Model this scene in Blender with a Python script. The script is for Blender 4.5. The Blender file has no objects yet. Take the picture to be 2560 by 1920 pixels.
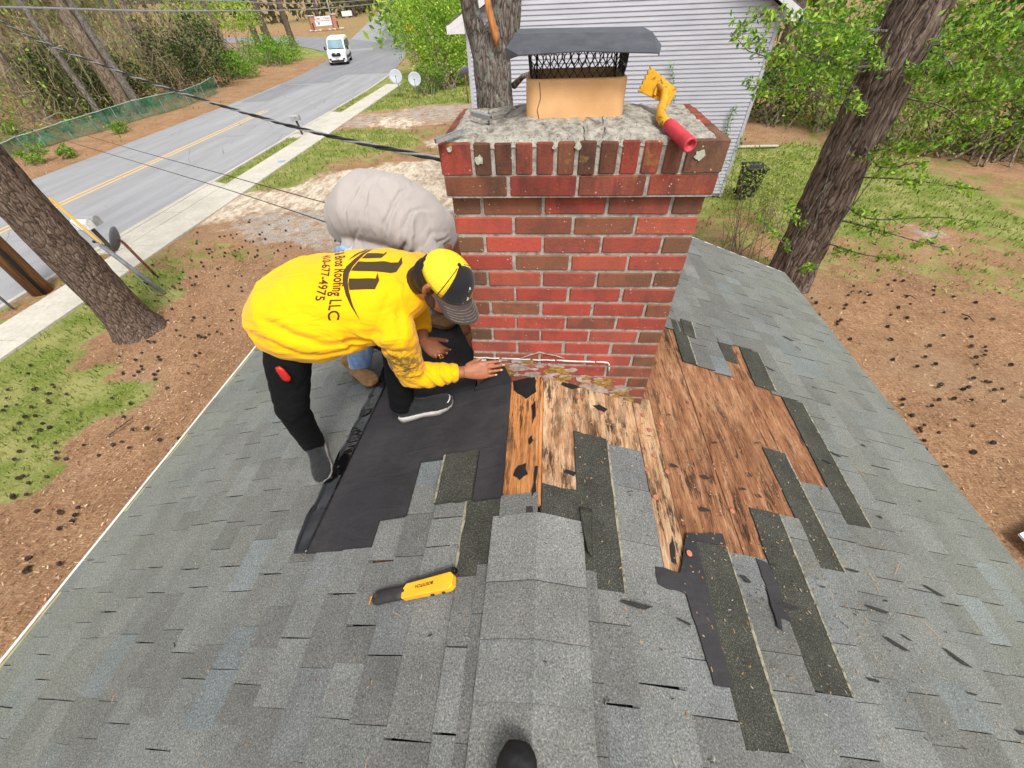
import bpy, bmesh, math, random
import numpy as np
from mathutils import Vector, Matrix, noise
from mathutils.bvhtree import BVHTree

random.seed(7); RNG = np.random.default_rng(7)
SC = bpy.context.scene
COL = SC.collection
rad = math.radians

# ------------------------------------------------------------------ camera
FPX = 973.49                                  # focal length for a 2560 px wide picture
CAM = Vector((-0.00493, -1.30713, 1.28923))   # ridge of the roof is z = 0, x = 0
CR = Vector((0.99706724, 0.06955041, -0.03193204))
CU = Vector((-0.02771118, 0.7170355, 0.6964856))
CF = Vector((-0.07133726, 0.6935581, -0.71685993))
cd = bpy.data.cameras.new('camera')
cam = bpy.data.objects.new('camera', cd); COL.objects.link(cam)
cd.sensor_width = 36.0; cd.lens = FPX / 2560 * 36.0
cd.clip_start = 0.02; cd.clip_end = 2000
cam.matrix_world = Matrix(((CR.x, CU.x, -CF.x, CAM.x), (CR.y, CU.y, -CF.y, CAM.y), (CR.z, CU.z, -CF.z, CAM.z), (0, 0, 0, 1)))
SC.camera = cam

# ------------------------------------------------------------------ light
SUN_EL, SUN_AZ = rad(58), rad(150)            # azimuth from +y towards +x
W = bpy.data.worlds.new('World'); SC.world = W; W.use_nodes = True
wn = W.node_tree.nodes; wl = W.node_tree.links
for n in list(wn): wn.remove(n)
wo = wn.new('ShaderNodeOutputWorld'); wb = wn.new('ShaderNodeBackground')
ws = wn.new('ShaderNodeTexSky'); ws.sky_type = 'NISHITA'; ws.sun_disc = False
ws.sun_elevation = SUN_EL; ws.sun_rotation = SUN_AZ
ws.air_density = 1.0; ws.dust_density = 4.0; ws.ozone_density = 1.0
wh = wn.new('ShaderNodeHueSaturation'); wh.inputs['Saturation'].default_value = 0.12   # cloud cover greys the sky
wl.new(ws.outputs[0], wh.inputs['Color']); wl.new(wh.outputs[0], wb.inputs[0])
wb.inputs[1].default_value = 0.135
wl.new(wb.outputs[0], wo.inputs[0])
sd = bpy.data.lights.new('sun', 'SUN'); sd.energy = 1.6; sd.angle = rad(18); sd.color = (1, 0.965, 0.91)
sun = bpy.data.objects.new('sun', sd); COL.objects.link(sun)
sdir = Vector((math.sin(SUN_AZ) * math.cos(SUN_EL), math.cos(SUN_AZ) * math.cos(SUN_EL), math.sin(SUN_EL)))
sun.rotation_euler = sdir.to_track_quat('Z', 'Y').to_euler(); sun.location = (0, 0, 30)
vs = SC.view_settings
vs.view_transform = 'Standard'; vs.look = 'None'; vs.gamma = 1; vs.use_curve_mapping = False
vs.exposure = 0.70

# ------------------------------------------------------------------ positions
GZ = -4.0                                     # ground below the ridge
SL = 0.3687; SA = math.atan(SL); CA, SNA = math.cos(SA), math.sin(SA)
K = 2560 / 2212
def ray(u, v): return CF + CR * ((u * K - 1280) / FPX) + CU * ((960 - v * K) / FPX)
def gp(u, v, z=GZ):                           # the ground point seen at (u, v) of a 2212 px wide picture
    d = ray(u, v); return CAM + d * ((z - CAM.z) / d.z)
def rp(side, u, y, h=0.0):                    # roof: slope distance u from the ridge, along y, h above the deck
    return Vector((side * (u * CA + h * SNA), y, -u * SNA + h * CA))

# ------------------------------------------------------------------ helpers
def tag(o, label=None, cat=None, group=None, kind=None):
    if label: o['label'] = label
    if cat: o['category'] = cat
    if group: o['group'] = group
    if kind: o['kind'] = kind
    return o
def empty(name, loc=(0, 0, 0), label=None, cat=None, group=None, parent=None):
    o = bpy.data.objects.new(name, None); COL.objects.link(o); o.location = loc
    o.empty_display_size = 0.1
    if parent: o.parent = parent
    return tag(o, label, cat, group)
def link(name, me, mat=None, parent=None, smooth=False):
    o = bpy.data.objects.new(name, me); COL.objects.link(o)
    if mat is not None:
        ms = mat if isinstance(mat, (list, tuple)) else [mat]
        if not me.materials:
            for m in ms: me.materials.append(m)
    if smooth: me.polygons.foreach_set('use_smooth', [True] * len(me.polygons))
    if parent:
        o.parent = parent
        w = parent_world(parent)
        o.matrix_parent_inverse = w.inverted()
    return o
def parent_world(p):
    m = p.matrix_basis.copy()
    if p.parent: m = parent_world(p.parent) @ p.matrix_parent_inverse @ m
    return m

class MB:
    """collects shapes in world space and links them as one mesh object"""
    def __init__(s): s.v = []; s.f = []; s.mi = []
    def add(s, vs, fs, mi=0):
        b = len(s.v); s.v += [tuple(p) for p in vs]; s.f += [tuple(i + b for i in f) for f in fs]; s.mi += [mi] * len(fs); return s
    def box(s, c, size, M=None, bev=0.0, mi=0):
        hx, hy, hz = size[0] / 2, size[1] / 2, size[2] / 2
        if bev <= 0:
            vs = [Vector((x * hx, y * hy, z * hz)) for z in (-1, 1) for y in (-1, 1) for x in (-1, 1)]
            fs = [(0, 2, 3, 1), (4, 5, 7, 6), (0, 1, 5, 4), (2, 6, 7, 3), (0, 4, 6, 2), (1, 3, 7, 5)]
        else:
            b = min(bev, hx * .9, hy * .9, hz * .9)
            vs = []
            for z, k in ((-hz, 1), (-hz + b, 0), (hz - b, 0), (hz, 1)):
                x, y = (hx - b, hy - b) if k else (hx, hy)
                cc = b if not k else 0
                if k: ring = [(-x, -y), (x, -y), (x, y), (-x, y)]; ring = [ring[0], ring[0], ring[1], ring[1], ring[2], ring[2], ring[3], ring[3]]
                else: ring = [(-x, -y + b), (-x + b, -y), (x - b, -y), (x, -y + b), (x, y - b), (x - b, y), (-x + b, y), (-x, y - b)]
                if k: ring = [(-hx + b, -hy + 2 * b), (-hx + 2 * b, -hy + b), (hx - 2 * b, -hy + b), (hx - b, -hy + 2 * b), (hx - b, hy - 2 * b), (hx - 2 * b, hy - b), (-hx + 2 * b, hy - b), (-hx + b, hy - 2 * b)]
                vs += [Vector((p[0], p[1], z)) for p in ring]
            fs = [tuple(reversed(range(8))), tuple(range(24, 32))]
            for r in range(3):
                for i in range(8): j = (i + 1) % 8; fs.append((r * 8 + i, r * 8 + j, r * 8 + 8 + j, r * 8 + 8 + i))
        if M is not None: vs = [M @ p for p in vs]
        return s.add([p + Vector(c) for p in vs], fs, mi)
    def tube(s, pts, rr, n=8, cap=True, mi=0, ref=None, ry=None):
        pts = [Vector(p) for p in pts]
        if not isinstance(rr, (list, tuple)): rr = [rr] * len(pts)
        if ry is None: ry = rr
        elif not isinstance(ry, (list, tuple)): ry = [ry] * len(pts)
        vs = []; prev = None
        for i, p in enumerate(pts):
            d = (pts[min(i + 1, len(pts) - 1)] - pts[max(i - 1, 0)])
            d = d.normalized() if d.length > 1e-9 else Vector((0, 0, 1))
            if ref is not None:
                r = ref[i] if isinstance(ref, list) else ref
                a = Vector(r); a = (a - d * a.dot(d)).normalized()
            elif prev is None:
                a = d.orthogonal().normalized()
            else:
                a = (prev - d * prev.dot(d)).normalized()
            prev = a; b = d.cross(a)
            for k in range(n):
                t = 2 * math.pi * k / n; vs.append(p + a * (math.cos(t) * rr[i]) + b * (math.sin(t) * ry[i]))
        fs = []
        for i in range(len(pts) - 1):
            for k in range(n): j = (k + 1) % n; fs.append((i * n + k, i * n + j, i * n + n + j, i * n + n + k))
        if cap: fs.append(tuple(reversed(range(n)))); fs.append(tuple(range((len(pts) - 1) * n, len(pts) * n)))
        return s.add(vs, fs, mi)
    def ball(s, c, r, M=None, n=12, m=8, mi=0):
        r = r if isinstance(r, (list, tuple)) else (r, r, r); c = Vector(c)
        vs = [Vector((0, 0, -r[2]))]
        for i in range(1, m):
            a = -math.pi / 2 + math.pi * i / m
            for k in range(n):
                t = 2 * math.pi * k / n; vs.append(Vector((r[0] * math.cos(a) * math.cos(t), r[1] * math.cos(a) * math.sin(t), r[2] * math.sin(a))))
        vs.append(Vector((0, 0, r[2]))); fs = []
        for k in range(n): fs.append((0, 1 + (k + 1) % n, 1 + k))
        for i in range(m - 2):
            for k in range(n): j = (k + 1) % n; a = 1 + i * n; fs.append((a + k, a + j, a + n + j, a + n + k))
        a = 1 + (m - 2) * n
        for k in range(n): fs.append((a + k, a + (k + 1) % n, len(vs) - 1))
        if M is not None: vs = [M @ p for p in vs]
        return s.add([p + c for p in vs], fs, mi)
    def prism(s, poly, off, mi=0):             # a planar outline of 3-D points and its copy at an offset
        n = len(poly); p0 = [Vector(p) for p in poly]; off = Vector(off)
        fs = [tuple(reversed(range(n))), tuple(range(n, 2 * n))] + [(i, (i + 1) % n, n + (i + 1) % n, n + i) for i in range(n)]
        return s.add(p0 + [p + off for p in p0], fs, mi)
    def build(s, name, mat=None, parent=None, smooth=False, fix=True):
        me = bpy.data.meshes.new(name); me.from_pydata([tuple(p) for p in s.v], [], s.f)
        if any(s.mi): me.polygons.foreach_set('material_index', s.mi)
        if fix:
            bm = bmesh.new(); bm.from_mesh(me); bmesh.ops.recalc_face_normals(bm, faces=bm.faces); bm.to_mesh(me); bm.free()
        return link(name, me, mat, parent, smooth)

def npmesh(name, V, F, cols=None, mats=None, mi=None):
    """mesh from numpy arrays: V (n,3), F (m,k); cols (m,3) one colour per face"""
    me = bpy.data.meshes.new(name); m, k = F.shape
    me.vertices.add(len(V)); me.vertices.foreach_set('co', np.ascontiguousarray(V, np.float32).ravel())
    me.loops.add(m * k); me.loops.foreach_set('vertex_index', np.ascontiguousarray(F, np.int32).ravel())
    me.polygons.add(m); me.polygons.foreach_set('loop_start', np.arange(0, m * k, k, dtype=np.int32))
    if mi is not None: me.polygons.foreach_set('material_index', np.ascontiguousarray(mi, np.int32))
    me.update(calc_edges=True); me.shade_flat()
    if cols is not None:
        at = me.color_attributes.new('tint', 'FLOAT_COLOR', 'CORNER')
        c = np.ones((m, k, 4), np.float32); c[:, :, :3] = cols[:, None, :]
        at.data.foreach_set('color', c.ravel())
    return me

def remesh(mb, voxel, smooth=3, factor=0.5):
    """melts overlapping closed shapes into one continuous surface"""
    me = bpy.data.meshes.new('tmp'); me.from_pydata([tuple(p) for p in mb.v], [], mb.f)
    bm = bmesh.new(); bm.from_mesh(me); bmesh.ops.recalc_face_normals(bm, faces=bm.faces); bm.to_mesh(me); bm.free()
    o = bpy.data.objects.new('tmp', me); COL.objects.link(o)
    m = o.modifiers.new('r', 'REMESH'); m.mode = 'VOXEL'; m.voxel_size = voxel; m.adaptivity = 0
    if smooth:
        q = o.modifiers.new('s', 'SMOOTH'); q.factor = factor; q.iterations = smooth
    dg = bpy.context.evaluated_depsgraph_get()
    res = bpy.data.meshes.new_from_object(o.evaluated_get(dg)); bpy.data.objects.remove(o); bpy.data.meshes.remove(me)
    res.materials.clear()
    return res

# ------------------------------------------------------------------ materials
def lin(r, g, b):
    f = lambda c: (c / 255 / 12.92) if c <= 10 else ((c / 255 + .055) / 1.055) ** 2.4
    return (f(r), f(g), f(b))
class NT:
    def __init__(s, name):
        s.m = bpy.data.materials.new(name); s.m.use_nodes = True
        s.n = s.m.node_tree.nodes; s.l = s.m.node_tree.links
        s.b = s.n['Principled BSDF']; s.out = s.n['Material Output']
        s.tc = None
    def new(s, t, **kw):
        x = s.n.new(t)
        for k, v in kw.items(): setattr(x, k, v)
        return x
    def coord(s, which='Object'):
        if s.tc is None: s.tc = s.new('ShaderNodeTexCoord')
        return s.tc.outputs[which]
    def pos(s):
        if not hasattr(s, 'geo'): s.geo = s.new('ShaderNodeNewGeometry')
        return s.geo.outputs['Position']
    def mapping(s, src, scale=(1, 1, 1), rot=(0, 0, 0), loc=(0, 0, 0)):
        x = s.new('ShaderNodeMapping'); x.inputs['Scale'].default_value = scale; x.inputs['Rotation'].default_value = rot; x.inputs['Location'].default_value = loc
        s.l.new(src, x.inputs['Vector']); return x.outputs[0]
    def noise(s, src, scale, detail=4, rough=.55, dist=0.0, out=0):
        x = s.new('ShaderNodeTexNoise'); x.inputs['Scale'].default_value = scale; x.inputs['Detail'].default_value = detail
        x.inputs['Roughness'].default_value = rough; x.inputs['Distortion'].default_value = dist
        s.l.new(src, x.inputs['Vector']); return x.outputs[out]
    def voro(s, src, scale, out='Distance', feature='F1', rnd=1.0):
        x = s.new('ShaderNodeTexVoronoi'); x.feature = feature; x.inputs['Scale'].default_value = scale; x.inputs['Randomness'].default_value = rnd
        s.l.new(src, x.inputs['Vector']); return x.outputs[out]
    def ramp(s, fac, stops, interp='LINEAR'):
        x = s.new('ShaderNodeValToRGB'); cr = x.color_ramp; cr.interpolation = interp
        while len(cr.elements) < len(stops): cr.elements.new(0.5)
        for e, (p, c) in zip(cr.elements, stops):
            e.position = p; e.color = (*c, 1) if isinstance(c, (tuple, list)) else (c, c, c, 1)
        s.l.new(fac, x.inputs[0]); return x.outputs[0]
    def mix(s, fac, a, b, mode='MIX'):
        x = s.new('ShaderNodeMix'); x.data_type = 'RGBA'; x.blend_type = mode
        for sock, val in ((x.inputs[0], fac), (x.inputs[6], a), (x.inputs[7], b)):
            if isinstance(val, (int, float)): sock.default_value = val
            elif isinstance(val, (tuple, list)): sock.default_value = (*val, 1) if len(val) == 3 else val
            else: s.l.new(val, sock)
        return x.outputs[2]
    def math(s, op, a, b=None):
        x = s.new('ShaderNodeMath'); x.operation = op
        for i, val in enumerate((a, b)):
            if val is None: continue
            if isinstance(val, (int, float)): x.inputs[i].default_value = val
            else: s.l.new(val, x.inputs[i])
        return x.outputs[0]
    def sep(s, src, i):
        x = s.new('ShaderNodeSeparateXYZ'); s.l.new(src, x.inputs[0]); return x.outputs[i]
    def attr(s, name, out='Color'):
        x = s.new('ShaderNodeAttribute'); x.attribute_name = name; return x.outputs[out]
    def objinfo(s, out): x = s.new('ShaderNodeObjectInfo'); return x.outputs[out]
    def color(s, c): 
        if isinstance(c, (tuple, list)): s.b.inputs['Base Color'].default_value = (*c, 1)
        else: s.l.new(c, s.b.inputs['Base Color'])
        return s
    def rough(s, r):
        if isinstance(r, (int, float)): s.b.inputs['Roughness'].default_value = r
        else: s.l.new(r, s.b.inputs['Roughness'])
        return s
    def spec(s, v): s.b.inputs['Specular IOR Level'].default_value = v; return s
    def metal(s, v): s.b.inputs['Metallic'].default_value = v; return s
    def bump(s, h, strength=.4, dist=.01):
        x = s.new('ShaderNodeBump'); x.inputs['Strength'].default_value = strength; x.inputs['Distance'].default_value = dist
        s.l.new(h, x.inputs['Height']); s.l.new(x.outputs[0], s.b.inputs['Normal']); return s

def simple(name, col, rough=.6, metal=0.0, spec=.4, var=.12, scale=12, bump=.15, bscale=60, bdist=.003):
    """plain surface with a little unevenness of tone and relief"""
    t = NT(name); p = t.pos()
    n = t.noise(p, scale, 5)
    c2 = tuple(max(0, c * (1 - var * 2.2)) for c in col); c3 = tuple(min(1, c * (1 + var)) for c in col)
    t.color(t.ramp(n, [(.3, c2), (.55, col), (.75, c3)])).rough(rough).metal(metal).spec(spec)
    if bump: t.bump(t.noise(p, bscale, 4), bump, bdist)
    return t.m
# ================================================================== ROOF MATERIALS
def shingle_mat(name, src):
    """mineral granules; src 'obj' reads the object's colour, 'att' the face tint"""
    t = NT(name); p = t.pos()
    tint = t.objinfo('Color') if src == 'obj' else t.attr('tint')
    g = t.noise(p, 210, 3, .7)
    gran = t.ramp(g, [(.28, .30), (.42, .78), (.57, 1.15), (.70, 2.0)])
    c = t.mix(1.0, tint, gran, 'MULTIPLY')
    blot = t.ramp(t.noise(p, 5.5, 5, .6), [(.3, .80), (.7, 1.10)])
    c = t.mix(1.0, c, blot, 'MULTIPLY')
    # lichen-green cast spreading from the eaves side
    y = t.math('MULTIPLY', t.sep(p, 0), 1.0)
    e = t.math('ABSOLUTE', y)
    m = t.math('MULTIPLY', t.ramp(e, [(.0, 0.0), (1.0, 1.0)]), 1.0)
    far = t.new('ShaderNodeMapRange'); far.inputs[1].default_value = 0.9; far.inputs[2].default_value = 2.6
    t.l.new(e, far.inputs[0])
    lich = t.math('MULTIPLY', far.outputs[0], t.ramp(t.noise(p, 2.2, 4), [(.25, .25), (.7, 1.0)]))
    c = t.mix(t.math('MULTIPLY', lich, .62), c, t.mix(1.0, lin(122, 126, 113), gran, 'MULTIPLY'))
    t.color(c).rough(.92).spec(.18)
    t.bump(g, .55, .003)
    return t.m
M_SH_O = shingle_mat('shingle_granules', 'obj'); M_SH_A = shingle_mat('shingle_granules_field', 'att')
def dark_mat():
    t = NT('unweathered_granules'); p = t.pos()
    g = t.noise(p, 260, 2, .65)
    c = t.ramp(g, [(.3, lin(38, 38, 35)), (.5, lin(62, 62, 56)), (.62, lin(80, 80, 72)), (.74, lin(128, 126, 112))])
    c = t.mix(1.0, c, t.ramp(t.noise(p, 9, 4), [(.3, .72), (.7, 1.1)]), 'MULTIPLY')
    t.color(c).rough(.95).spec(.15).bump(g, .5, .003); return t.m
M_DARK = dark_mat()
def felt_mat():
    t = NT('black_underlayment'); p = t.pos()
    g = t.noise(p, 420, 2)
    c = t.ramp(g, [(.3, lin(36, 35, 37)), (.6, lin(50, 48, 51)), (.8, lin(72, 71, 73))])
    c = t.mix(1.0, c, t.ramp(t.noise(p, 3, 5), [(.3, .86), (.7, 1.08)]), 'MULTIPLY')
    dust = t.ramp(t.noise(p, 2.4, 6, .7), [(.45, 0.0), (.75, .30)]); c = t.mix(dust, c, lin(92, 88, 86))
    t.color(c).rough(.85).spec(.25).bump(t.noise(t.mapping(p, (2, 7, 4)), 1.6, 3, .5, 1.0), .5, .02); return t.m
M_FELT = felt_mat()
def tarstrip_mat():
    t = NT('glossy_release_film'); p = t.pos()
    w = t.noise(t.mapping(p, (6, 40, 6)), 1.0, 3)
    t.color(lin(12, 12, 13)).rough(t.ramp(t.noise(p, 6, 3), [(.3, .02), (.7, .06)])).spec(.6); t.b.inputs['IOR'].default_value = 1.55
    t.bump(t.noise(t.mapping(p, (3.0, 12, 3.0)), 1.0, 2), .4, .02); return t.m
M_TAR = tarstrip_mat()
def ply_mat(name, cols, stain, sx=1.0, dark=.0):
    t = NT(name); p = t.pos()
    gr = t.noise(t.mapping(p, (16, 2.6, 16)), 1.0, 6, .65, 1.2)
    fine = t.noise(t.mapping(p, (150, 13, 150)), 1.0, 5, .8, .6)
    m = t.math('ADD', t.math('MULTIPLY', gr, .5), t.math('MULTIPLY', fine, .5))
    c = t.ramp(m, [(.33, cols[0]), (.43, cols[1]), (.53, cols[2]), (.64, cols[3])])
    blk = t.ramp(t.noise(t.mapping(p, (30 * sx, 5, 30 * sx)), 1.0, 8, .8), [(stain, 0.0), (stain + .06, 1.0)])
    zone = t.ramp(t.noise(t.mapping(p, (1.5, 1, 1)), 4.5, 4, .6), [(.38, .30), (.58, 1.0)])
    c = t.mix(t.math('MULTIPLY', t.math('MULTIPLY', blk, zone), .9), c, lin(38, 30, 26))
    big = t.ramp(t.noise(p, 2.6, 5, .65), [(.35, .80), (.65, 1.08)])
    c = t.mix(1.0, c, big, 'MULTIPLY')
    t.color(c).rough(.88).spec(.15).bump(fine, .9, .006); return t.m
M_PLY_L = ply_mat('weathered_plywood_light', [lin(96, 66, 46), lin(164, 120, 84), lin(190, 156, 122), lin(212, 186, 154)], .485)
M_PLY_D = ply_mat('weathered_plywood_brown', [lin(66, 40, 28), lin(118, 78, 54), lin(150, 106, 76), lin(178, 142, 110)], .515)
M_PLY_O = ply_mat('orange_pine_board', [lin(134, 84, 46), lin(190, 126, 74), lin(206, 144, 90), lin(214, 162, 110)], .485, 2.2)
M_TARBLACK = simple('tar_residue', lin(26, 24, 24), .7, var=.3)
M_EDGE = simple('shingle_cut_edge', lin(136, 131, 112), .9, var=.35, scale=60)
M_GUTTER = simple('white_gutter_paint', lin(205, 203, 196), .5, var=.12, scale=5)
M_DRIP = simple('yellowed_drip_edge', lin(168, 158, 108), .6, var=.15, scale=9)
M_SIDEWALL = simple('house_wall_paint', lin(196, 194, 186), .7)

# ================================================================== THE HOUSE WE STAND ON
house = empty('house', (0, 0, GZ), 'grey shingled house roof with stripped deck around its red brick chimney', 'house')
YN, YFAR = -4.2, 2.57
UL, UR = 2.755, 2.685                          # slope lengths of the two sides
# walls and gables below the roof
mb = MB()
for x0, x1, sgn in ((-2.28, -2.18, -1), (2.12, 2.22, 1)):
    mb.box(((x0 + x1) / 2, (YN + YFAR) / 2 , (GZ - 1.02) / 2), (.1, YFAR - YN - .6, abs(GZ) - 1.02))
for yy in (YN + .35, YFAR - .35):
    mb.prism([(-2.28, yy, GZ), (2.22, yy, GZ), (2.22, yy, -1.0), (0, yy, -.12), (-2.28, yy, -1.0)], (0, .08, 0))
mb.build('wall', M_SIDEWALL, house)
# roof deck: structural sheet under everything
mb = MB()
for sd_, U in ((-1, UL), (1, UR)):
    a, b, c, d = rp(sd_, .012, YN, -.022), rp(sd_, U, YN, -.022), rp(sd_, U, YFAR, -.022), rp(sd_, .012, YFAR, -.022)
    mb.prism([a, b, c, d], rp(sd_, 0, 0, -.02) - rp(sd_, 0, 0, 0))
roof = mb.build('roof', M_TARBLACK, house)
tag(roof, 'grey asphalt shingle roof, stripped around the chimney')
def sheet(sd_, poly, h, th):                   # slab on the roof slope from (u, y) outline
    m = MB(); P = [rp(sd_, u, y, h) for u, y in poly]; m.prism(P, rp(sd_, 0, 0, -th) - rp(sd_, 0, 0, 0)); return m
# exposed sheathing boards
def board(sd_, u0, u1, y0, y1, mat, name='deck_board', h=0.0):
    sheet(sd_, [(u0, y0), (u1, y0), (u1, y1), (u0, y1)], h, .016).build(name, mat, roof)
board(1, .014, .478, -1.0, 1.3, M_PLY_L, 'plywood_sheet')
board(1, .482, .585, -1.0, .05, M_PLY_L, 'deck_board', .001)
board(1, .482, .585, .054, 1.3, M_PLY_D, 'deck_board', .001)
board(1, .589, .86, -1.0, 1.3, M_PLY_D, 'plywood_sheet')
board(1, .864, 1.23, -1.0, 1.3, M_PLY_D, 'plywood_sheet', .0015)
board(1, 1.234, 1.75, -1.0, 1.3, M_PLY_D, 'plywood_sheet')
board(-1, .006, .150, -.80, .6, M_PLY_O, 'deck_board', .003)
board(-1, .154, .60, -.80, 1.3, M_PLY_D, 'plywood_sheet')
board(-1, .604, 1.2, -.80, 1.3, M_PLY_D, 'plywood_sheet')
# metal strip in the open ridge slot
mb = MB(); mb.box((.004, -.33, -.012), (.012, .64, .012)); mb.build('ridge_board', M_PLY_O, roof)

# ---- shingle tabs, course by course
LB = [0, .142, .275, .425, .555, .68, .82]
while LB[-1] < UL - .02: LB.append(min(LB[-1] + .1405, UL))
RB = [0, .155, .31, .47, .625, .785, .955, 1.115, 1.235, 1.37, 1.535, 1.70]
while RB[-1] < UR - .02: RB.append(min(RB[-1] + .150, UR))
L_ALLOW = {0: [(YN, -.60), (1.3, YFAR)], 1: [(YN, -.88), (1.3, YFAR)], 2: [(YN, -.60), (1.3, YFAR)], 3: [(YN, -.38), (1.3, YFAR)],
           4: [(YN, -.63), (1.3, YFAR)], 5: [(YN, -.74), (1.3, YFAR)]}
R_ALLOW = {0: [(YN, -.70), (.75, YFAR)], 1: [(YN, -.895), (.75, YFAR)], 2: [(YN, -.30), (.75, YFAR)], 3: [(YN, -.80), (.72, YFAR)],
           4: [(YN, -1.24), (.70, YFAR)], 5: [(YN, -.67), (.76, YFAR)], 6: [(YN, -1.08), (.46, YFAR)], 7: [(YN, -.44), (.45, YFAR)],
           8: [(YN, -.65), (.80, YFAR)], 9: [(YN, -.22), (.83, YFAR)], 10: [(YN, -.40), (.42, YFAR)]}
PAL = [lin(108, 109, 107), lin(112, 113, 110), lin(104, 104, 101), lin(115, 116, 113), lin(109, 111, 110), lin(101, 101, 98), lin(109, 109, 105)]
BLUE = [lin(114, 119, 120), lin(110, 115, 116)]
tabs = []
rs = random.Random(11)
for sd_, B, AL in ((-1, LB, L_ALLOW), (1, RB, R_ALLOW)):
    for i in range(len(B) - 1):
        ctint = rs.uniform(.90, 1.0)
        for (y0, y1) in AL.get(i, [(YN, YFAR)]):
            y = y0
            if y0 == YN: y -= rs.random() * .15
            while y < y1 - 1e-4:
                w = rs.choice((.105, .135, .165, .19, .22))
                e = min(y + w, y1)
                if y1 - e < .05: e = y1
                s0 = max(y, YN)
                if e > s0 + .01:
                    col = Vector(rs.choice(PAL)) if rs.random() > .07 else Vector(rs.choice(BLUE))
                    col = col * rs.uniform(.93, 1.05) * ctint
                    tabs.append((sd_, i, B[i], B[i + 1], s0, e, rs.choice((0, 0, .001, .002)), rs.choice((.0008, .0012, .0022, .0032)), col))
                y = e
def tab_geo(tb):
    sd_, i, u0, u1, y0, y1, lift, gap, col = tb
    top = u0 - (.02 if i else 0.0); j = rs.uniform(-.003, .003)
    sk = rs.uniform(-.004, .004)
    a, b = y0 + gap / 2, y1 - gap / 2
    h0, h1 = .003 + lift * .6, .0125 + lift
    if i == 0: h0 = .004
    P = [rp(sd_, top, a, h0), rp(sd_, top, b, h0), rp(sd_, u1 + j, b + sk, h1), rp(sd_, u1 + j, a + sk, h1)]
    Q = [rp(sd_, top, a, h0 - .0035), rp(sd_, top, b, h0 - .0035), rp(sd_, u1 + j, b + sk, h1 - .0045), rp(sd_, u1 + j, a + sk, h1 - .0045)]
    F = [(0, 1, 2, 3), (7, 6, 5, 4), (0, 4, 5, 1), (1, 5, 6, 2), (2, 6, 7, 3), (3, 7, 4, 0)]
    if sd_ > 0: pass
    else: F = [tuple(reversed(f)) for f in F]
    return P + Q, F
def shown(tb):                                 # how large a tab shows, nearest and in frame first
    c = rp(tb[0], (tb[2] + tb[3]) / 2, (tb[4] + tb[5]) / 2); d = c - CAM; z = d.dot(CF)
    if z < .2: return 0
    x, y = d.dot(CR) / z * FPX, d.dot(CU) / z * FPX
    if abs(x) > 1300 or abs(y) > 985: return 0
    return (tb[3] - tb[2]) * (tb[5] - tb[4]) / z ** 2
order = sorted(range(len(tabs)), key=lambda k: -shown(tabs[k]))
indiv = set(order[:296])
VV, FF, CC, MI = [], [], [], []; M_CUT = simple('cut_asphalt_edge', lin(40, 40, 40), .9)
for k, tb in enumerate(tabs):
    P, F = tab_geo(tb)
    if k in indiv:
        me = bpy.data.meshes.new('shingle'); me.from_pydata([tuple(p) for p in P], [], F)
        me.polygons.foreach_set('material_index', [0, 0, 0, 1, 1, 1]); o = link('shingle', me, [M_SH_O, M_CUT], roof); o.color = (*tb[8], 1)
    else:
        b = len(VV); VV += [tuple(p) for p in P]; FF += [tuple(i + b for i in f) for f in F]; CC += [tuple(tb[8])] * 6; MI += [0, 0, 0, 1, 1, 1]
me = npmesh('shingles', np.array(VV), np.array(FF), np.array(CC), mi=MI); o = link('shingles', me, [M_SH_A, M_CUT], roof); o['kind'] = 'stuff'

# ---- courses laid bare: dark headlaps with a pale edge line on the downslope side
def headlap(sd_, u0, u1, y0, y1, skew=0.0, h=.006, edge=True, cut=None):
    poly0 = cut or [(u0, y0), (u1, y0), (u1 + skew, y1), (u0 + skew, y1)]; poly = []
    for pa, pb2 in zip(poly0, poly0[1:] + poly0[:1]):
        nn = max(2, int(math.dist(pa, pb2) / .022))
        for q in range(nn): poly.append((pa[0] + (pb2[0] - pa[0]) * q / nn + rs.uniform(-.0022, .0022), pa[1] + (pb2[1] - pa[1]) * q / nn + rs.uniform(-.003, .003)))
    o = sheet(sd_, poly, h, max(.004, h - .002)).build('bared_shingle', M_DARK, roof)
    if edge:
        m = MB(); n = 14; top = []; bot = []
        for q in range(n + 1):
            t_ = q / n; y = y0 + (y1 - y0) * t_; w = .008 + .006 * noise.noise((y * 14, sd_, u0))
            uu = u1 + skew * t_
            top.append((uu - w, y)); bot.append((uu + .001, y))
        for q in range(n):
            P = [rp(sd_, *top[q], h + .0018), rp(sd_, *bot[q], h + .0024), rp(sd_, *bot[q + 1], h + .0024), rp(sd_, *top[q + 1], h + .0018)]
            m.add(P, [(0, 1, 2, 3)])
        m.build('sealant_line', M_EDGE, o)
    return o
headlap(-1, .142, .292, -.885, -.605, h=.007); headlap(-1, .262, .425, -.603, -.380, h=.026)
headlap(1, .012, .153, 0, 0, edge=False, h=.007, cut=[(.012, -.72), (.190, -.80), (.165, -.68), (.153, -.563), (.012, -.566)])
headlap(1, .153, .311, -.895, -.282, h=.008)
headlap(1, .627, .785, -1.24, -.655, h=.008); headlap(1, .957, 1.118, -1.08, -.443, .02, h=.008)
headlap(1, 1.228, 1.37, -.65, -.06, -.008, h=.008); headlap(1, 1.54, 1.70, -.40, .42, .04, h=.008)
headlap(1, .885, .985, .46, .88, .02, h=.012); headlap(1, 1.40, 1.56, .45, .83, .03, h=.008)
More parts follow.
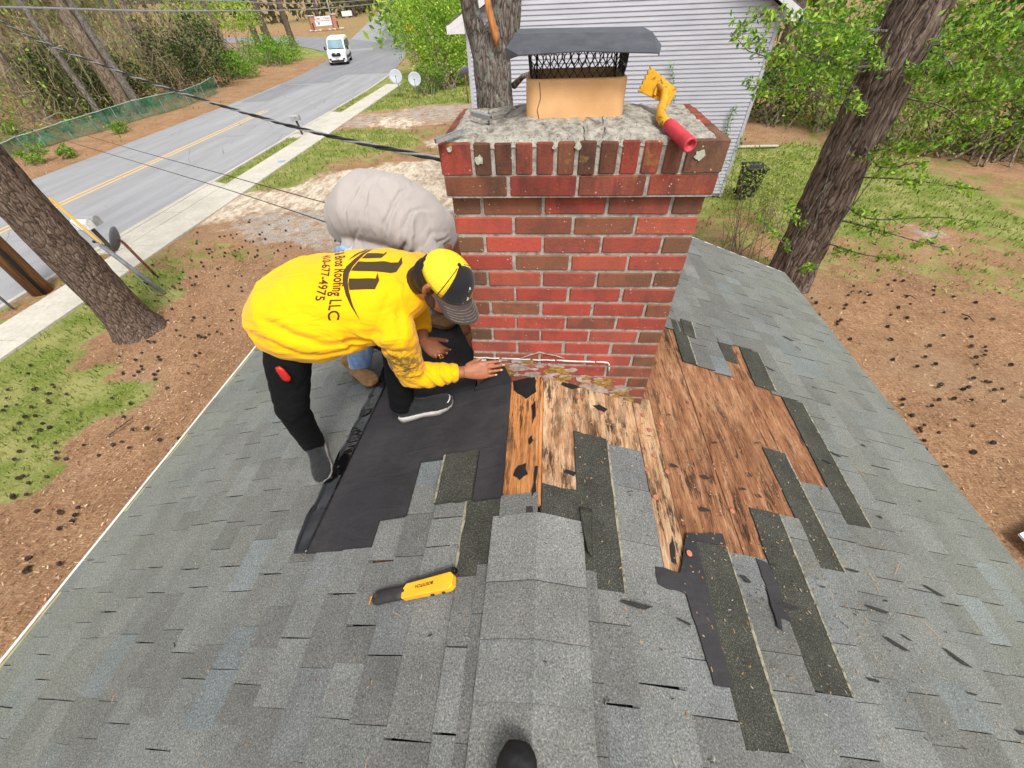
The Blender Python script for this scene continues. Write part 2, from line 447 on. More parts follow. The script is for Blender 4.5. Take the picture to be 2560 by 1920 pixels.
headlap(1, .97, 1.06, .74, .92, .02, h=.016); headlap(1, 1.24, 1.34, .62, .86, .02, h=.006, edge=False)
V = []; F = []
for i in range(9):
    for j in range(5):
        q, w_ = i / 8, j / 4; u_ = .155 + .05 * w_ * (1 - .5 * q); y_ = -.63 - .17 * q; V.append(tuple(rp(1, u_ + .01 * q, y_, .012 + .03 * q * q * (1 - w_) + .004 * noise.noise((q * 5, w_ * 3, 0)))))
for i in range(8):
    for j in range(4): a = i * 5 + j; F.append((a, a + 1, a + 6, a + 5))
me = bpy.data.meshes.new('torn_flap'); me.from_pydata(V, [], F); o = link('torn_flap', me, M_DARK, roof, True); md = o.modifiers.new('t', 'SOLIDIFY'); md.thickness = .004
# bits of old felt left under the torn courses
M_FELT2 = M_FELT
def ragged(sd_, poly, h, name='old_felt', mat=None, seed=0, amp=.006):
    out = []; r = random.Random(seed)
    for a, b in zip(poly, poly[1:] + poly[:1]):
        n = max(2, int(math.dist(a, b) / .03))
        for q in range(n): out.append((a[0] + (b[0] - a[0]) * q / n + r.uniform(-amp, amp), a[1] + (b[1] - a[1]) * q / n + r.uniform(-amp, amp)))
    return sheet(sd_, out, h, .003).build(name, mat or M_FELT2, roof)
ragged(1, [(.53, -.80), (.568, -1.105), (.63, -1.105), (.635, -.66), (.775, -.652), (.775, -.605), (.60, -.638)], .0155, seed=1, amp=.002)
ragged(1, [(.43, -.85), (.54, -.86), (.535, -.792), (.43, -.79)], .016, seed=2, amp=.004)
ragged(1, [(.905, -.879), (.962, -.885), (.955, -.69), (.90, -.675)], .0165, seed=3, amp=.003)
ragged(1, [(.888, -.91), (.905, -.92), (.915, -.80), (.895, -.78)], .02, seed=4, amp=.004)
ragged(-1, [(.004, -.71), (.15, -.70), (.142, -.60), (.13, -.61), (.11, -.66), (.02, -.655)], .0065, seed=5, amp=.004)
# tar stains left on the ridge board
for q, poly in enumerate([[(.02, -.10), (.07, -.13), (.13, -.06), (.145, .0), (.03, .0)], [(.022, -.24), (.034, -.28), (.04, -.18), (.024, -.16)],
                          [(.045, -.52), (.075, -.545), (.10, -.52), (.085, -.475), (.055, -.475)], [(.025, -.37), (.04, -.39), (.045, -.36), (.03, -.345)], [(.006, -.60), (.02, -.62), (.016, -.5), (.006, -.49)]]):
    ragged(-1, poly, .0062, 'tar_patch', M_TARBLACK, 30 + q, .004)
for q, poly in enumerate([[(.10, -.02), (.16, -.035), (.2, .0), (.12, .0)], [(.26, -.10), (.30, -.13), (.33, -.10), (.29, -.08)], [(.10, -.49), (.14, -.50), (.15, -.48), (.11, -.475)], [(.515, -.76), (.53, -.76), (.545, -.66), (.52, -.69)]]):
    ragged(1, poly, .0035, 'tar_patch', M_TARBLACK, 50 + q, .005)

# ---- ridge caps: bent shingles straddling the ridge
ys = [-.702, -.905, -1.06, -1.20, -1.345, -1.50, -1.66, -1.82, -1.98, -2.14, -2.30, -2.46]
def ridge_cap(y1, y0, col, k):
    V = []; F = []; n = 10; hw = .170
    for layer in (0, 1):
        for yy, lift in ((y1 + .02, .007), (y0, .019)):
            for q in range(n + 1):
                t_ = q / n * 2 - 1; x = t_ * hw * CA
                sag = .004 * (1 - t_ * t_)
                wob = .004 * noise.noise((t_ * 2, yy * 9, k))
                z = -abs(x) * SL + lift + .012 * (abs(t_) ** .5 - 1) * .35 + .004 - sag * .3
                xx = x + .003 * noise.noise((yy * 13, t_ * 3, 4.0)) ; V.append((xx, yy + wob, z + .002 - layer * .006))
    r = n + 1
    for q in range(n):
        F.append((q, q + 1, r + q + 1, r + q)); F.append((2 * r + q + 1, 2 * r + q, 3 * r + q, 3 * r + q + 1))
        F.append((r + q, r + q + 1, 3 * r + q + 1, 3 * r + q)); F.append((q + 1, q, 2 * r + q, 2 * r + q + 1))
    F += [(0, r, 3 * r, 2 * r), (n, 2 * r + n, 3 * r + n, r + n)]
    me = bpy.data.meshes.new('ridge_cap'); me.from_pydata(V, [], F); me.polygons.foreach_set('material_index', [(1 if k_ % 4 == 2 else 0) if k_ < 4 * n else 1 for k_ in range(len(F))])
    bm = bmesh.new(); bm.from_mesh(me); bmesh.ops.recalc_face_normals(bm, faces=bm.faces); bm.to_mesh(me); bm.free()
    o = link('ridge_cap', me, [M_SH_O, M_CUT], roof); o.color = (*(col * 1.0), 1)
for k in range(len(ys) - 1):
    ridge_cap(ys[k], ys[k + 1], Vector(rs.choice([PAL[0], PAL[1], PAL[3], PAL[6]])) * rs.uniform(1.0, 1.12), k)
yy = 2.5; k = 40
while yy > .75: ridge_cap(yy, yy - .15, Vector(PAL[1]), k); yy -= .15; k += 1
# under-strip of the caps: paler band peeking out on both sides
for sd_ in (-1, 1):
    m = MB()
    for q in range(12):
        y0, y1 = -2.46 + q * .147, -2.46 + (q + 1) * .147 - .002
        if y1 > -.72: break
        m.prism([rp(sd_, .13, y0, .0085), rp(sd_, .205, y0, .0115), rp(sd_, .205, y1, .0105), rp(sd_, .13, y1, .0085)], rp(sd_, 0, 0, -.004) - rp(sd_, 0, 0, 0))
    o = m.build('cap_underlay', M_SH_O, roof); o.color = (*(Vector(PAL[5]) * .95), 1)
# ---- eaves: gutter, drip edge, fascia
gx = -UL * CA; gz = -UL * SNA
mb = MB(); prof = [(-.005, -.008), (-.02, -.016), (-.044, -.008), (-.050, -.012), (-.048, -.055), (-.03, -.085), (0, -.085)]
mb.prism([(gx + a, YN, gz + b) for a, b in prof], (0, YFAR - YN, 0)); mb.build('gutter', M_GUTTER, house)
mb = MB(); mb.box((gx + .008, (YN + YFAR) / 2, gz + .012), (.034, YFAR - YN + .02, .006), Matrix.Rotation(-SA, 3, 'Y')); mb.build('drip_edge', M_DRIP, house)
mb = MB(); mb.box((UR * CA - .02, (YN + YFAR) / 2, -UR * SNA - .09), (.02, YFAR - YN, .12)); mb.build('fascia', M_GUTTER, house)
mb = MB()
for sd_, U in ((-1, UL), (1, UR)):
    mb.prism([rp(sd_, .01, YFAR + .004, .004), rp(sd_, U, YFAR + .004, .004), rp(sd_, U, YFAR + .004, -.1), rp(sd_, .01, YFAR + .004, -.1)], (0, .02, 0))
mb.build('rake_board', M_GUTTER, house)

# ================================================================== CHIMNEY
CX0, CX1, CD = -.3094, .4956, .40              # shaft: front face y = 0
def brick_mat():
    t = NT('weathered_red_brick'); p = t.pos()
    oc = t.objinfo('Color'); rnd = t.objinfo('Random')
    x = t.new('ShaderNodeVectorMath'); x.operation = 'ADD'
    cmb = t.new('ShaderNodeCombineXYZ'); t.l.new(t.math('MULTIPLY', rnd, 37.0), cmb.inputs[0]); t.l.new(t.math('MULTIPLY', rnd, 11.0), cmb.inputs[2])
    t.l.new(p, x.inputs[0]); t.l.new(cmb.outputs[0], x.inputs[1]); q = x.outputs[0]
    patch = t.ramp(t.noise(t.mapping(q, (1, 1, .55)), 13, 3, .5), [(.46, 0.0), (.54, 1.0)])
    brown = t.mix(1.0, oc, (.70, .88, .92), 'MULTIPLY')
    c = t.mix(t.math('MULTIPLY', patch, t.ramp(rnd, [(.2, .95), (.8, .35)])), oc, brown)
    fire = t.ramp(t.noise(q, 22, 4), [(.55, 0.0), (.7, .75)])
    c = t.mix(fire, c, t.mix(1.0, oc, (1.15, 1.0, .92), 'MULTIPLY'))
    # soot and lichen on the upper courses
    z = t.sep(p, 2)
    up = t.new('ShaderNodeMapRange'); up.inputs[1].default_value = .66; up.inputs[2].default_value = .92; t.l.new(z, up.inputs[0])
    soot = t.math('MULTIPLY', up.outputs[0], t.ramp(t.noise(t.mapping(p, (2.2, 1, .8)), 9, 5, .6), [(.42, 0.0), (.64, .8)]))
    c = t.mix(soot, c, lin(66, 48, 42))
    lf = t.math('MULTIPLY', up.outputs[0], t.ramp(t.noise(p, 20, 3), [(.66, 0.0), (.72, .8)]))
    c = t.mix(t.math('MULTIPLY', lf, .6), c, lin(140, 116, 52))
    sp = t.ramp(t.voro(p, 62), [(.10, 1.0), (.17, 0.0)])
    sp2 = t.math('MULTIPLY', sp, t.ramp(t.noise(p, 26, 2), [(.50, 0.0), (.62, .9)]))
    c = t.mix(sp2, c, lin(196, 186, 168))
    fine = t.noise(p, 160, 3, .7)
    c = t.mix(.5, c, t.mix(1.0, c, t.ramp(fine, [(.3, .7), (.7, 1.2)]), 'MULTIPLY'))
    t.color(c).rough(.88).spec(.25).bump(t.noise(p, 110, 4, .7), .6, .004); return t.m
M_BRICK = brick_mat()
def mortar_mat():
    t = NT('grey_mortar'); p = t.pos(); n = t.noise(p, 45, 5, .7)
    c = t.ramp(n, [(.28, lin(100, 95, 88)), (.48, lin(156, 151, 141)), (.7, lin(184, 179, 168))])
    t.color(c).rough(.95).spec(.15).bump(t.noise(p, 130, 4, .7), .7, .005); return t.m
M_MORTAR = mortar_mat()
BR = [lin(166, 76, 63), lin(158, 72, 60), lin(168, 86, 68), lin(148, 76, 62), lin(140, 80, 63), lin(134, 84, 64), lin(160, 80, 67)]
HD = [lin(120, 80, 60), lin(124, 76, 58), lin(114, 80, 62)]
NC = 19                                         # courses of the shaft
ZTOP = .8135; CH = .0677
# mortar core; the chimney part itself
mb = MB(); J = .0045
mb.box(((CX0 + CX1) / 2, CD / 2, ZTOP - NC * CH / 2 - .02), (CX1 - CX0 - 2 * J, CD - 2 * J, NC * CH + .04))
mb.box(((CX0 + CX1) / 2 - .001, CD / 2, (.8135 + .955) / 2), (CX1 - CX0 + .018, CD + .046, .955 - .8135))
chim = mb.build('chimney', M_MORTAR, house)
tag(chim, 'red brick chimney with corbelled top and clay flue')
def brick(cx, cy, cz, sx, sy, sz, header=False, dark=1.0):
    m = MB(); R3 = Matrix.Rotation(rs.uniform(-.006, .006), 3, 'Y') @ Matrix.Rotation(rs.uniform(-.006, .006), 3, 'Z')
    m.box((cx, cy + rs.uniform(-.0015, .0015), cz), (sx, sy, sz), R3, bev=.0035)
    o = m.build('brick', M_BRICK, chim, fix=False)
    o.color = (*(Vector(rs.choice(HD if header else BR)) * rs.uniform(.86, 1.12) * dark), 1)
W4 = (CX1 - CX0); jt = .0102; ST = (W4 - 3 * jt) / 4; BH = CH - jt
HB = ST / 2 - jt * .25
def course(zc, x0, x1, y0, y1, kind, dep=.09, h=BH, dark=1.0):
    w = x1 - x0; st = (w - 3 * jt) / 4
    xs = []
    if kind == 0: xs = [(x0 + k * (st + jt), st, False) for k in range(4)]
    else:
        hb = (w - 3 * st - 4 * jt) / 2
        xs = [(x0, hb, True)] + [(x0 + hb + jt + k * (st + jt), st, False) for k in range(3)] + [(x1 - hb, hb, True)]
    for face in (0, 1):
        for (a, l, hd) in xs:
            l2 = l + rs.uniform(-.004, .004) * (0 if hd else 1)
            brick(a + l / 2, (y0 + dep / 2) if face == 0 else (y1 - dep / 2), zc + rs.uniform(-.001, .001), l2, dep, h, hd, dark)
    ny = 1
    inner = (y1 - y0) - 2 * dep - 2 * jt
    for xx in (x0 + dep / 2, x1 - dep / 2): brick(xx, (y0 + y1) / 2, zc, dep, inner, h, False, dark)
for c in range(NC):
    course(ZTOP - CH * (c + .5), CX0, CX1, 0, CD, 1 - c % 2)
course(.848, CX0 - .012, CX1 + .010, -.026, CD + .026, 0, dep=.1, h=.06, dark=.82)
# rowlock course on top, its end bricks turned
zc, hh = .925, .088
x = CX0 - .014; end = CX1 + .012
brick(x + .0475, -.028 + .05, zc, .095, .1, hh, False, .85); brick(end - .056, -.028 + .05, zc, .112, .1, hh, True, 1.0)
xa = x + .095 + jt; n = 10; wv = (end - .112 - jt - xa - (n - 1) * .012) / n
for k in range(n):
    brick(xa + wv / 2 + k * (wv + .012), -.028 + .05, zc - .001, wv, .1, hh + rs.uniform(-.003, .003), rs.random() < .5, .74)
for k in range(12): brick(x + .033 + k * (end - x - .066) / 11, CD + .028 - .05, zc, .058, .1, hh, False, .75)
for xx in (x + .05, end - .05):
    for k in range(4): brick(xx, .085 + .03 + k * .075, zc, .1, .062, hh, False, .8)
# sealant and old flashing mortar on the lowest courses of the front
M_HAZY = simple('mortar_smear', lin(168, 150, 138), .9, var=.3, scale=30)
M_CAULK = simple('white_caulk', lin(206, 202, 196), .6, var=.18, scale=40)
def yellowglue():
    t = NT('old_yellow_adhesive'); p = t.pos()
    t.color(t.ramp(t.noise(p, 40, 4), [(.3, lin(104, 80, 48)), (.55, lin(158, 122, 54)), (.75, lin(172, 152, 112))])).rough(.6).bump(t.noise(p, 60, 4), .8, .01); return t.m
M_GLUE = yellowglue()
def smear(pts, w, name, mat, y=-.0035, seed=0, th=.004):
    m = MB(); r = random.Random(seed); P = [Vector((a, y, b)) for a, b in pts]; Q = []
    for a, b in zip(P, P[1:]):
        n = max(2, int((b - a).length / .02)); Q += [a.lerp(b, q / n) for q in range(n)]
    Q.append(P[-1]); Q = [q + Vector((r.uniform(-.002, .002), 0, r.uniform(-.002, .002))) for q in Q]
    m.tube(Q, [w * r.uniform(.7, 1.25) for _ in Q], 6, ref=Vector((0, 0, 1)), ry=th); return m.build(name, mat, chim, True)
for q, (pts_, w_) in enumerate((([(-.309, .109), (-.25, .108), (-.19, .1065)], .0032), ([(-.18, .1075), (-.10, .105), (-.05, .1045)], .0024), ([(-.04, .1035), (.06, .102)], .0028), ([(.068, .1025), (.17, .100), (.24, .098)], .0038), ([(.245, .0975), (.297, .096), (.304, .075)], .0042), ([(.3035, .07), (.306, .047)], .0026))): smear(pts_, w_, 'caulk_bead', M_CAULK, seed=10 + q)
smear([(-.10, .110), (-.011, .15), (.10, .118)], .0017, 'caulk_bead', M_HAZY, seed=2)
smear([(-.31, .093), (-.25, .092)], .006, 'caulk_bead', M_CAULK, seed=3)
rg = random.Random(5)
for q in range(60):
    t_ = rg.random(); x = -.18 + .62 * t_
    top = .10 - max(0, x) * .25; z = top - rg.uniform(.0, .10) - max(0, x) * .12
    if z < -abs(x) * SL - .02: continue
    m = MB(); n = 9; r0 = rg.uniform(.008, .03)
    m.prism([(x + r0 * rg.uniform(.5, 1.5) * 1.5 * math.cos(2 * math.pi * a / n), -.0032 - .0004 * q / 46, z + r0 * rg.uniform(.4, 1.0) * math.sin(2 * math.pi * a / n)) for a in range(n)], (0, .0025, 0))
    m.build('adhesive_smear', M_GLUE if rg.random() < .45 else M_HAZY, chim)
# mortar crown, uneven dome up to the flue
FX0, FX1, FY0, FY1, FZ1 = -.070, .224, .105, .315, 1.093
def crown_mat():
    t = NT('crumbling_mortar_crown'); p = t.pos()
    n = t.noise(p, 38, 6, .72)
    c = t.ramp(n, [(.28, lin(88, 82, 74)), (.42, lin(150, 144, 133)), (.56, lin(184, 178, 166)), (.72, lin(206, 200, 188))])
    bl = t.ramp(t.noise(p, 17, 6, .75), [(.56, 0.0), (.66, .7)])
    c = t.mix(bl, c, lin(84, 78, 70))
    c = t.mix(t.ramp(t.voro(p, 90), [(.12, .9), (.2, 0.0)]), c, lin(70, 64, 58))
    t.color(c).rough(.95).spec(.15).bump(t.noise(p, 70, 6, .75), 1.0, .012); return t.m
V = []; F = []; nx, ny = 90, 52; x0, x1, y0, y1 = CX0 - .001, CX1 - .012, -.026, CD + .01
for j in range(ny + 1):
    for i in range(nx + 1):
        px, py = x0 + (x1 - x0) * i / nx, y0 + (y1 - y0) * j / ny
        ex = min(px - x0, x1 - px, (py - y0) * 1.2, y1 - py)
        dx = max(FX0 - px, 0, px - FX1); dy = max(FY0 - py, 0, py - FY1); d = math.hypot(dx, dy)
        h = .9735 + .026 * max(0, 1 - d / .16) ** 1.3 + .005 * noise.noise((px * 28, py * 28, 0)) + .004 * noise.noise((px * 80, py * 80, 3))
        h -= .020 * max(0, 1 - ex / .014)
        for cxp, w_ in ((.105, .0035), (.157, .003), (-.20, .004)):
            cl = cxp + .012 * noise.noise((py * 22, cxp * 9, 1)) + (py - .05) * (.0 if cxp > 0 else .35)
            if abs(px - cl) < w_ and (py < .11 or cxp < 0): h -= .012
        V.append((px, py, h))
for j in range(ny):
    for i in range(nx): a = j * (nx + 1) + i; F.append((a, a + 1, a + nx + 2, a + nx + 1))
me = bpy.data.meshes.new('mortar_crown'); me.from_pydata(V, [], F); link('mortar_crown', me, crown_mat(), chim, True)
def on_crown(px, py):
    i = int((px - x0) / (x1 - x0) * nx + .5); j = int((py - y0) / (y1 - y0) * ny + .5); return V[min(ny, max(0, j)) * (nx + 1) + min(nx, max(0, i))][2]
for cxp, ya, yb in ((.105, .105, -.024), (.158, .10, .0), (-.215, .36, .10)):
    P = []
    for q in range(14):
        py = ya + (yb - ya) * q / 13; px = cxp + .010 * noise.noise((py * 30, cxp * 9, 1)) + (.03 * q / 13 if cxp < 0 else .0); P.append((px, py, on_crown(px, py) + .0006))
    m = MB(); m.tube(P, [.0012 + .001 * abs(noise.noise((q, cxp, 0))) for q in range(14)], 5); m.build('crown_crack', M_TARBLACK, chim)
rl = random.Random(3); M_LICH = simple('pale_lichen', lin(176, 178, 160), .95, var=.2, scale=90)
for lx, lz, r0 in ((-.203, .925, .013), (.085, .957, .009), (.432, .93, .014), (-.29, .955, .008), (.018, .957, .007)):
    m = MB(); m.prism([(lx + r0 * rl.uniform(.6, 1.25) * math.cos(2 * math.pi * k / 13), -.0325, lz + r0 * rl.uniform(.6, 1.25) * math.sin(2 * math.pi * k / 13)) for k in range(13)], (0, .004, 0)); m.build('lichen_patch', M_LICH, chim)
# clay flue liner: rounded rectangle tube
def rrect(x0, x1, y0, y1, r, n=6):
    out = []
    for cx, cy, a0 in ((x1 - r, y1 - r, 0), (x0 + r, y1 - r, 90), (x0 + r, y0 + r, 180), (x1 - r, y0 + r, 270)):
        for k in range(n + 1): a = rad(a0 + 90 * k / n); out.append((cx + r * math.cos(a), cy + r * math.sin(a)))
    return out
t = NT('tan_clay_flue'); p = t.pos()
t.color(t.mix(t.ramp(t.voro(p, 120), [(.06, .7), (.12, 0.0)]), t.ramp(t.noise(p, 9, 4), [(.3, lin(196, 148, 98)), (.7, lin(218, 170, 118))]), lin(150, 100, 62))).rough(.8).bump(t.noise(p, 90, 3), .2, .003)
M_FLUE = t.m
a_ = rrect(FX0, FX1, FY0, FY1, .035); b_ = rrect(FX0 + .022, FX1 - .022, FY0 + .022, FY1 - .022, .02)
V = []; F = []; n = len(a_)
for ring, zz in ((a_, .95), (a_, FZ1 - .004), (rrect(FX0 + .004, FX1 - .004, FY0 + .004, FY1 - .004, .033), FZ1), (b_, FZ1 - .001), (b_, .9)):
    V += [(q[0], q[1], zz + .002 * noise.noise((q[0] * 30, q[1] * 30, 0))) for q in ring]
for r_ in range(4):
    for k in range(n): j = (k + 1) % n; F.append((r_ * n + k, r_ * n + j, r_ * n + n + j, r_ * n + n + k))
me = bpy.data.meshes.new('flue_liner'); me.from_pydata(V, [], F); link('flue_liner', me, M_FLUE, chim, True)
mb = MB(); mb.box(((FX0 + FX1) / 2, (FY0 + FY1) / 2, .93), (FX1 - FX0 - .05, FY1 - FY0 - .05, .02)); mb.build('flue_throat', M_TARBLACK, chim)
mb = MB(); mb.tube([(-.03, FY0 - .0005, 1.087), (-.026, FY0 - .0005, 1.05), (-.036, FY0 - .0005, 1.02), (-.028, FY0 - .0005, .99)], .0011, 4); mb.build('flue_crack', M_TARBLACK, chim)
# expanded-metal screen
M_BLACKMETAL = simple('black_enamel', lin(24, 24, 27), .45, var=.2, metal=.3)
mb = MB(); sx0, sx1, sy0, sy1 = FX0 + .016, FX1 - .014, FY0 + .018, FY1 - .018; z0, z1 = 1.06, 1.172
ring = rrect(sx0, sx1, sy0, sy1, .012, 3); L_ = [0]
for a, b in zip(ring, ring[1:] + ring[:1]): L_.append(L_[-1] + math.dist(a, b))
def onring(s_):
    s_ %= L_[-1]
    for k in range(len(ring)):
        if s_ <= L_[k + 1]:
            q = (s_ - L_[k]) / max(1e-9, L_[k + 1] - L_[k]); a, b = ring[k], ring[(k + 1) % len(ring)]; return a[0] + (b[0] - a[0]) * q, a[1] + (b[1] - a[1]) * q
nd = 40; rows = 4; step = L_[-1] / nd; dz = (z1 - z0) / rows
for row in range(rows + 1):
    for k in range(nd):
        zb = z0 + dz * row
        if row < rows:
            s0 = step * (k + .5 * (row % 2)); x_, y_ = onring(s0); 
            flare = 1 + .0 * row
            for sgn in (-.5, .5):
                xb, yb = onring(s0 + step * sgn)
                mid = onring(s0 + step * sgn * .5)
                sag = rs.uniform(-.002, .002)
                mb.tube([(x_, y_, zb), (onring(s0 + step * sgn * .12)[0], onring(s0 + step * sgn * .12)[1], zb + dz * .3), (onring(s0 + step * sgn * .88)[0], onring(s0 + step * sgn * .88)[1], zb + dz * .7 + sag * .3), (xb, yb, zb + dz)], .0019, 4, cap=False)
for zz in (z0, z1): mb.tube([(q[0], q[1], zz) for q in ring + ring[:1]], .0022, 4)
mcx = (FX0 + FX1) / 2; mb.v = [(mcx + (x_ - mcx) * (1 + .10 * max(0, (z_ - 1.075) / .095)), y_, z_) for x_, y_, z_ in mb.v]
mb.build('cap_screen', M_BLACKMETAL, chim)
# sheet-metal lid with bent skirts
t = NT('faded_black_lid'); p = t.pos()
t.color(t.ramp(t.noise(p, 26, 5, .7), [(.3, lin(66, 67, 72)), (.7, lin(88, 90, 97))])).rough(.55).metal(.25).bump(t.noise(p, 14, 2), .15, .01); M_LID = t.m
lx0, lx1, ly0, ly1, zt_, zb_ = -.100, .276, .150, .315, 1.2, 1.205
ox0, ox1, oy0, oy1 = -.124, .297, .048, .40
V = [(lx0, ly0, 1.190), (lx1, ly0, 1.184), (lx1, ly1, 1.186), (lx0, ly1, 1.191),
     (lx0 + .014, oy0, 1.155), (lx1 + .006, oy0 + .002, 1.150), (lx1 + .02, oy1, 1.15), (lx0 - .02, oy1, 1.155),
     (ox0, ly0 - .05, 1.166), (ox0, ly1, 1.166), (ox1, ly0 - .045, 1.160), (ox1, ly1, 1.160),
     (ox0 + .002, ly0 - .055, 1.140), (ox1 - .002, ly0 - .050, 1.138), ((lx0 + lx1) / 2, ly0, 1.188), ((lx0 + lx1) / 2, oy0 - .001, 1.159)]
F = [(0, 14, 2, 3), (14, 1, 2), (0, 4, 15, 14), (14, 15, 5, 1), (2, 6, 7, 3), (0, 3, 9, 8), (1, 10, 11, 2), (0, 8, 4), (1, 5, 10), (3, 7, 9), (2, 11, 6), (8, 12, 4), (10, 5, 13)]
me = bpy.data.meshes.new('cap_lid'); me.from_pydata(V, [], F); o = link('cap_lid', me, M_LID, chim)
md = o.modifiers.new('t', 'SOLIDIFY'); md.thickness = .0025
mb = MB(); mb.tube([(FX0 + .03, .2, 1.05), (FX0 + .03, .2, 1.172)], .003, 5); mb.build('cap_bracket', M_BLACKMETAL, chim); mb = MB(); mb.tube([(FX1 - .03, .2, 1.05), (FX1 - .03, .2, 1.168)], .003, 5); mb.build('cap_bracket', M_BLACKMETAL, chim)

# ================================================================== NEW UNDERLAYMENT SHEET
felt = empty('roofing_felt', rp(-1, .7, -.3, .02), 'black roofing felt sheet laid over the roof left of the chimney', 'roofing felt')
poly = [(1.016, -.748), (.82, -.749), (.676, -.746), (.676, -.644), (.549, -.636), (.549, -.389), (.43, -.388), (.255, -.388), (.255, -.611), (.140, -.611), (.143, -.30), (.147, -.022),
        (.338, -.022), (.338, .0), (.338, .45), (.338, 1.3), (.873, 1.3), (.90, .85), (.935, .4), (.968, -.1), (.995, -.45)]
sheet(-1, poly, .0215, .0195).build('felt_sheet', M_FELT, felt)
# upturned lap against the brick face
xz = [(-.139, -.03), (-.139, -.014), (-.17, .074), (-.205, .037), (-.257, -.023), (-.3, -.05), (-.321, -.082), (-.318, -.10), (-.15, -.036)]
mb = MB(); mb.prism([(x, -.017 - .03 * max(0, z + .0) * 0, z) for x, z in xz], (0, .0025, 0)); mb.build('felt_upturn', M_FELT, felt)
# glossy self-adhesive edge along the lower side
V = []; F = []; n = 110; m_ = 8
for i in range(n + 1):
    t_ = i / n; y = -.752 + t_ * 2.06; ui = 1.012 - .142 * t_
    uo = 1.092 - .150 * t_ + .004 * noise.noise((t_ * 8, 0, 0)) - (.03 * max(0, 1 - t_ / .04))
    for j in range(m_ + 1):
        q = j / m_; u = ui - .008 + (uo - ui + .008) * q
        h = .0255 + .0045 * math.sin(y * 40 + 1.5 * noise.noise((y * 4, 0, 0))) * q + .003 * noise.noise((y * 20, q * 1.5, 2)) * q + .012 * max(0, (q - .84) / .16) ** 1.5 * (.7 + .6 * noise.noise((y * 6, 3, 1)))
        V.append(tuple(rp(-1, u, y, max(.0228, h))))
for i in range(n):
    for j in range(m_): a = i * (m_ + 1) + j; F.append((a, a + 1, a + m_ + 2, a + m_ + 1))
me = bpy.data.meshes.new('adhesive_edge'); me.from_pydata(V, [], F); o = link('adhesive_edge', me, M_TAR, felt, True)
md = o.modifiers.new('t', 'SOLIDIFY'); md.thickness = .002
# ================================================================== PEOPLE
def cloth(name, c, var=.10, rough=.85, dirt=None, scale=5, fold=None):
    t = NT(name); p = t.pos()
    col = t.ramp(t.noise(p, scale, 4), [(.3, tuple(x * (1 - var) for x in c)), (.7, tuple(min(1, x * (1 + var * .5)) for x in c))])
    if dirt: col = dirt(t, p, col)
    t.color(col).rough(rough).spec(.2)
    t.b.inputs['Sheen Weight'].default_value = .15
    h = t.math('MULTIPLY', t.noise(p, 420, 2), .02)
    if fold:
        f1 = t.noise(t.mapping(p, fold[0], fold[1]), 1.0, 3, .5, 1.6); r1 = t.ramp(f1, [(.36, 0.0), (.47, .8), (.53, 1.0), (.64, .35), (.8, 0.0)])
        h = t.math('ADD', h, t.math('MULTIPLY', r1, fold[2]))
    t.bump(h, .8, .03); return t.m
def skin(name, c):
    t = NT(name); p = t.pos()
    t.color(t.ramp(t.noise(p, 38, 4), [(.3, tuple(x * .80 for x in c)), (.7, tuple(x * 1.08 for x in c))])).rough(.5).spec(.35)
    t.b.inputs['Subsurface Weight'].default_value = .06; t.b.inputs['Subsurface Radius'].default_value = (.01, .004, .002)
    t.bump(t.noise(p, 260, 3), .12, .001); return t.m
M_SKIN = skin('tanned_skin', lin(158, 100, 72))
M_NAIL = simple('fingernail', lin(196, 148, 124), .35, var=.05)
M_HAIR = simple('black_hair', lin(22, 19, 18), .6, var=.3, scale=90, bump=.6, bscale=200)

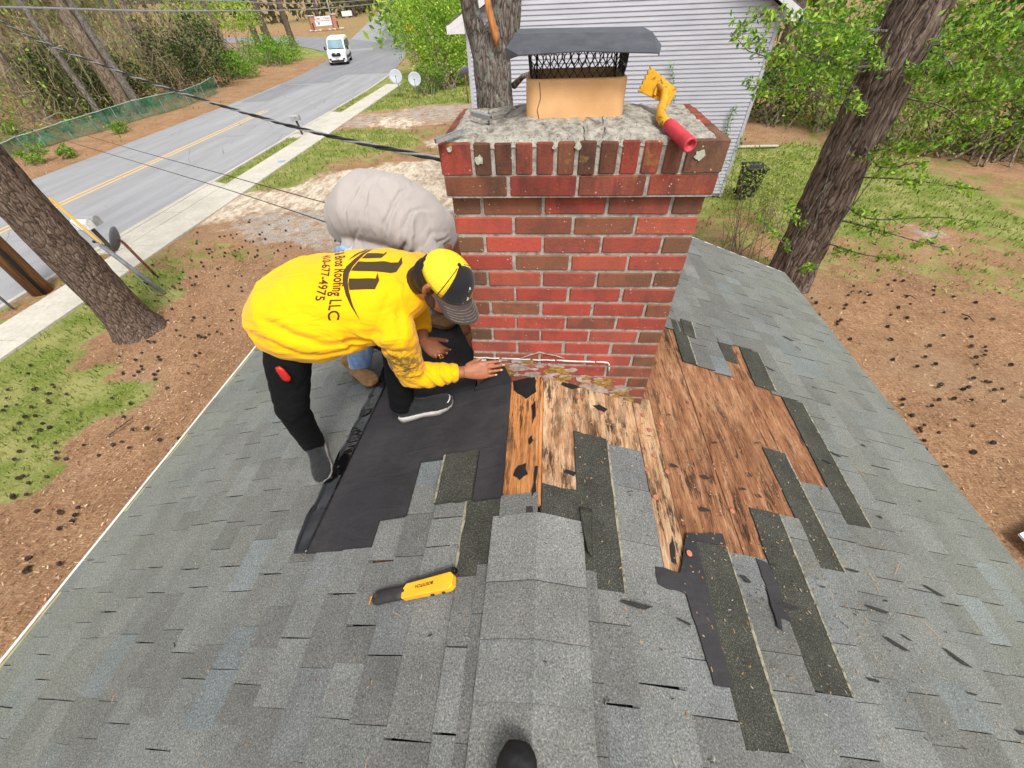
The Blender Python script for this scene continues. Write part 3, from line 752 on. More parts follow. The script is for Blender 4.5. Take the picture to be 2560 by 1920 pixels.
def loftm(mb, pts, rx, ry, ref, n=20):
    mb.tube(pts, rx, n, ref=ref, ry=ry)
def hand(mb, wrist, fdir, back, side, curls, spread=.06, thumb=(.9, .45), scale=1.0, tips=None, thumb_curl=.5):
    """palm, four fingers with three joints each and a thumb leaving the side of the palm"""
    f = Vector(fdir).normalized(); b = Vector(back); b = (b - f * b.dot(f)).normalized()
    l = f.cross(b) * side                      # towards the thumb
    w = Vector(wrist); s = scale
    mb.tube([w - f * .03 * s, w, w + f * .03 * s, w + f * .065 * s, w + f * .092 * s, w + f * .100 * s], [.026 * s, .027 * s, .036 * s, .041 * s, .039 * s, .03 * s], 12, ref=l, ry=[.021 * s, .019 * s, .019 * s, .017 * s, .013 * s, .009 * s])
    base = [(.030, .094, .070), (.0105, .098, .079), (-.010, .094, .073), (-.029, .086, .057)]
    rad_ = [.0089, .0091, .0086, .0077]
    for k, (lat, fo, ln) in enumerate(base):
        p = w + l * lat * s + f * (fo - .012) * s; d = (f + l * spread * (1.5 - k)).normalized()
        ax = d.cross(b).normalized()           # bend towards the palm
        pts = [p - f * .02 * s, p]; rr = [rad_[k] * s * 1.05, rad_[k] * s * 1.08]
        c = curls[k] if isinstance(curls, (list, tuple)) else curls
        for frac, cu in ((.46, c * .55), (.30, c), (.24, c * .75)):
            d = Matrix.Rotation(-cu, 3, ax) @ d
            p = p + d * ln * frac * s * 1.08; pts.append(p); rr.append(rad_[k] * s * (1.0 - .10 * (len(pts) - 2)))
        pts.append(p + d * .004 * s); rr.append(rad_[k] * s * .45)
        mb.tube(pts, rr, 8)
        if tips is not None: tips.append((p.copy(), d.copy(), (b - d * b.dot(d)).normalized(), ax.copy(), rad_[k] * s))
    # thumb
    p = w + l * .026 * s + f * .022 * s - b * .006 * s
    d = (l * thumb[0] + f * thumb[1] - b * .25).normalized(); ax = d.cross(b).normalized()
    pts = [p - d * .012 * s, p]; rr = [.014 * s, .0145 * s]
    for ln, cu in ((.040, 0), (.032, thumb_curl), (.026, thumb_curl * .6)):
        d = (Matrix.Rotation(-cu * .4, 3, ax) @ d); d = (d + f * cu * .7).normalized()
        p = p + d * ln * s; pts.append(p); rr.append((.0118 - .001 * len(pts) * .6) * s)
    pts.append(p + d * .005 * s); rr.append(.005 * s)
    mb.tube(pts, rr, 8)
    if tips is not None: tips.append((p.copy(), d.copy(), (b - d * b.dot(d)).normalized(), l.copy(), .0095 * s))
def nails(tips, parent):
    for p, d, b, ax, r in tips:
        m = MB(); side_ = d.cross(b).normalized()
        M3 = Matrix((side_, d, b)).transposed()
        m.ball(p + b * r * .62 + d * .000, (r * .62, r * .85, r * .32), M3, 8, 6); m.build('fingernail', M_NAIL, parent, True)

def wrinkle(me, amp, freq, dirs=None, seed=0.0, mask=None, creases=()):
    """pushes the cloth along its normals into soft folds"""
    n = len(me.vertices); co = np.empty(n * 3, np.float32); me.vertices.foreach_get('co', co); co = co.reshape(-1, 3)
    no = np.empty(n * 3, np.float32); me.vertex_normals.foreach_get('vector', no); no = no.reshape(-1, 3)
    out = co.copy()
    for i in range(n):
        p = Vector(co[i]); a = 0.0
        for (ctr, dr, rr, fr, am) in (dirs or []):
            q = p - ctr; r_ = q.length
            if r_ < rr:
                fall = (1 - r_ / rr) ** 1.0
                ph = q.dot(dr) * fr + 2.2 * noise.noise((p.x * 5 + seed, p.y * 5, p.z * 5))
                a += am * fall * (abs(math.sin(ph)) ** .7 - .6)
        for (ctr, dr, rr, w, am) in creases:
            q = p - ctr; r_ = q.length
            if r_ < rr:
                e = q.dot(dr) + .035 * noise.noise((p.x * 6 + seed, p.y * 6, p.z * 6)) + .010 * noise.noise((p.x * 19, p.y * 19, p.z * 19 + seed)); g_ = (1 - r_ / rr) ** .6
                a += am * g_ * (-math.exp(-(e / w) ** 2) + .75 * math.exp(-((e - 2.1 * w) / (1.5 * w)) ** 2))
        a += amp * noise.noise((p.x * freq + seed, p.y * freq, p.z * freq)) + amp * .45 * noise.noise((p.x * freq * 2.7, p.y * freq * 2.7 + seed, p.z * freq * 2.7))
        if mask: a *= mask(p)
        out[i] += no[i] * a
    me.vertices.foreach_set('co', out.ravel()); me.update()

def head(mbx, c, up, fr, s=1.0):
    """skull, jaw, nose, brow, ears and neck root; returns axes"""
    up = Vector(up).normalized(); fr = Vector(fr); fr = (fr - up * fr.dot(up)).normalized(); rt = fr.cross(up)
    M3 = Matrix((rt, fr, up)).transposed(); c = Vector(c)
    L = lambda x, y, z: c + rt * x * s + fr * y * s + up * z * s
    mbx.ball(L(0, -.012, .03), (.076 * s, .096 * s, .088 * s), M3, 18, 12)
    mbx.ball(L(0, .022, -.045), (.056 * s, .062 * s, .072 * s), M3, 16, 10)
    mbx.ball(L(0, .052, -.095), (.030 * s, .026 * s, .022 * s), M3, 12, 8)           # chin
    mbx.tube([L(0, .088, .012), L(0, .104, -.022), L(0, .098, -.034)], [.009 * s, .014 * s, .012 * s], 8)   # nose
    mbx.tube([L(-.04, .074, .022), L(0, .086, .022), L(.04, .074, .022)], .010 * s, 8)  # brow
    mbx.tube([L(-.024, .078, -.062), L(0, .088, -.060), L(.024, .078, -.062)], [.006 * s, .009 * s, .006 * s], 8)   # lips
    for sx in (-1, 1):
        mbx.tube([L(.072 * sx, -.012, .025), L(.086 * sx, -.022, .028), L(.088 * sx, -.026, .0), L(.080 * sx, -.014, -.032), L(.073 * sx, -.006, -.034)], [.007 * s, .010 * s, .011 * s, .009 * s, .006 * s], 8)
        mbx.ball(L(.04 * sx, .066, -.022), (.026 * s, .018 * s, .02 * s), M3, 10, 8)   # cheek
    return L, M3, rt, fr, up

def shoe(parent, heel, toe, up, L_, mats, boot=False, width=.098, name='shoe', sole_h=.026):
    """upper, sole and laces; heel and toe lie on the roof surface"""
    heel, toe, up = Vector(heel), Vector(toe), Vector(up).normalized()
    f = (toe - heel); f = (f - up * f.dot(up)).normalized(); r = f.cross(up); s = L_ / .28
    o = lambda x, y, z: heel + f * x * s + r * y * s + up * z * s
    prof = [(.0, .030), (.02, .034), (.07, .034), (.12, .034), (.17, .042), (.21, .047), (.25, .040), (.275, .024), (.282, .010)]
    def outl(k, off=0.0): return [(x, w * k * width / .098 + off) for x, w in prof]
    V = []; F = []; n = len(prof)
    pts = outl(1.0); ring = [(x, w) for x, w in pts] + [(x, -w) for x, w in reversed(pts)]; m = len(ring)
    for z in (0.001, sole_h * .55, sole_h):
        k = 1.0 if z < sole_h else .97
        for x, w in ring:
            rock = .012 * max(0, (x - .19) / .09) ** 2 + (.004 if z < .002 and .09 < x < .15 else 0)
            V.append(o(x * 1.02 - .004, w * k, z + rock))
    for q in range(2):
        for i in range(m): j = (i + 1) % m; F.append((q * m + i, q * m + j, q * m + m + j, q * m + m + i))
    F.append(tuple(range(m)))
    F.append(tuple(range(2 * m, 3 * m)))
    mb_ = MB(); mb_.add(V, F); sole = mb_.build('sole', mats[1], parent, True)
    # upper
    ub = MB()
    ub.tube([o(.005, 0, .05), o(.03, 0, .05), o(.08, 0, .05), o(.13, 0, .048), o(.18, 0, .043), o(.22, 0, .038), o(.262, 0, .034), o(.286, 0, .030)],
            [.031 * s, .037 * s, .040 * s, .042 * s, .048 * s, .051 * s, .044 * s, .026 * s], 16, ref=r, ry=[.03 * s, .034 * s, .036 * s, .032 * s, .027 * s, .024 * s, .021 * s, .014 * s])
    ub.tube([o(.045, 0, .045), o(.05, 0, .085), o(.048, 0, .11 if not boot else .15)], [.042 * s, .040 * s, .041 * s], 16, ref=f, ry=[.034 * s, .034 * s, .035 * s])
    ub.tube([o(.075, 0, .085), o(.12, 0, .07), o(.16, 0, .055)], [.03 * s, .032 * s, .03 * s], 12, ref=r, ry=[.03 * s, .024 * s, .018 * s])
    me = remesh(ub, .006, 4); wrinkle(me, .0015, 60)
    up_ = link('upper', me, mats[0], parent, True)
    lc = MB()
    for k in range(4):
        x = .095 + k * .022; z = .098 - k * .011
        lc.tube([o(x, -.022, z - .012), o(x + .004, 0, z), o(x - .004 + .008 * (k % 2), .022, z - .012)], .003, 5)
    lc.build('lace', mats[2], up_)
    return f, r

def shirt_obj(name, mb, mat, parent, voxel, wr, seed, mask=None, amp=.004, freq=9, creases=()):
    me = remesh(mb, voxel, 9, .6); wrinkle(me, amp, freq, wr, seed, mask, creases)
    return link(name, me, mat, parent, True)

# ------------------------------------------------------------------ the man in yellow
y_man = empty('person', rp(-1, .9, -.2, 0), 'person in yellow long-sleeved shirt and black trousers bending to press felt against the chimney', 'person', 'roofers at work')
pelvis = Vector((-1.00, -.075, .43)); hipR = Vector((-1.0, -.165, .38)); hipL = Vector((-.98, .02, .42))
shR = Vector((-.575, -.135, .375)); shL = Vector((-.535, .175, .465)); neck = Vector((-.485, .005, .485))
hd_c = Vector((-.356, -.098, .540)); up_h = Vector((.64, -.21, .73)); fr_h = Vector((.63, -.41, -.66))
elR = Vector((-.555, -.125, .10)); wrR = Vector((-.345, -.062, .072))
elL = Vector((-.62, .26, .21)); wrL = Vector((-.553, .075, .128))
nrm_roof = Vector((-SNA, 0, CA))
ankR = rp(-1, 1.205, -.205, .10); ankL = rp(-1, .685, -.095, .10)
knR = Vector((-1.085, -.265, .02)); knL = Vector((-.615, -.07, .25))
tipsR = []; tipsL = []
bd = MB()
L, M3, rt_h, frh, uph = head(bd, hd_c, up_h, fr_h, .98)
bd.tube([neck - Vector((.08, 0, .03)), neck, hd_c - uph * .05 - frh * .02], [.075, .062, .056], 14)
bd.tube([pelvis, pelvis.lerp(neck, .35) - Vector((0, 0, .04)), pelvis.lerp(neck, .7) - Vector((0, 0, .05)), neck - Vector((.05, 0, .03))], [.13, .11, .11, .06], 18, ref=(shL - shR), ry=[.08, .07, .07, .05])
bd.tube([shR, elR], [.052, .040], 12); bd.tube([shL, elL], [.052, .040], 12)
bd.tube([shR, neck - Vector((.03, 0, .03)), shL], [.045, .05, .045], 12)
bd.tube([elR, elR.lerp(wrR, .35), wrR], [.040, .040, .026], 12); bd.tube([elL, elL.lerp(wrL, .35), wrL], [.040, .040, .026], 12)
bd.tube([hipR, knR, ankR - nrm_roof * .04], [.078, .052, .036], 12); bd.tube([hipL, knL, ankL - nrm_roof * .04], [.078, .052, .036], 12)
me = remesh(bd, .007, 4, .5)
body = link('body', me, M_SKIN, y_man, True)
hb = MB(); hand(hb, wrR, (.96, .20, -.02), (.05, -.80, .55), -1, [.16, .18, .2, .24], .0, (.42, .90), 1.05, tipsR, .2)
hb.tube([elR.lerp(wrR, .8), wrR], [.026, .025], 10, ref=Vector((0, .5, .8)), ry=[.024, .021])
me = remesh(hb, .0028, 3, .45); handR_o = link('hand', me, M_SKIN, y_man, True)
hb = MB(); fl = Vector((.72, -.42, -.22)); hand(hb, wrL, fl, (-.30, .62, -.74), 1, [.42, .55, .62, .66], .05, (.50, .85), .98, tipsL, .7)
hb.tube([elL.lerp(wrL, .8), wrL], [.027, .025], 10)
me = remesh(hb, .0028, 3, .45); handL_o = link('hand', me, M_SKIN, y_man, True)
nails(tipsR, handR_o)
M_GOLD = simple('gold_ring', lin(210, 160, 70), .25, metal=1.0, var=.05)
# ring on the left hand
p_, d_, b_, ax_, r_ = tipsL[2]
m = MB(); ctr = p_ - d_ * .034 - Vector(b_) * .006; a1 = d_.orthogonal().normalized()
m.tube([ctr + (Matrix.Rotation(2 * math.pi * k / 14, 3, d_) @ a1) * .0102 for k in range(15)], .0016, 5); m.build('finger_ring', M_GOLD, handL_o, True)
# ear hollow, stubble, hair under the cap
m = MB(); m.ball(L(0, -.034, .022), (.0805, .086, .080), M3, 20, 12); m.ball(L(0, -.055, -.02), (.074, .060, .066), M3, 18, 10); m.tube([L(0, -.06, -.01), L(0, -.066, -.06), neck + Vector((.0, -.01, .012))], [.070, .062, .058], 16)
hair_me = remesh(m, .007, 3); hair = link('hair', hair_me, M_HAIR, y_man, True)
m = MB(); m.ball(L(0, .03, -.083), (.046, .052, .033), M3, 14, 8); m.ball(L(.047, .01, -.055), (.012, .032, .034), M3, 10, 8); m.ball(L(-.047, .01, -.055), (.012, .032, .034), M3, 10, 8)
t = NT('short_beard'); p = t.pos(); t.color(t.ramp(t.noise(p, 400, 2), [(.4, lin(28, 22, 20)), (.6, lin(78, 50, 38))])).rough(.8)
link('beard', remesh(m, .006, 2), t.m, y_man, True)
# shirt
def shirt_dirt(t, p, col):
    ctr = t.new('ShaderNodeVectorMath'); ctr.operation = 'DISTANCE'; t.l.new(p, ctr.inputs[0]); ctr.inputs[1].default_value = (-.575, -.185, .24)
    near = t.ramp(ctr.outputs['Value'], [(.05, 1.0), (.14, 0.0)])
    st = t.ramp(t.noise(t.mapping(p, (14, 26, 30)), 1.6, 6, .78), [(.43, 0.0), (.53, 1.0)])
    col = t.mix(t.math('MULTIPLY', t.math('MULTIPLY', near, st), .9), col, lin(52, 48, 38))
    return t.mix(t.math('MULTIPLY', near, .18), col, lin(110, 96, 40))
M_YEL = cloth('yellow_jersey', lin(240, 176, 0), .06, dirt=shirt_dirt, fold=((2.4, 6, 7), (.3, .5, .3), .17))
lat = (shL - shR).normalized(); axis = (neck - pelvis).normalized(); backn = lat.cross(axis).normalized()
if backn.z < 0: backn = -backn
lat0 = Vector((.05, .93, .16)).normalized()
sb = MB()
dn = Vector((0, 0, -1))
c0 = Vector((-1.085, -.085, .365)); c1 = Vector((-1.035, -.08, .405)); c2 = Vector((-.92, -.05, .435)); c3 = Vector((-.76, -.005, .44)); c4 = Vector((-.62, .02, .44)); c5 = Vector((-.52, .02, .462)); c6 = Vector((-.448, -.022, .508))
sb.tube([c0, c1, c2, c3, c4, c5, c6], [.172, .196, .204, .207, .212, .152, .084], 28, ref=[lat0, lat0, lat0.lerp(lat, .4), lat0.lerp(lat, .8), lat, lat, lat], ry=[.118, .134, .136, .132, .120, .098, .068])
sb.tube([Vector((-1.075, -.16, .375)), Vector((-.99, -.17, .355)), Vector((-.88, -.165, .345)), Vector((-.76, -.14, .355))], [.10, .13, .12, .09], 18, ref=Vector((0, .6, -1)), ry=[.09, .105, .10, .085])
# cloth hanging below the belly on the near side
sb.tube([Vector((-1.03, -.14, .36)), Vector((-.93, -.15, .335)), Vector((-.79, -.14, .32)), Vector((-.66, -.13, .36))], [.085, .10, .09, .07], 16, ref=Vector((0, .4, -1)), ry=[.06, .065, .06, .05])
sb.tube([shR + (shL - shR) * .10, shR + Vector((.005, -.01, -.02)), shR.lerp(elR, .5) + Vector((0, -.008, 0)), elR + Vector((-.005, -.005, 0)), elR.lerp(wrR, .15)], [.075, .078, .070, .060, .055], 16)
sb.tube([elR + Vector((-.01, 0, .008)), elR.lerp(wrR, .25), elR.lerp(wrR, .6), elR.lerp(wrR, .80)], [.057, .058, .048, .042], 16)
sb.tube([elR.lerp(wrR, .76), elR.lerp(wrR, .875)], [.044, .0405], 14)
sb.tube([shL + (shR - shL) * .10, shL, shL.lerp(elL, .5), elL], [.07, .07, .064, .058], 16)
sb.tube([elL, elL.lerp(wrL, .5), elL.lerp(wrL, .74)], [.062, .056, .046], 16)
wr = [(elR + Vector((.04, 0, 0)), Vector((.7, .1, .6)).normalized(), .17, 80, .0095), (shR, Vector((.75, .2, -.6)).normalized(), .18, 52, .011),
      (Vector((-.82, -.17, .33)), Vector((.35, .1, .93)).normalized(), .30, 40, .012), (Vector((-1.08, .10, .5)), Vector((.8, -.5, .2)).normalized(), .20, 40, .010),
      (elL.lerp(wrL, .4), (wrL - elL).normalized(), .13, 85, .005), (Vector((-.56, .13, .53)), Vector((.6, -.7, 0)).normalized(), .12, 60, .004)]
CRY = [(Vector((-.72, -.16, .36)), Vector((.28, .15, .95)).normalized(), .24, .010, .013), (Vector((-.80, -.19, .40)), Vector((.22, .25, .94)).normalized(), .26, .011, .012), (Vector((-.90, -.20, .36)), Vector((.20, .1, .97)).normalized(), .24, .012, .013), (Vector((-.62, -.20, .33)), Vector((.75, .1, .65)).normalized(), .14, .008, .012),
       (Vector((-.585, -.19, .24)), Vector((.35, .1, .93)).normalized(), .12, .008, .010), (Vector((-.56, -.18, .16)), Vector((.3, -.1, .95)).normalized(), .11, .007, .010), (Vector((-.50, -.15, .10)), Vector((.9, .1, .4)).normalized(), .10, .007, .010), (Vector((-.45, -.13, .095)), Vector((.95, .15, .2)).normalized(), .09, .006, .009), (Vector((-.41, -.11, .09)), Vector((.95, .2, 0)).normalized(), .08, .006, .008),
       (Vector((-1.02, .06, .54)), Vector((.75, -.6, .2)).normalized(), .17, .011, .012), (Vector((-.95, .09, .55)), Vector((.85, -.45, .1)).normalized(), .15, .010, .010), (Vector((-.56, -.10, .44)), Vector((.8, .5, -.2)).normalized(), .14, .009, .010)]
shirt = shirt_obj('shirt', sb, M_YEL, y_man, .0065, wr, 3.0, creases=CRY)
# neckband
m = MB(); nb = (hd_c - neck).normalized(); a1 = lat; cn = neck + nb * .012
m.tube([cn + (Matrix.Rotation(2 * math.pi * k / 20, 3, nb) @ a1) * .070 for k in range(21)], .008, 6); m.build('collar', M_YEL, shirt, True)
# print on the back
bvh = BVHTree.FromPolygons([v.co.copy() for v in shirt.data.vertices], [tuple(p.vertices) for p in shirt.data.polygons])
M_PRINT = cloth('dark_shirt_print', lin(62, 50, 26), .12)
O_ = Vector((-.56, .05, .45)); ex = -lat * math.cos(rad(17)) + axis * math.sin(rad(17)); ez = backn; ey = ez.cross(ex)      # print right, print up, out of the back
camd = (CAM - O_).normalized(); pz = (ez * .72 + camd * .28).normalized()
def onback(x, y, off=.0016):
    o = O_ + ex * x + ey * y + ez * .4
    h = bvh.ray_cast(o + pz * .0, -ez)
    if h[0] is None: h = bvh.find_nearest(O_ + ex * x + ey * y + ez * .15)
    n_ = h[1] if h[1].dot(ez) > 0 else -h[1]
    return h[0] + n_ * off
def print_poly(name, outline, cuts=3):
    bm = bmesh.new(); vs_ = [bm.verts.new((a, b, 0)) for a, b in outline]; f = bm.faces.new(vs_)
    bmesh.ops.triangulate(bm, faces=[f])
    for _ in range(cuts):
        long_ = [e for e in bm.edges if e.calc_length() > .012]
        if not long_: break
        bmesh.ops.subdivide_edges(bm, edges=long_, cuts=1); bmesh.ops.triangulate(bm, faces=bm.faces)
    for v in bm.verts: v.co = onback(v.co.x, v.co.y)
    me = bpy.data.meshes.new(name); bm.to_mesh(me); bm.free(); return link(name, me, M_PRINT, shirt)
def text_mesh(txt, size, space=1.0, bold=0.0, shear=0.0):
    cu = bpy.data.curves.new('txt', 'FONT'); cu.body = txt; cu.size = size; cu.align_x = 'CENTER'; cu.space_character = space; cu.offset = bold; cu.shear = shear; cu.resolution_u = 4
    o = bpy.data.objects.new('txt', cu); COL.objects.link(o)
    me = bpy.data.meshes.new_from_object(o.evaluated_get(bpy.context.evaluated_depsgraph_get())); bpy.data.objects.remove(o); me.materials.clear(); return me
def print_text(txt, size, x, y, sx=1.0, space=1.0, bold=0.0, arc=0.0):
    me = text_mesh(txt, size, space, bold)
    bm = bmesh.new(); bm.from_mesh(me)
    for v in bm.verts:
        X = v.co.x * sx; v.co = onback(x + X, y + v.co.y - arc * X * X * 8)
    bm.to_mesh(me); bm.free(); return link('print_lettering', me, M_PRINT, shirt)
q_ = lambda pts: [((b - 830) * .00029 + .035, (a - 900) * .00029 - .122) for a, b in pts]
# three tower blocks and the two sweeping bands
print_poly('print_emblem', q_([(905, 415), (1135, 430), (1160, 350), (1165, 440), (1112, 562), (840, 545)]))
print_poly('print_emblem', q_([(805, 615), (1000, 640), (1180, 645), (1250, 670), (1355, 662), (1395, 535), (1422, 705), (1338, 870), (1200, 862), (1000, 835), (720, 805)]))
print_poly('print_emblem', q_([(700, 942), (1055, 962), (1080, 865), (1100, 985), (1042, 1130), (700, 1118), (690, 1030)]))
print_poly('print_emblem', q_([(955, 195), (900, 360), (830, 530), (740, 720), (700, 850), (684, 1000), (695, 1150), (725, 1330), (775, 1500), (700, 1350), (645, 1180), (617, 1000), (620, 860), (650, 730), (720, 610), (800, 470), (870, 330)]))
print_poly('print_emblem', q_([(905, 195), (850, 330), (770, 460), (668, 590), (720, 470), (790, 350), (850, 250)]))
print_text('G & Bros Roofing LLC', .062, .035, -.236, .62, 1.05, .0011, .16)
print_text('410-677-4975', .047, .030, -.288, .94, 1.05, .0008, .16)

# trousers, belt knife, shoes
M_BLK = cloth('black_twill', lin(11, 11, 13), .25, fold=((6, 6, 9), (.5, .4, 0), .09)); M_BLK.node_tree.nodes['Principled BSDF'].inputs['Sheen Weight'].default_value = 0
tb_ = MB()
tb_.tube([c0.lerp(c1, .2) + Vector((.0, 0, -.03)), pelvis + Vector((.03, 0, -.02)), pelvis + Vector((.12, 0, -.02))], [.11, .125, .11], 20, ref=lat0, ry=[.08, .09, .08])
tb_.tube([hipR + Vector((.0, .02, -.03)), hipR.lerp(knR, .4), knR, knR.lerp(ankR, .55), ankR - nrm_roof * .012], [.092, .088, .068, .060, .058], 18)
tb_.tube([hipL + Vector((.0, -.02, -.02)), hipL.lerp(knL, .4), knL, knL.lerp(ankL, .55), ankL - nrm_roof * .0], [.092, .088, .072, .064, .060], 18)
wrt = [(knR, Vector((.5, .3, .8)).normalized(), .26, 42, .007), (ankR + Vector((0, 0, .05)), Vector((.4, .1, .9)).normalized(), .16, 55, .005), (ankL + Vector((0, 0, .05)), Vector((.4, .1, .9)).normalized(), .16, 55, .005), (hipR + Vector((0, 0, -.12)), Vector((.5, .1, .85)).normalized(), .16, 50, .004)]
trs = shirt_obj('trousers', tb_, M_BLK, y_man, .009, wrt, 8.0, amp=.003, freq=14)
M_RED = simple('red_plastic', lin(196, 40, 34), .4, var=.1)
kn = Vector((-1.0, -.292, .262))
m = MB(); m.tube([kn + Vector((-.006, 0, .035)), kn + Vector((-.002, 0, .02)), kn + Vector((.006, -.004, -.02)), kn + Vector((.008, -.005, -.034))], [.010, .017, .020, .012], 10, ref=Vector((1, 0, .2)), ry=[.006, .009, .010, .007])
tag(m.build('utility_knife', M_RED, None, True), 'small red knife hanging below the hem of the yellow shirt', 'knife')
M_SHU = cloth('dark_knit_upper', lin(36, 36, 38), .3, scale=40); M_SOLE = simple('white_foam_sole', lin(200, 192, 186), .6, var=.12, scale=14); M_LACE = simple('dark_lace', lin(30, 30, 32), .8)
shr = empty('shoe', parent=y_man); shr2 = empty('shoe', parent=y_man)
shoe(shr, rp(-1, 1.235, -.170, .014), rp(-1, 1.075, -.40, .014), nrm_roof, .285, (M_SHU, M_SOLE, M_LACE), sole_h=.030)
shoe(shr2, rp(-1, .720, -.105, .026), rp(-1, .44, -.085, .026), nrm_roof, .285, (M_SHU, M_SOLE, M_LACE), sole_h=.036)
# cap: mesh back, dark front, button and curved brim
M_CAPY = None
t = NT('yellow_cap_mesh'); p = t.pos(); g = t.voro(p, 420)
t.color(t.ramp(g, [(.25, lin(190, 150, 20)), (.5, lin(252, 214, 40))])).rough(.8).bump(g, .5, .002); M_CAPY = t.m
M_CAPD = cloth('charcoal_cap_twill', lin(30, 28, 32), .15); M_BRIM = cloth('faded_brown_brim', lin(70, 60, 58), .15, scale=20)
capo = empty('cap', hd_c, parent=y_man)
V = []; Fy = []; nA, nB = 28, 9; cc = Vector((0, -.010, .040))
a_, b_, h_ = .089, .108, .090
for j in range(nB + 1):
    ph = math.pi / 2 * j / nB
    for i in range(nA):
        th = 2 * math.pi * i / nA
        x, y, z = a_ * math.cos(ph) ** .75 * math.cos(th), b_ * math.cos(ph) ** .75 * math.sin(th), h_ * math.sin(ph) - .012
        if y > 0: z += .010 * math.sin(ph) * (y / b_)
        seam = 1 - .012 * abs(math.cos(3 * th)) ** 12
        V.append(L(cc.x + x * seam, cc.y + y * seam, cc.z + z))
for j in range(nB):
    for i in range(nA): k2 = (i + 1) % nA; Fy.append((j * nA + i, j * nA + k2, (j + 1) * nA + k2, (j + 1) * nA + i))
front = lambda f: sum(((2 * math.pi * (v % nA) / nA) % (2 * math.pi)) > rad(18) and ((2 * math.pi * (v % nA) / nA)) < rad(162) for v in f) >= 3
for nm, sel, mat in (('cap_mesh_back', False, M_CAPY), ('cap_front_panel', True, M_CAPD)):
    mb_ = MB(); mb_.add(V, [f for f in Fy if bool(front(f)) == sel]); o = mb_.build(nm, mat, capo, True); md = o.modifiers.new('t', 'SOLIDIFY'); md.thickness = .002
m = MB(); m.ball(L(cc.x, cc.y, cc.z + h_ - .012), (.008, .008, .005), M3, 10, 6); m.build('cap_button', M_CAPD, capo, True)
for th0 in (rad(16), rad(164)):                 # piping between the panels
    m = MB(); m.tube([L(cc.x + a_ * 1.01 * math.cos(ph) ** .75 * math.cos(th0), cc.y + b_ * 1.01 * math.cos(ph) ** .75 * math.sin(th0), cc.z + h_ * math.sin(ph) - .011) for ph in [math.pi / 2 * k / 12 for k in range(12)]], .0016, 5); m.build('cap_piping', M_CAPD, capo)
V = []; F = []; nu, nv = 20, 7
for j in range(nv + 1):
    for i in range(nu + 1):
        th = rad(12 + 156 * i / nu); q = j / nv
        x0, y0 = a_ * math.cos(th), b_ * math.sin(th)
        x1_, y1_ = .084 * math.cos(th) * .98, b_ * .55 + .125 * math.sin(th) ** .7
        x, y = x0 + (x1_ - x0) * q, y0 + (max(y1_, y0) - y0) * q
        z = -.014 - .30 * (x ** 2) / .09 * (.3 + q) - .016 * q
        V.append(L(cc.x + x, cc.y + y, cc.z + z))
for j in range(nv):
    for i in range(nu): a = j * (nu + 1) + i; F.append((a, a + 1, a + nu + 2, a + nu + 1))
mb_ = MB(); mb_.add(V, F); o = mb_.build('brim', M_BRIM, capo, True); md = o.modifiers.new('t', 'SOLIDIFY'); md.thickness = .004
for j in (2, 3, 4, 5, 6):
    m = MB(); m.tube([Vector(V[j * (nu + 1) + i]) + uph * .0012 for i in range(2, nu - 1)], .0008, 4); m.build('brim_stitch', M_EDGE, o)
# embroidered mark and lettering on the front panel
bvc = BVHTree.FromPolygons([Vector(v) for v in [L(cc.x + a_ * math.cos(ph) ** .75 * math.cos(th), cc.y + b_ * math.cos(ph) ** .75 * math.sin(th), cc.z + h_ * math.sin(ph) - .012 + .010 * math.sin(ph) * max(0, math.cos(ph) ** .75 * math.sin(th))) for ph in [math.pi / 2 * j / 12 for j in range(13)] for th in [2 * math.pi * i / 40 for i in range(40)]]],
      [(j * 40 + i, j * 40 + (i + 1) % 40, (j + 1) * 40 + (i + 1) % 40, (j + 1) * 40 + i) for j in range(12) for i in range(40)])
def oncap(x, z):
    h = bvc.ray_cast(L(x, .3, cc.z + z), -frh); 
    if h[0] is None: h = (L(x, .1, cc.z + z), frh)
    return h[0] + frh * .0025
M_EMBW = simple('white_thread', lin(226, 222, 214), .8); M_EMBY = simple('gold_thread', lin(228, 190, 60), .8)
for pts, mt in (([(-.014, .012), (-.004, .012), (-.004, .058), (-.010, .063), (-.010, .056), (-.014, .056)], M_EMBW), ([(.002, .012), (.012, .012), (.012, .04), (.008, .044), (.008, .038), (.002, .038)], M_EMBY), ([(-.028, .006), (.026, .006), (.026, .0085), (-.028, .0085)], M_EMBW)):
    bm = bmesh.new(); f = bm.faces.new([bm.verts.new(oncap(-x, z)) for x, z in pts]); bmesh.ops.triangulate(bm, faces=[f]); me = bpy.data.meshes.new('cap_emblem'); bm.to_mesh(me); bm.free(); link('cap_emblem', me, mt, capo)
me = text_mesh('R AND R', .013, 1.1)
for v in me.vertices: v.co = oncap(-v.co.x if False else v.co.x * 1.0, v.co.y - .007)
link('cap_lettering', me, M_EMBW, capo)

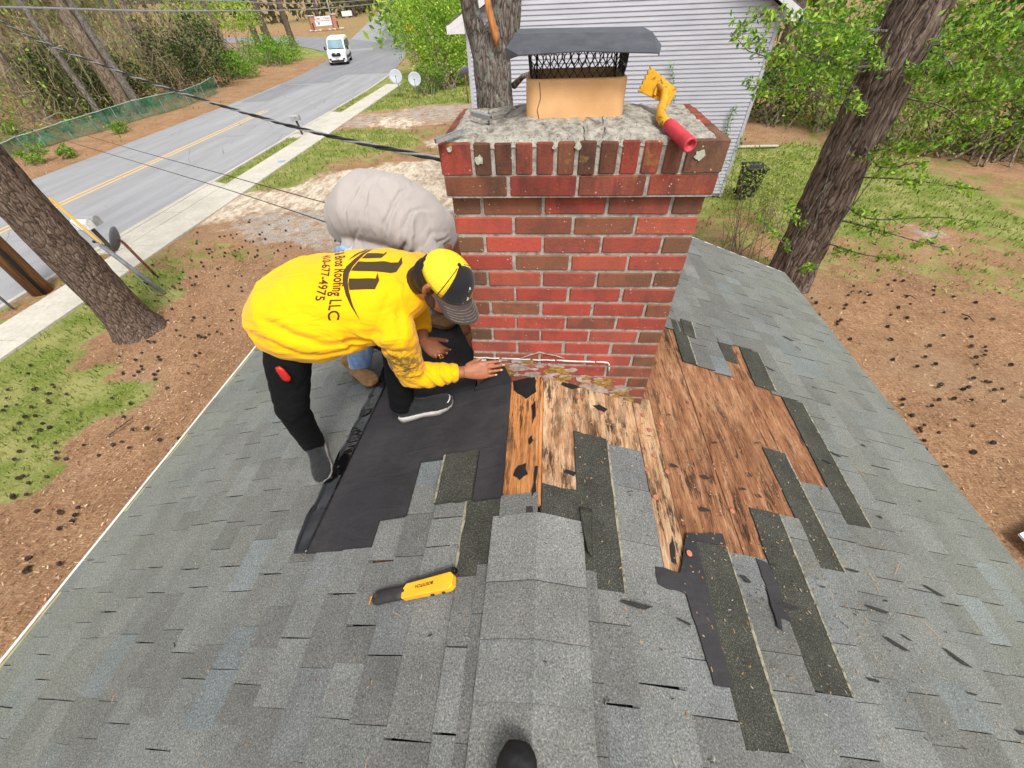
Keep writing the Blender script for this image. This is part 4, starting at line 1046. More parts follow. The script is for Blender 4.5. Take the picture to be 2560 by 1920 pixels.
# ------------------------------------------------------------------ the man in grey behind
g_man = empty('person', rp(-1, .9, .6, 0), 'person in pale grey shirt and jeans stooping behind the one in yellow', 'person', 'roofers at work')
pel = Vector((-1.0, .70, .40)); hR = Vector((-1.0, .60, .36)); hL = Vector((-.98, .80, .38))
gsR = Vector((-.57, .46, .345)); gsL = Vector((-.55, .86, .36)); gnk = Vector((-.50, .65, .34))
ghd = Vector((-.47, .58, .19)); gaR = rp(-1, 1.17, .385, .10); gaL = rp(-1, .735, .70, .09)
gkR = Vector((-.97, .40, .02)); gkL = Vector((-.70, .74, .16))
geR = Vector((-.465, .44, .12)); gwR = Vector((-.405, .36, -.045)); geL = Vector((-.42, .80, .14)); gwL = Vector((-.385, .62, -.04))
bd = MB()
Lg, Mg, rtg, frg, upg = head(bd, ghd, (.80, -.30, -.45), (.25, -.1, -.95), .98)
bd.tube([gnk - Vector((.08, 0, 0)), gnk, ghd - upg * .05], [.075, .062, .056], 14)
bd.tube([pel, pel.lerp(gnk, .5), gnk], [.14, .14, .08], 16, ref=(gsL - gsR), ry=[.10, .10, .07])
bd.tube([gsR, geR], [.052, .04], 12); bd.tube([gsL, geL], [.052, .04], 12); bd.tube([geR, gwR], [.041, .027], 12); bd.tube([geL, gwL], [.041, .027], 12)
bd.tube([gsR, gnk, gsL], [.05, .06, .05], 12)
bd.tube([hR, gkR, gaR - nrm_roof * .04], [.08, .052, .038], 12); bd.tube([hL, gkL, gaL - nrm_roof * .04], [.08, .052, .038], 12)
body2 = link('body', remesh(bd, .008, 4), M_SKIN, g_man, True)
hb = MB(); hand(hb, gwR, (.42, -.35, -.85), (-.6, -.75, .1), -1, [.25, .3, .3, .35], .05, (.6, .75), .98, None, .3); link('hand', remesh(hb, .003, 3), M_SKIN, g_man, True)
hb = MB(); hand(hb, gwL, (.3, -.55, -.75), (-.8, .3, .2), 1, [.3, .35, .35, .4], .05, (.6, .75), .98, None, .3); link('hand', remesh(hb, .003, 3), M_SKIN, g_man, True)
m = MB(); m.ball(Lg(0, -.02, .03), (.082, .100, .092), Mg, 18, 12); m.ball(Lg(0, -.05, -.02), (.074, .06, .062), Mg, 14, 10); link('hair', remesh(m, .007, 3), M_HAIR, g_man, True)
M_GRY = cloth('pale_grey_cotton', lin(164, 156, 151), .07, fold=((4.2, 1.5, 2.4), (0, .3, .55), .22))
glat = (gsL - gsR).normalized(); sb = MB()
sb.tube([Vector((-1.055, .74, .37)), Vector((-1.02, .735, .45)), Vector((-.94, .72, .505)), Vector((-.80, .69, .495)), Vector((-.66, .66, .44)), Vector((-.54, .65, .37)), Vector((-.47, .645, .33))], [.17, .20, .225, .235, .225, .165, .08], 28, ref=glat, ry=[.12, .15, .165, .16, .135, .09, .05])
sb.tube([Vector((-1.02, .6, .33)), Vector((-.92, .56, .32)), Vector((-.75, .52, .32))], [.10, .11, .09], 14)
for a, e, w in ((gsR, geR, gwR), (gsL, geL, gwL)):
    sb.tube([a + (gnk - a) * .2, a, a.lerp(e, .5), e], [.095, .10, .092, .076], 16); sb.tube([e, e.lerp(w, .45), e.lerp(w, .62)], [.074, .06, .054], 14)
wr2 = [(Vector((-.80, .62, .52)), Vector((.86, .48, -.12)).normalized(), .42, 22, .009), (gsR + Vector((-.02, 0, .05)), Vector((.8, -.35, -.45)).normalized(), .22, 45, .007), (Vector((-1.0, .62, .45)), Vector((.5, .8, .2)).normalized(), .25, 30, .007), (gsR.lerp(geR, .5), (geR - gsR).normalized(), .14, 80, .006)]
cg = Vector((.93, -.30, -.18)).normalized()
CR2 = [(gsR + Vector((-.035, .02, .03)), Vector((.52, -.30, -.80)).normalized(), .17, .006, .022), (gsR + Vector((.03, -.03, -.06)), Vector((.45, -.2, -.87)).normalized(), .13, .007, .016), (gsR.lerp(geR, .6), Vector((.45, -.1, -.88)).normalized(), .12, .007, .015), (Vector((-.70, .47, .40)), Vector((.9, .2, -.4)).normalized(), .16, .009, .018), (Vector((-.93, .55, .55)), cg, .26, .010, .014), (Vector((-.84, .60, .58)), cg, .22, .008, .011), (Vector((-.74, .52, .53)), cg, .26, .011, .015), (Vector((-.66, .50, .48)), Vector((.85, -.5, -.1)).normalized(), .20, .009, .013), (Vector((-.60, .46, .42)), Vector((.8, -.55, -.2)).normalized(), .18, .009, .014), (Vector((-.54, .44, .34)), Vector((.75, -.4, -.5)).normalized(), .16, .009, .013), (Vector((-.50, .43, .26)), Vector((.5, -.2, -.85)).normalized(), .13, .009, .012), (Vector((-1.0, .60, .42)), Vector((.7, .3, -.6)).normalized(), .18, .010, .012)]
shirt2 = shirt_obj('shirt', sb, M_GRY, g_man, .007, wr2, 21.0, amp=.005, freq=7, creases=CR2)
t = NT('blue_denim'); p = t.pos()
t.color(t.ramp(t.noise(t.mapping(p, (1, 1, .4)), 16, 4), [(.3, lin(92, 124, 168)), (.55, lin(138, 168, 205)), (.75, lin(182, 202, 226))])).rough(.9).bump(t.noise(p, 400, 2), .2, .001); M_DEN = t.m
tb_ = MB()
tb_.tube([pel + Vector((.0, 0, -.05)), pel + Vector((.03, 0, -.03)), pel + Vector((.1, 0, -.03))], [.12, .14, .12], 18, ref=glat, ry=[.12, .12, .10])
for h_, k_, an in ((hR, gkR, gaR), (hL, gkL, gaL)): tb_.tube([h_ + Vector((.0, 0, -.03)), h_.lerp(k_, .4), k_, k_.lerp(an, .55), an - nrm_roof * .02], [.115, .10, .080, .074, .070], 18)
shirt_obj('jeans', tb_, M_DEN, g_man, .009, [(gaR + Vector((0, 0, .06)), Vector((.1, .1, 1)).normalized(), .18, 75, .008), (gaL + Vector((0, 0, .06)), Vector((.1, .1, 1)).normalized(), .18, 75, .008), (gkR, Vector((.2, .1, 1)).normalized(), .2, 50, .006)], 5.0, amp=.003, freq=12)
M_BOOT = cloth('tan_suede', lin(150, 112, 72), .3, scale=30); M_BSOLE = simple('brown_rubber', lin(96, 76, 54), .8, var=.2); M_BLACE = simple('brown_lace', lin(78, 52, 34), .8)
bt = empty('boot', parent=g_man); bt2 = empty('boot', parent=g_man)
shoe(bt, rp(-1, 1.245, .40, .012), rp(-1, 1.03, .235, .012), nrm_roof, .285, (M_BOOT, M_BSOLE, M_BLACE), True, .105)
shoe(bt2, rp(-1, .80, .71, .026), rp(-1, .58, .60, .026), nrm_roof, .285, (M_BOOT, M_BSOLE, M_BLACE), True, .105)

# ------------------------------------------------------------------ the photographer's shoe on the ridge
M_BS = simple('black_leather', lin(20, 20, 21), .42, var=.3, scale=40); M_BS2 = simple('black_rubber_sole', lin(44, 42, 40), .7)
ft = empty('shoe', (-.03, -1.35, .02), 'black shoe standing on the ridge cap at the bottom edge', 'shoe')
shoe(ft, Vector((-.045, -1.565, .016)), Vector((-.030, -1.265, .016)), Vector((0, 0, 1)), .287, (M_BS, M_BS2, M_BS), width=.102)
# ================================================================== TOOLS ON THE CHIMNEY AND THE ROOF
def worn_yellow():
    t = NT('chipped_yellow_paint'); p = t.pos()
    c = t.ramp(t.noise(p, 28, 4), [(.3, lin(196, 138, 20)), (.7, lin(228, 166, 28))])
    rust = t.ramp(t.noise(p, 42, 6, .75), [(.55, 0.0), (.63, .9)])
    c = t.mix(rust, c, lin(84, 58, 34))
    t.color(c).rough(.5).bump(t.noise(p, 60, 4), .2, .002); return t.m
M_WYEL = worn_yellow(); M_GRIP = simple('red_rubber_grip', lin(190, 58, 68), .6, var=.14, scale=18); M_STEEL = simple('worn_steel', lin(92, 92, 90), .4, metal=.8, var=.25, scale=40)
sc_ = empty('shingle_scraper', (.36, .2, 1.0), 'yellow notched shingle scraper with red grip lying on the chimney top', 'scraper')
tip, c2_, c4_, c3_ = Vector((.333, .36, 1.081)), Vector((.295, .30, 1.026)), Vector((.374, .20, 1.006)), Vector((.399, .24, 1.039))
fwd = ((tip + c2_) - (c4_ + c3_)).normalized(); acr = (tip - c2_).normalized(); nb_ = fwd.cross(acr).normalized()
if nb_.z < 0: nb_ = -nb_
edge = []
for k in range(11):                             # notched working edge
    q = k / 10; e = c2_.lerp(tip, q); edge.append(e + fwd * (.007 if k % 2 == 0 else -.0015))
blade = [c4_] + edge + [c3_]
mb = MB(); mb.prism(blade, nb_ * .003); bl = mb.build('blade', M_WYEL, sc_)
mb = MB(); mb.tube([e + fwd * .001 for e in edge], .0028, 5); mb.build('bare_edge', M_STEEL, bl)
mid = (c3_ + c4_) / 2; bc = (tip + c2_ + c3_ + c4_) / 4
mb = MB(); mb.tube([bc + nb_ * .004 - acr * .03, bc + nb_ * .014, bc + nb_ * .004 + acr * .028], .006, 8); mb.box(bc + nb_ * .006 - fwd * .012, (.04, .03, .008), Matrix((acr, fwd, nb_)).transposed(), .002); mb.build('fulcrum', M_WYEL, sc_)
hp = [bc + nb_ * .01, Vector((.360, .225, 1.040)), Vector((.354, .19, 1.020)), Vector((.338, .14, 1.006)), Vector((.331, .10, 1.000)), Vector((.331, .06, .997)), Vector((.341, .02, .994))]
mb = MB(); mb.tube(hp, [.009, .0115, .013, .0145, .0145, .0145, .014], 12); mb.build('shank', M_WYEL, sc_, True)
g0, g1 = Vector((.339, .026, .9945)), Vector((.379, -.094, .9715))
gd = (g1 - g0).normalized(); V = []; F = []; n = 18
stations = [(0, .0150), (.06, .0175), (.2, .0185), (.8, .0190), (.88, .0195), (.9, .0185), (.92, .0195), (.98, .0195), (1.0, .0180), (1.0, .0135), (.975, .0130), (.975, .003), (.93, .003)]
a1 = gd.orthogonal().normalized(); b1 = gd.cross(a1)
for q, r in stations:
    for k in range(n):
        th = 2 * math.pi * k / n; rr = r - (.0012 if (k % 3 == 0 and .1 < q < .85) else 0)
        V.append(g0.lerp(g1, q) + a1 * math.cos(th) * rr + b1 * math.sin(th) * rr)
for s_ in range(len(stations) - 1):
    for k in range(n): j = (k + 1) % n; F.append((s_ * n + k, s_ * n + j, s_ * n + n + j, s_ * n + n + k))
mb = MB(); mb.add(V, F); mb.build('grip', M_GRIP, sc_, True)
# sticks of staples
M_STAPLE = simple('galvanised_staples', lin(168, 170, 174), .35, metal=.5, var=.15, scale=200)
def staples(a, b, label, tilt):
    a, b = Vector(a), Vector(b); d = (b - a).normalized(); s_ = d.cross(Vector((0, 0, 1))).normalized(); u = s_.cross(d); u = Matrix.Rotation(tilt, 3, d) @ u; s_ = Matrix.Rotation(tilt, 3, d) @ s_
    m = MB(); M_ = Matrix((d, s_, u)).transposed(); ln = (b - a).length
    m.box((a + b) / 2 + u * .006, (ln, .0105, .0015), M_)
    for sg in (-1, 1): m.box((a + b) / 2 + s_ * sg * .0047, (ln, .0011, .0125), M_)
    for k in range(int(ln / .006)):
        m.box(a + d * (k + .5) * .006 + u * .0069, (.0006, .0106, .0006), M_)
    tag(m.build('staple_stick', M_STAPLE), label, 'staples', 'loose staple sticks on the chimney')
staples((-.250, .190, 1.000), (-.180, .130, .997), 'grey staple stick lying flat on the cement by the flue', 0.15)
staples((-.320, -.060, .983), (-.250, .015, .990), 'grey staple stick sticking out over the chimney corner', -.1)
# hammer tacker on the left slope
hm = empty('hammer_tacker', rp(-1, .43, -.91, .02), 'black and yellow hammer tacker lying on the shingles', 'stapler')
A_, B_ = rp(-1, .583, -.945, .032), rp(-1, .272, -.895, .03)
d = (B_ - A_).normalized(); u = Vector((-SNA, 0, CA)); u = (u - d * u.dot(d)).normalized(); s_ = u.cross(d)
M_ = Matrix((d, s_, u)).transposed(); at = lambda x, y, z: A_ + d * x + s_ * y + u * z
M_TY = simple('yellow_tool_enamel', lin(238, 172, 40), .38, var=.06, scale=20); M_TB = simple('black_rubber', lin(46, 43, 44), .65, var=.15, scale=60)
mb = MB(); mb.prism([at(.125, -.024, -.014), at(.300, -.030, -.014), at(.314, -.020, -.014), at(.316, .012, -.014), at(.306, .024, -.014), at(.140, .021, -.014), at(.122, .002, -.014)], u * .030); bd_ = mb.build('body', M_TY, hm)
md = bd_.modifiers.new('b', 'BEVEL'); md.width = .004; md.segments = 3
mb = MB(); mb.prism([at(.124, .0, -.012), at(.142, .020, -.012), at(.306, .024, -.012), at(.309, .040, -.012), at(.135, .030, -.012)], u * .020); mb.build('magazine', M_TB, hm)
gb = MB(); gb.tube([at(.006, .0, 0), at(.02, .002, .001), at(.06, .002, .002), at(.10, .0, .002), at(.135, -.001, .001)], [.016, .0235, .0235, .023, .0225], 16, ref=s_, ry=[.010, .0155, .0165, .016, .0155]); gb.build('grip', M_TB, hm, True)
mb = MB(); mb.tube([at(.024, .004, .0165), at(.024, .004, .0185)], .006, 12); mb.build('rivet', M_STEEL, hm)
mb = MB(); mb.tube([at(-.010, -.012, .0), at(-.004, .012, .002), at(.004, .014, .004)], .004, 6); mb.build('latch', simple('brass_latch', lin(190, 130, 70), .4, metal=.6), hm)
mb = MB(); mb.box(at(.314, .03, .0), (.012, .016, .022), M_, .002); mb.build('striker', M_BLACKMETAL, hm)
for x in (.235, .275): mb = MB(); mb.box(at(x, -.030, -.002), (.010, .006, .010), M_, .001); mb.build('rivet', M_TB, hm)
me = text_mesh('BOSTITCH', .0135, 1.0, .0004, .2)
for v in me.vertices: v.co = at(.212 - v.co.x * 1.05, .006 - v.co.y, .0172)
link('lettering', me, simple('black_print', lin(30, 28, 24), .6), hm)
# orange plastic-cap nails on the bare deck
M_ORC = simple('orange_nail_cap', lin(172, 108, 86), .6, var=.25)
nail_px = [(1248, 858), (1298, 893), (1388, 898), (1402, 930), (1428, 917), (1445, 858), (1485, 870), (1412, 985), (1440, 1020), (1395, 1015), (1480, 1200), (1580, 1105), (1432, 950), (1395, 1080), (1580, 820), (1502, 735), (1415, 1075)]
def on_roof(u_, v_):
    dd = ray(u_, v_)
    for sg in (-1, 1):
        tt = -(CAM.z + SL * sg * CAM.x) / (dd.z + SL * sg * dd.x); P = CAM + dd * tt
        if P.x * sg >= 0: return sg, abs(P.x) / CA, P.y
capme = None
NAILS = ['orange cap nail just below the middle of the chimney base', 'orange cap nail on the pale plywood left of the strip near the ridge', 'orange cap nail at the chimney corner, upper one of the corner cluster', 'orange cap nail in the corner cluster, lowest on the left', 'orange cap nail in the corner cluster, farthest from the chimney',
 'orange cap nail at the right side of the chimney base', 'orange cap nail alone on the brown plywood right of the chimney', 'orange cap nail at the middle of the narrow pale board', 'orange cap nail beside a tar blot on the brown plywood', 'orange cap nail at the upper left edge of the narrow pale board', 'orange cap nail on the black felt above the longest dark strip', 'orange cap nail at the lower right of the brown plywood',
 'orange cap nail in the middle of the corner cluster', 'orange cap nail lowest on the left edge of the narrow pale board', 'orange cap nail under the corner of the hanging grey shingle', 'orange cap nail highest beside the chimney, close to the bricks', 'orange cap nail lowest on the narrow pale board']
for k, (a, b) in enumerate(nail_px):
    sg, uu, yy = on_roof(a, b); nn = Vector((sg * SNA, 0, CA)); P = rp(sg, uu, yy, .004 if k != 10 else .024)
    if capme is None:
        m = MB(); m.tube([(0, 0, 0), (0, 0, .0015), (0, 0, .0022)], [.0115, .0115, .009], 14); m.tube([(0, 0, .0022), (0, 0, .0034)], [.004, .0035], 8)
        o = m.build('cap_nail', M_ORC); capme = o.data
    else: o = link('cap_nail', capme)
    o.rotation_euler = nn.to_track_quat('Z', 'Y').to_euler(); o.location = P
    tag(o, NAILS[k], 'nail', 'orange cap nails left on the deck')
# torn scraps of shingle and tar scattered over the right slope
def scrap_mesh(seed, el):
    r = random.Random(seed); n = 9; P = []
    for k in range(n):
        a = 2 * math.pi * k / n; rr = r.uniform(.35, 1.2); P.append((math.cos(a) * rr * el, math.sin(a) * rr * .8, .10 * r.uniform(-1, 2.2)))
    m = MB(); m.prism(P, (0, 0, .12)); o = m.build('shingle_scrap', M_SCR); me = o.data; bpy.data.objects.remove(o); return me
t = NT('torn_shingle_scrap'); p = t.pos(); g = t.noise(p, 200, 3); t.color(t.ramp(g, [(.35, lin(24, 22, 21)), (.62, lin(44, 42, 39)), (.78, lin(88, 86, 78))])).rough(.9); M_SCR = t.m
scr = [scrap_mesh(k, e) for k, e in enumerate((4.6, 2.8, 1.5, 1.7, 3.4))]
spx = [(1370, 1310, .045, 0), (1470, 1345, .03, 4), (1605, 1255, .05, 2), (1690, 1310, .05, 0), (1520, 1035, .03, 2), (1515, 1105, .035, 3), (1615, 1030, .02, 2), (1635, 1075, .02, 2), (1600, 1060, .022, 3), (1540, 960, .02, 3), (1450, 1010, .03, 3), (1442, 900, .015, 2), (1630, 960, .015, 1), (1585, 990, .012, 1),
       (1835, 1235, .03, 0), (1890, 1320, .04, 0), (1905, 1300, .02, 1), (1930, 1395, .04, 0), (1950, 1380, .02, 0), (1875, 1470, .035, 4), (2060, 1425, .045, 0), (2010, 1280, .04, 0), (2200, 1585, .05, 4), (1895, 1120, .035, 2), (1940, 1150, .02, 3), (1980, 1085, .02, 1), (1780, 1000, .04, 4), (1800, 985, .03, 0), (1860, 965, .03, 1), (1755, 840, .025, 4), (1700, 735, .04, 0), (1720, 755, .03, 4), (1660, 800, .03, 0),
       (1930, 880, .02, 0), (1880, 1010, .012, 1), (1905, 1030, .012, 1), (2030, 1200, .012, 2), (2090, 1500, .02, 0), (1840, 1330, .015, 2), (1770, 1270, .02, 1), (385, 1395, .02, 4), (935, 1375, .016, 1), (1795, 905, .016, 1), (1560, 905, .012, 2), (1490, 975, .012, 3), (2040, 1075, .012, 2), (2105, 1215, .012, 1)]
ORD = ['nearest', 'second nearest', 'third nearest', 'fourth nearest', 'fifth nearest', 'sixth nearest', 'seventh nearest', 'eighth nearest', 'ninth nearest', 'tenth nearest'] + [w + ' nearest' for w in 'eleventh twelfth thirteenth fourteenth fifteenth sixteenth seventeenth eighteenth nineteenth twentieth'.split()] + ['twenty-%s nearest' % w for w in 'first second third fourth fifth sixth seventh eighth ninth'.split()] + ['thirtieth nearest'] + ['thirty-%s nearest' % w for w in 'first second third fourth fifth sixth seventh eighth ninth'.split()]
def ply_zone(sg, u, y): return sg > 0 and y > -.66 and u < 1.55 and not (u > 1.15 and y < -.1)
reg = {}
for k, (a, b, sz, ty) in enumerate(spx):
    sg, uu, yy = on_roof(a, b); z_ = 'bare plywood' if ply_zone(sg, uu, yy) else ('shingles right of the ridge' if sg > 0 else 'shingles left of the ridge'); reg.setdefault(z_, []).append((math.hypot(uu * CA * sg - .49, yy), k))
SCRL = {}
for z_, lst in reg.items():
    for i_, (_, k) in enumerate(sorted(lst)): SCRL[k] = 'dark shingle scrap on the %s, %s the chimney' % (z_, ORD[i_])
for k, (a, b, sz, ty) in enumerate(spx):
    sg, uu, yy = on_roof(a, b); o = link('shingle_scrap', scr[ty]); o.location = rp(sg, uu, yy, .016 if uu > .3 else .01)
    nn = Vector((sg * SNA, 0, CA)); s3 = sz * (.28 if not ply_zone(sg, uu, yy) else .46)
    q = nn.to_track_quat('Z', 'Y') @ Matrix.Rotation(rs.uniform(-.35, .35) + rad(78), 3, 'Z').to_quaternion()
    o.rotation_mode = 'QUATERNION'; o.rotation_quaternion = q; o.scale = (s3, s3, s3 * .8)
    tag(o, SCRL[k], 'shingle scrap', 'torn shingle scraps scattered over the roof')
# grit, chips of wood and needles too fine to count
t = NT('pale_debris'); tt_ = t.attr('tint'); t.color(tt_).rough(.9); M_DEB = t.m
N = 1700; V = np.zeros((N, 4, 3)); C = np.zeros((N, 3)); r_ = np.random.default_rng(3)
pal = np.array([lin(160, 128, 84), lin(140, 100, 62), lin(60, 50, 44), lin(150, 142, 128), lin(40, 36, 34)])
for k in range(N):
    if k < 1150: sg, uu, yy = 1, abs(r_.normal(.95, .48)) + .02, r_.normal(-.35, .55)
    elif k < 1400: sg, uu, yy = 1, r_.uniform(.1, 2.5), r_.uniform(-1.6, 2.2)
    else: sg, uu, yy = -1, r_.uniform(.2, 2.5), r_.uniform(-1.6, 1.6)
    if uu > 2.6: uu = 1.0
    if yy > -.01 and yy < .42 and uu < .55: yy = -.2
    c = rp(sg, uu, yy, .0165 if not (sg > 0 and uu < 1.6 and yy > -.6) else .0155); a = r_.uniform(0, 6.28); l, w = r_.uniform(.002, .0065), r_.uniform(.0008, .0022)
    e1 = rp(sg, math.cos(a), math.sin(a)) * l; e2 = rp(sg, -math.sin(a), math.cos(a)) * w
    for q, (s1, s2) in enumerate(((-1, -1), (1, -1), (1, 1), (-1, 1))): V[k, q] = c + e1 * s1 + e2 * s2
    C[k] = pal[r_.integers(0, 5 if sg > 0 else 4)]
me = npmesh('roof_debris', V.reshape(-1, 3), np.arange(N * 4).reshape(-1, 4), C)
tag(link('roof_debris', me, M_DEB), 'fine wood chips, grit and needles strewn over the shingles', 'debris', kind='stuff')
# dropped needles: thin pale twigs on the slopes
M_NEED = simple('dry_needle', lin(190, 146, 104), .7)
for k, (a, b, ln, an) in enumerate([(865, 1330, .05, .4), (255, 1510, .03, 1.2), (150, 1405, .016, .3), (800, 1650, .03, 1.5), (530, 1410, .014, .5), (1850, 1020, .10, 2.0), (1930, 1230, .12, .7), (2000, 1360, .10, 2.3), (1880, 1260, .09, 1.5)]):
    sg, uu, yy = on_roof(a, b); m = MB(); c = rp(sg, uu, yy, .0175); e = rp(sg, math.cos(an), math.sin(an)) * ln / 2
    m.tube([c - e, c + Vector((0, 0, .002)), c + e], [.0007, .0011, .0005], 4); tag(m.build('pine_needle', M_NEED), ['dry needle on the shingles just below the hammer tacker', 'dry needle on the left slope below the felt, lowest but one', 'tiny dry needle closest to the gutter', 'dry needle at the bottom edge left of the ridge', 'tiny dry needle in the middle of the left slope', 'long dry needle on the right slope, nearest the bared plywood', 'long dry needle on the right slope, nearest the eave', 'long dry needle on the right slope, lowest of them', 'long dry needle on the right slope beside the third dark strip'][k], 'needle', 'fallen pine needles on the shingles')
# ================================================================== GROUND
GLAB = {'g': [(40, 850), (20, 950), (110, 870), (160, 830), (250, 850), (30, 720), (60, 770), (90, 790), (110, 740), (350, 640), (330, 600), (650, 350), (750, 310), (850, 300), (620, 380), (560, 395), (700, 330), (820, 220), (950, 200), (900, 215), (1000, 210), (560, 360), (700, 220), (780, 200), (30, 700),
              (640, 110), (2050, 470), (1950, 430), (2000, 400), (2080, 440), (2150, 470), (1900, 400), (1750, 380), (1850, 480), (1660, 420), (1560, 420),  (1680, 350), (1750, 330), (1700, 370), (1640, 390), (1900, 460), (780, 290), (150, 900), (60, 1000), (280, 620)],
        's': [(300, 800), (400, 700), (350, 900), (200, 950), (100, 1080), (250, 1050), (50, 1150), (150, 1200), (30, 1300), (400, 640), (480, 650), (500, 730), (520, 600), (200, 760), (60, 680), (450, 800), (300, 950), (100, 1300), (100, 200), (300, 150), (500, 80), (50, 100), (20, 380), (450, 600),
              (1800, 650), (1900, 750), (2000, 800), (2100, 900), (2150, 700), (2000, 650), (2190, 1000), (1640, 290), (1700, 640), (2190, 350), (2190, 1200), (1850, 640), (2200, 800), (1620, 230), (1900, 250), (1760, 200), (2100, 230)],
        'v': [(250, 330), (400, 250), (130, 380), (600, 140), (560, 150), (180, 350), (320, 290), (480, 215), (90, 390)],
        'd': [(640, 430), (700, 400), (560, 430), (880, 400), (900, 360), (940, 430), (960, 300), (850, 262), (760, 380), (820, 380), (660, 415), (720, 440)],
        'r': [(600, 470), (680, 460), (550, 500), (880, 250), (970, 235), (800, 262), (930, 245), (700, 500), (640, 490), (590, 505), (1990, 500)],
        'm': [(400, 560), (450, 560), (520, 560), (760, 350), (930, 290), (900, 330), (100, 650), (330, 580), (640, 50), (600, 50), (650, 60), (760, 50), (820, 20), (700, 80), (1850, 580), (1950, 560), (2100, 600), (2180, 560), (1900, 480), (2100, 400), (2050, 350), (2150, 390), (1700, 260), (1950, 340), (2190, 450), (1780, 300), (2120, 520), (2040, 540), (1580, 480), (1620, 560), (1560, 540), (1800, 420), (560, 540), (480, 540), (1750, 560), (1820, 520), (2000, 600)]}
KIND = {'g': (1, 0, 0), 's': (0, 0, 0), 'd': (0, .85, .08), 'r': (0, .38, .55), 'm': (.45, .05, 0), 'v': (.30, .16, .12)}
samp = []; sval = []
for kx, lst in GLAB.items():
    for a, b in lst: P = gp(a, b); samp.append((P.x, P.y)); sval.append(KIND[kx])
samp = np.array(samp); sval = np.array(sval, float)
def ground_mask(X, Y):
    d2 = (X[..., None] - samp[:, 0]) ** 2 + (Y[..., None] - samp[:, 1]) ** 2
    sc2 = (.35 + .045 * np.hypot(samp[:, 0], samp[:, 1] + 1.3)) ** 2
    d2 = d2 / sc2; w = 1 / (d2 + .25) ** 2.2
    return (w[..., None] * sval).sum(-2) / w.sum(-1)[..., None]
def grid_axis(lo, hi, fine_lo, fine_hi, fine, coarse):
    a = list(np.arange(fine_lo, fine_hi + 1e-6, fine)); x = fine_lo
    st = coarse
    while x > lo: x -= st; a.insert(0, x); st *= 1.35
    x = fine_hi; st = coarse
    while x < hi: x += st; a.append(x); st *= 1.35
    return np.array(a)
gxs = grid_axis(-600, 600, -30, 22, .28, .6); gys = grid_axis(-200, 900, -6, 46, .28, .6)
GX, GY = np.meshgrid(gxs, gys)
wx = np.vectorize(lambda a, b: noise.noise((a * .55, b * .55, 0)) * .55 + noise.noise((a * 1.7, b * 1.7, 4)) * .22)(GX, GY)
wy = np.vectorize(lambda a, b: noise.noise((a * .55, b * .55, 9)) * .55 + noise.noise((a * 1.7, b * 1.7, 14)) * .22)(GX, GY)
GM = ground_mask(GX + wx, GY + wy)
far = np.hypot(GX, GY) > 60
hz = np.vectorize(lambda a, b: noise.noise((a * .35, b * .35, 2)) * .05 + noise.noise((a * 1.8, b * 1.8, 7)) * .018)(GX, GY) - .03
road_zone = (GX > -24) & (GX < -10.8) & (GY < 60)
hz = np.where(road_zone, -.035, hz); hz = np.where(far, -.04, hz)
V = np.stack([GX, GY, GZ + hz], -1).reshape(-1, 3); nx = len(gxs); ny = len(gys)
ii = (np.arange(ny - 1)[:, None] * nx + np.arange(nx - 1)[None, :]).ravel(); F = np.stack([ii, ii + 1, ii + nx + 1, ii + nx], -1)
me = npmesh('ground', V, F)
at_ = me.color_attributes.new('mask', 'FLOAT_COLOR', 'POINT'); cc_ = np.ones((len(V), 4), np.float32); cc_[:, :3] = GM.reshape(-1, 3); at_.data.foreach_set('color', cc_.ravel())
me.polygons.foreach_set('use_smooth', [True] * len(me.polygons))
t = NT('yard_ground'); p = t.pos(); mk = t.attr('mask'); sx_ = t.new('ShaderNodeSeparateColor'); t.l.new(mk, sx_.inputs[0])
def mask_of(sock, nscale, lo, hi, k=.55, det=5):
    n = t.noise(p, nscale, det, .7); s_ = t.math('ADD', sock, t.math('MULTIPLY', t.math('SUBTRACT', n, .5), k * 2)); return t.ramp(s_, [(lo, 0.0), (hi, 1.0)])
mg = mask_of(sx_.outputs[0], 2.4, .40, .62, .75, 7); md_ = mask_of(sx_.outputs[1], 2.2, .36, .66, .8, 8); mr = mask_of(sx_.outputs[2], 2.5, .34, .66, .8, 8)
# needle litter
strand = t.noise(t.mapping(p, (60, 9, 1), (0, 0, .6)), 1.0, 4, .7, 1.2); strand2 = t.noise(t.mapping(p, (9, 60, 1), (0, 0, .5)), 1.0, 4, .7, 1.2)
lit = t.math('MULTIPLY', t.math('ADD', strand, strand2), .5)
straw = t.ramp(lit, [(.33, lin(86, 60, 43)), (.46, lin(142, 106, 78)), (.54, lin(168, 132, 100)), (.64, lin(202, 172, 138))])
straw = t.mix(1.0, straw, t.ramp(t.noise(p, 1.1, 5, .65), [(.3, .72), (.7, 1.15)]), 'MULTIPLY'); straw = t.mix(t.ramp(t.noise(p, .55, 6, .7), [(.50, 0.0), (.66, .45)]), straw, t.ramp(t.noise(p, 30, 6, .75), [(.3, lin(112, 92, 72)), (.7, lin(176, 152, 124))]))
chip = t.ramp(t.voro(p, 11), [(.08, 1.0), (.14, 0.0)]); straw = t.mix(t.math('MULTIPLY', chip, t.ramp(t.noise(p, 3, 2), [(.45, 0.0), (.6, .6)])), straw, lin(212, 176, 138))
grass = t.ramp(t.noise(p, 26, 6, .75), [(.3, lin(66, 80, 34)), (.48, lin(108, 122, 54)), (.62, lin(138, 148, 76)), (.75, lin(164, 160, 106))])
grass = t.mix(t.ramp(t.noise(p, 1.3, 4), [(.40, 0.0), (.68, .6)]), grass, lin(176, 166, 112))
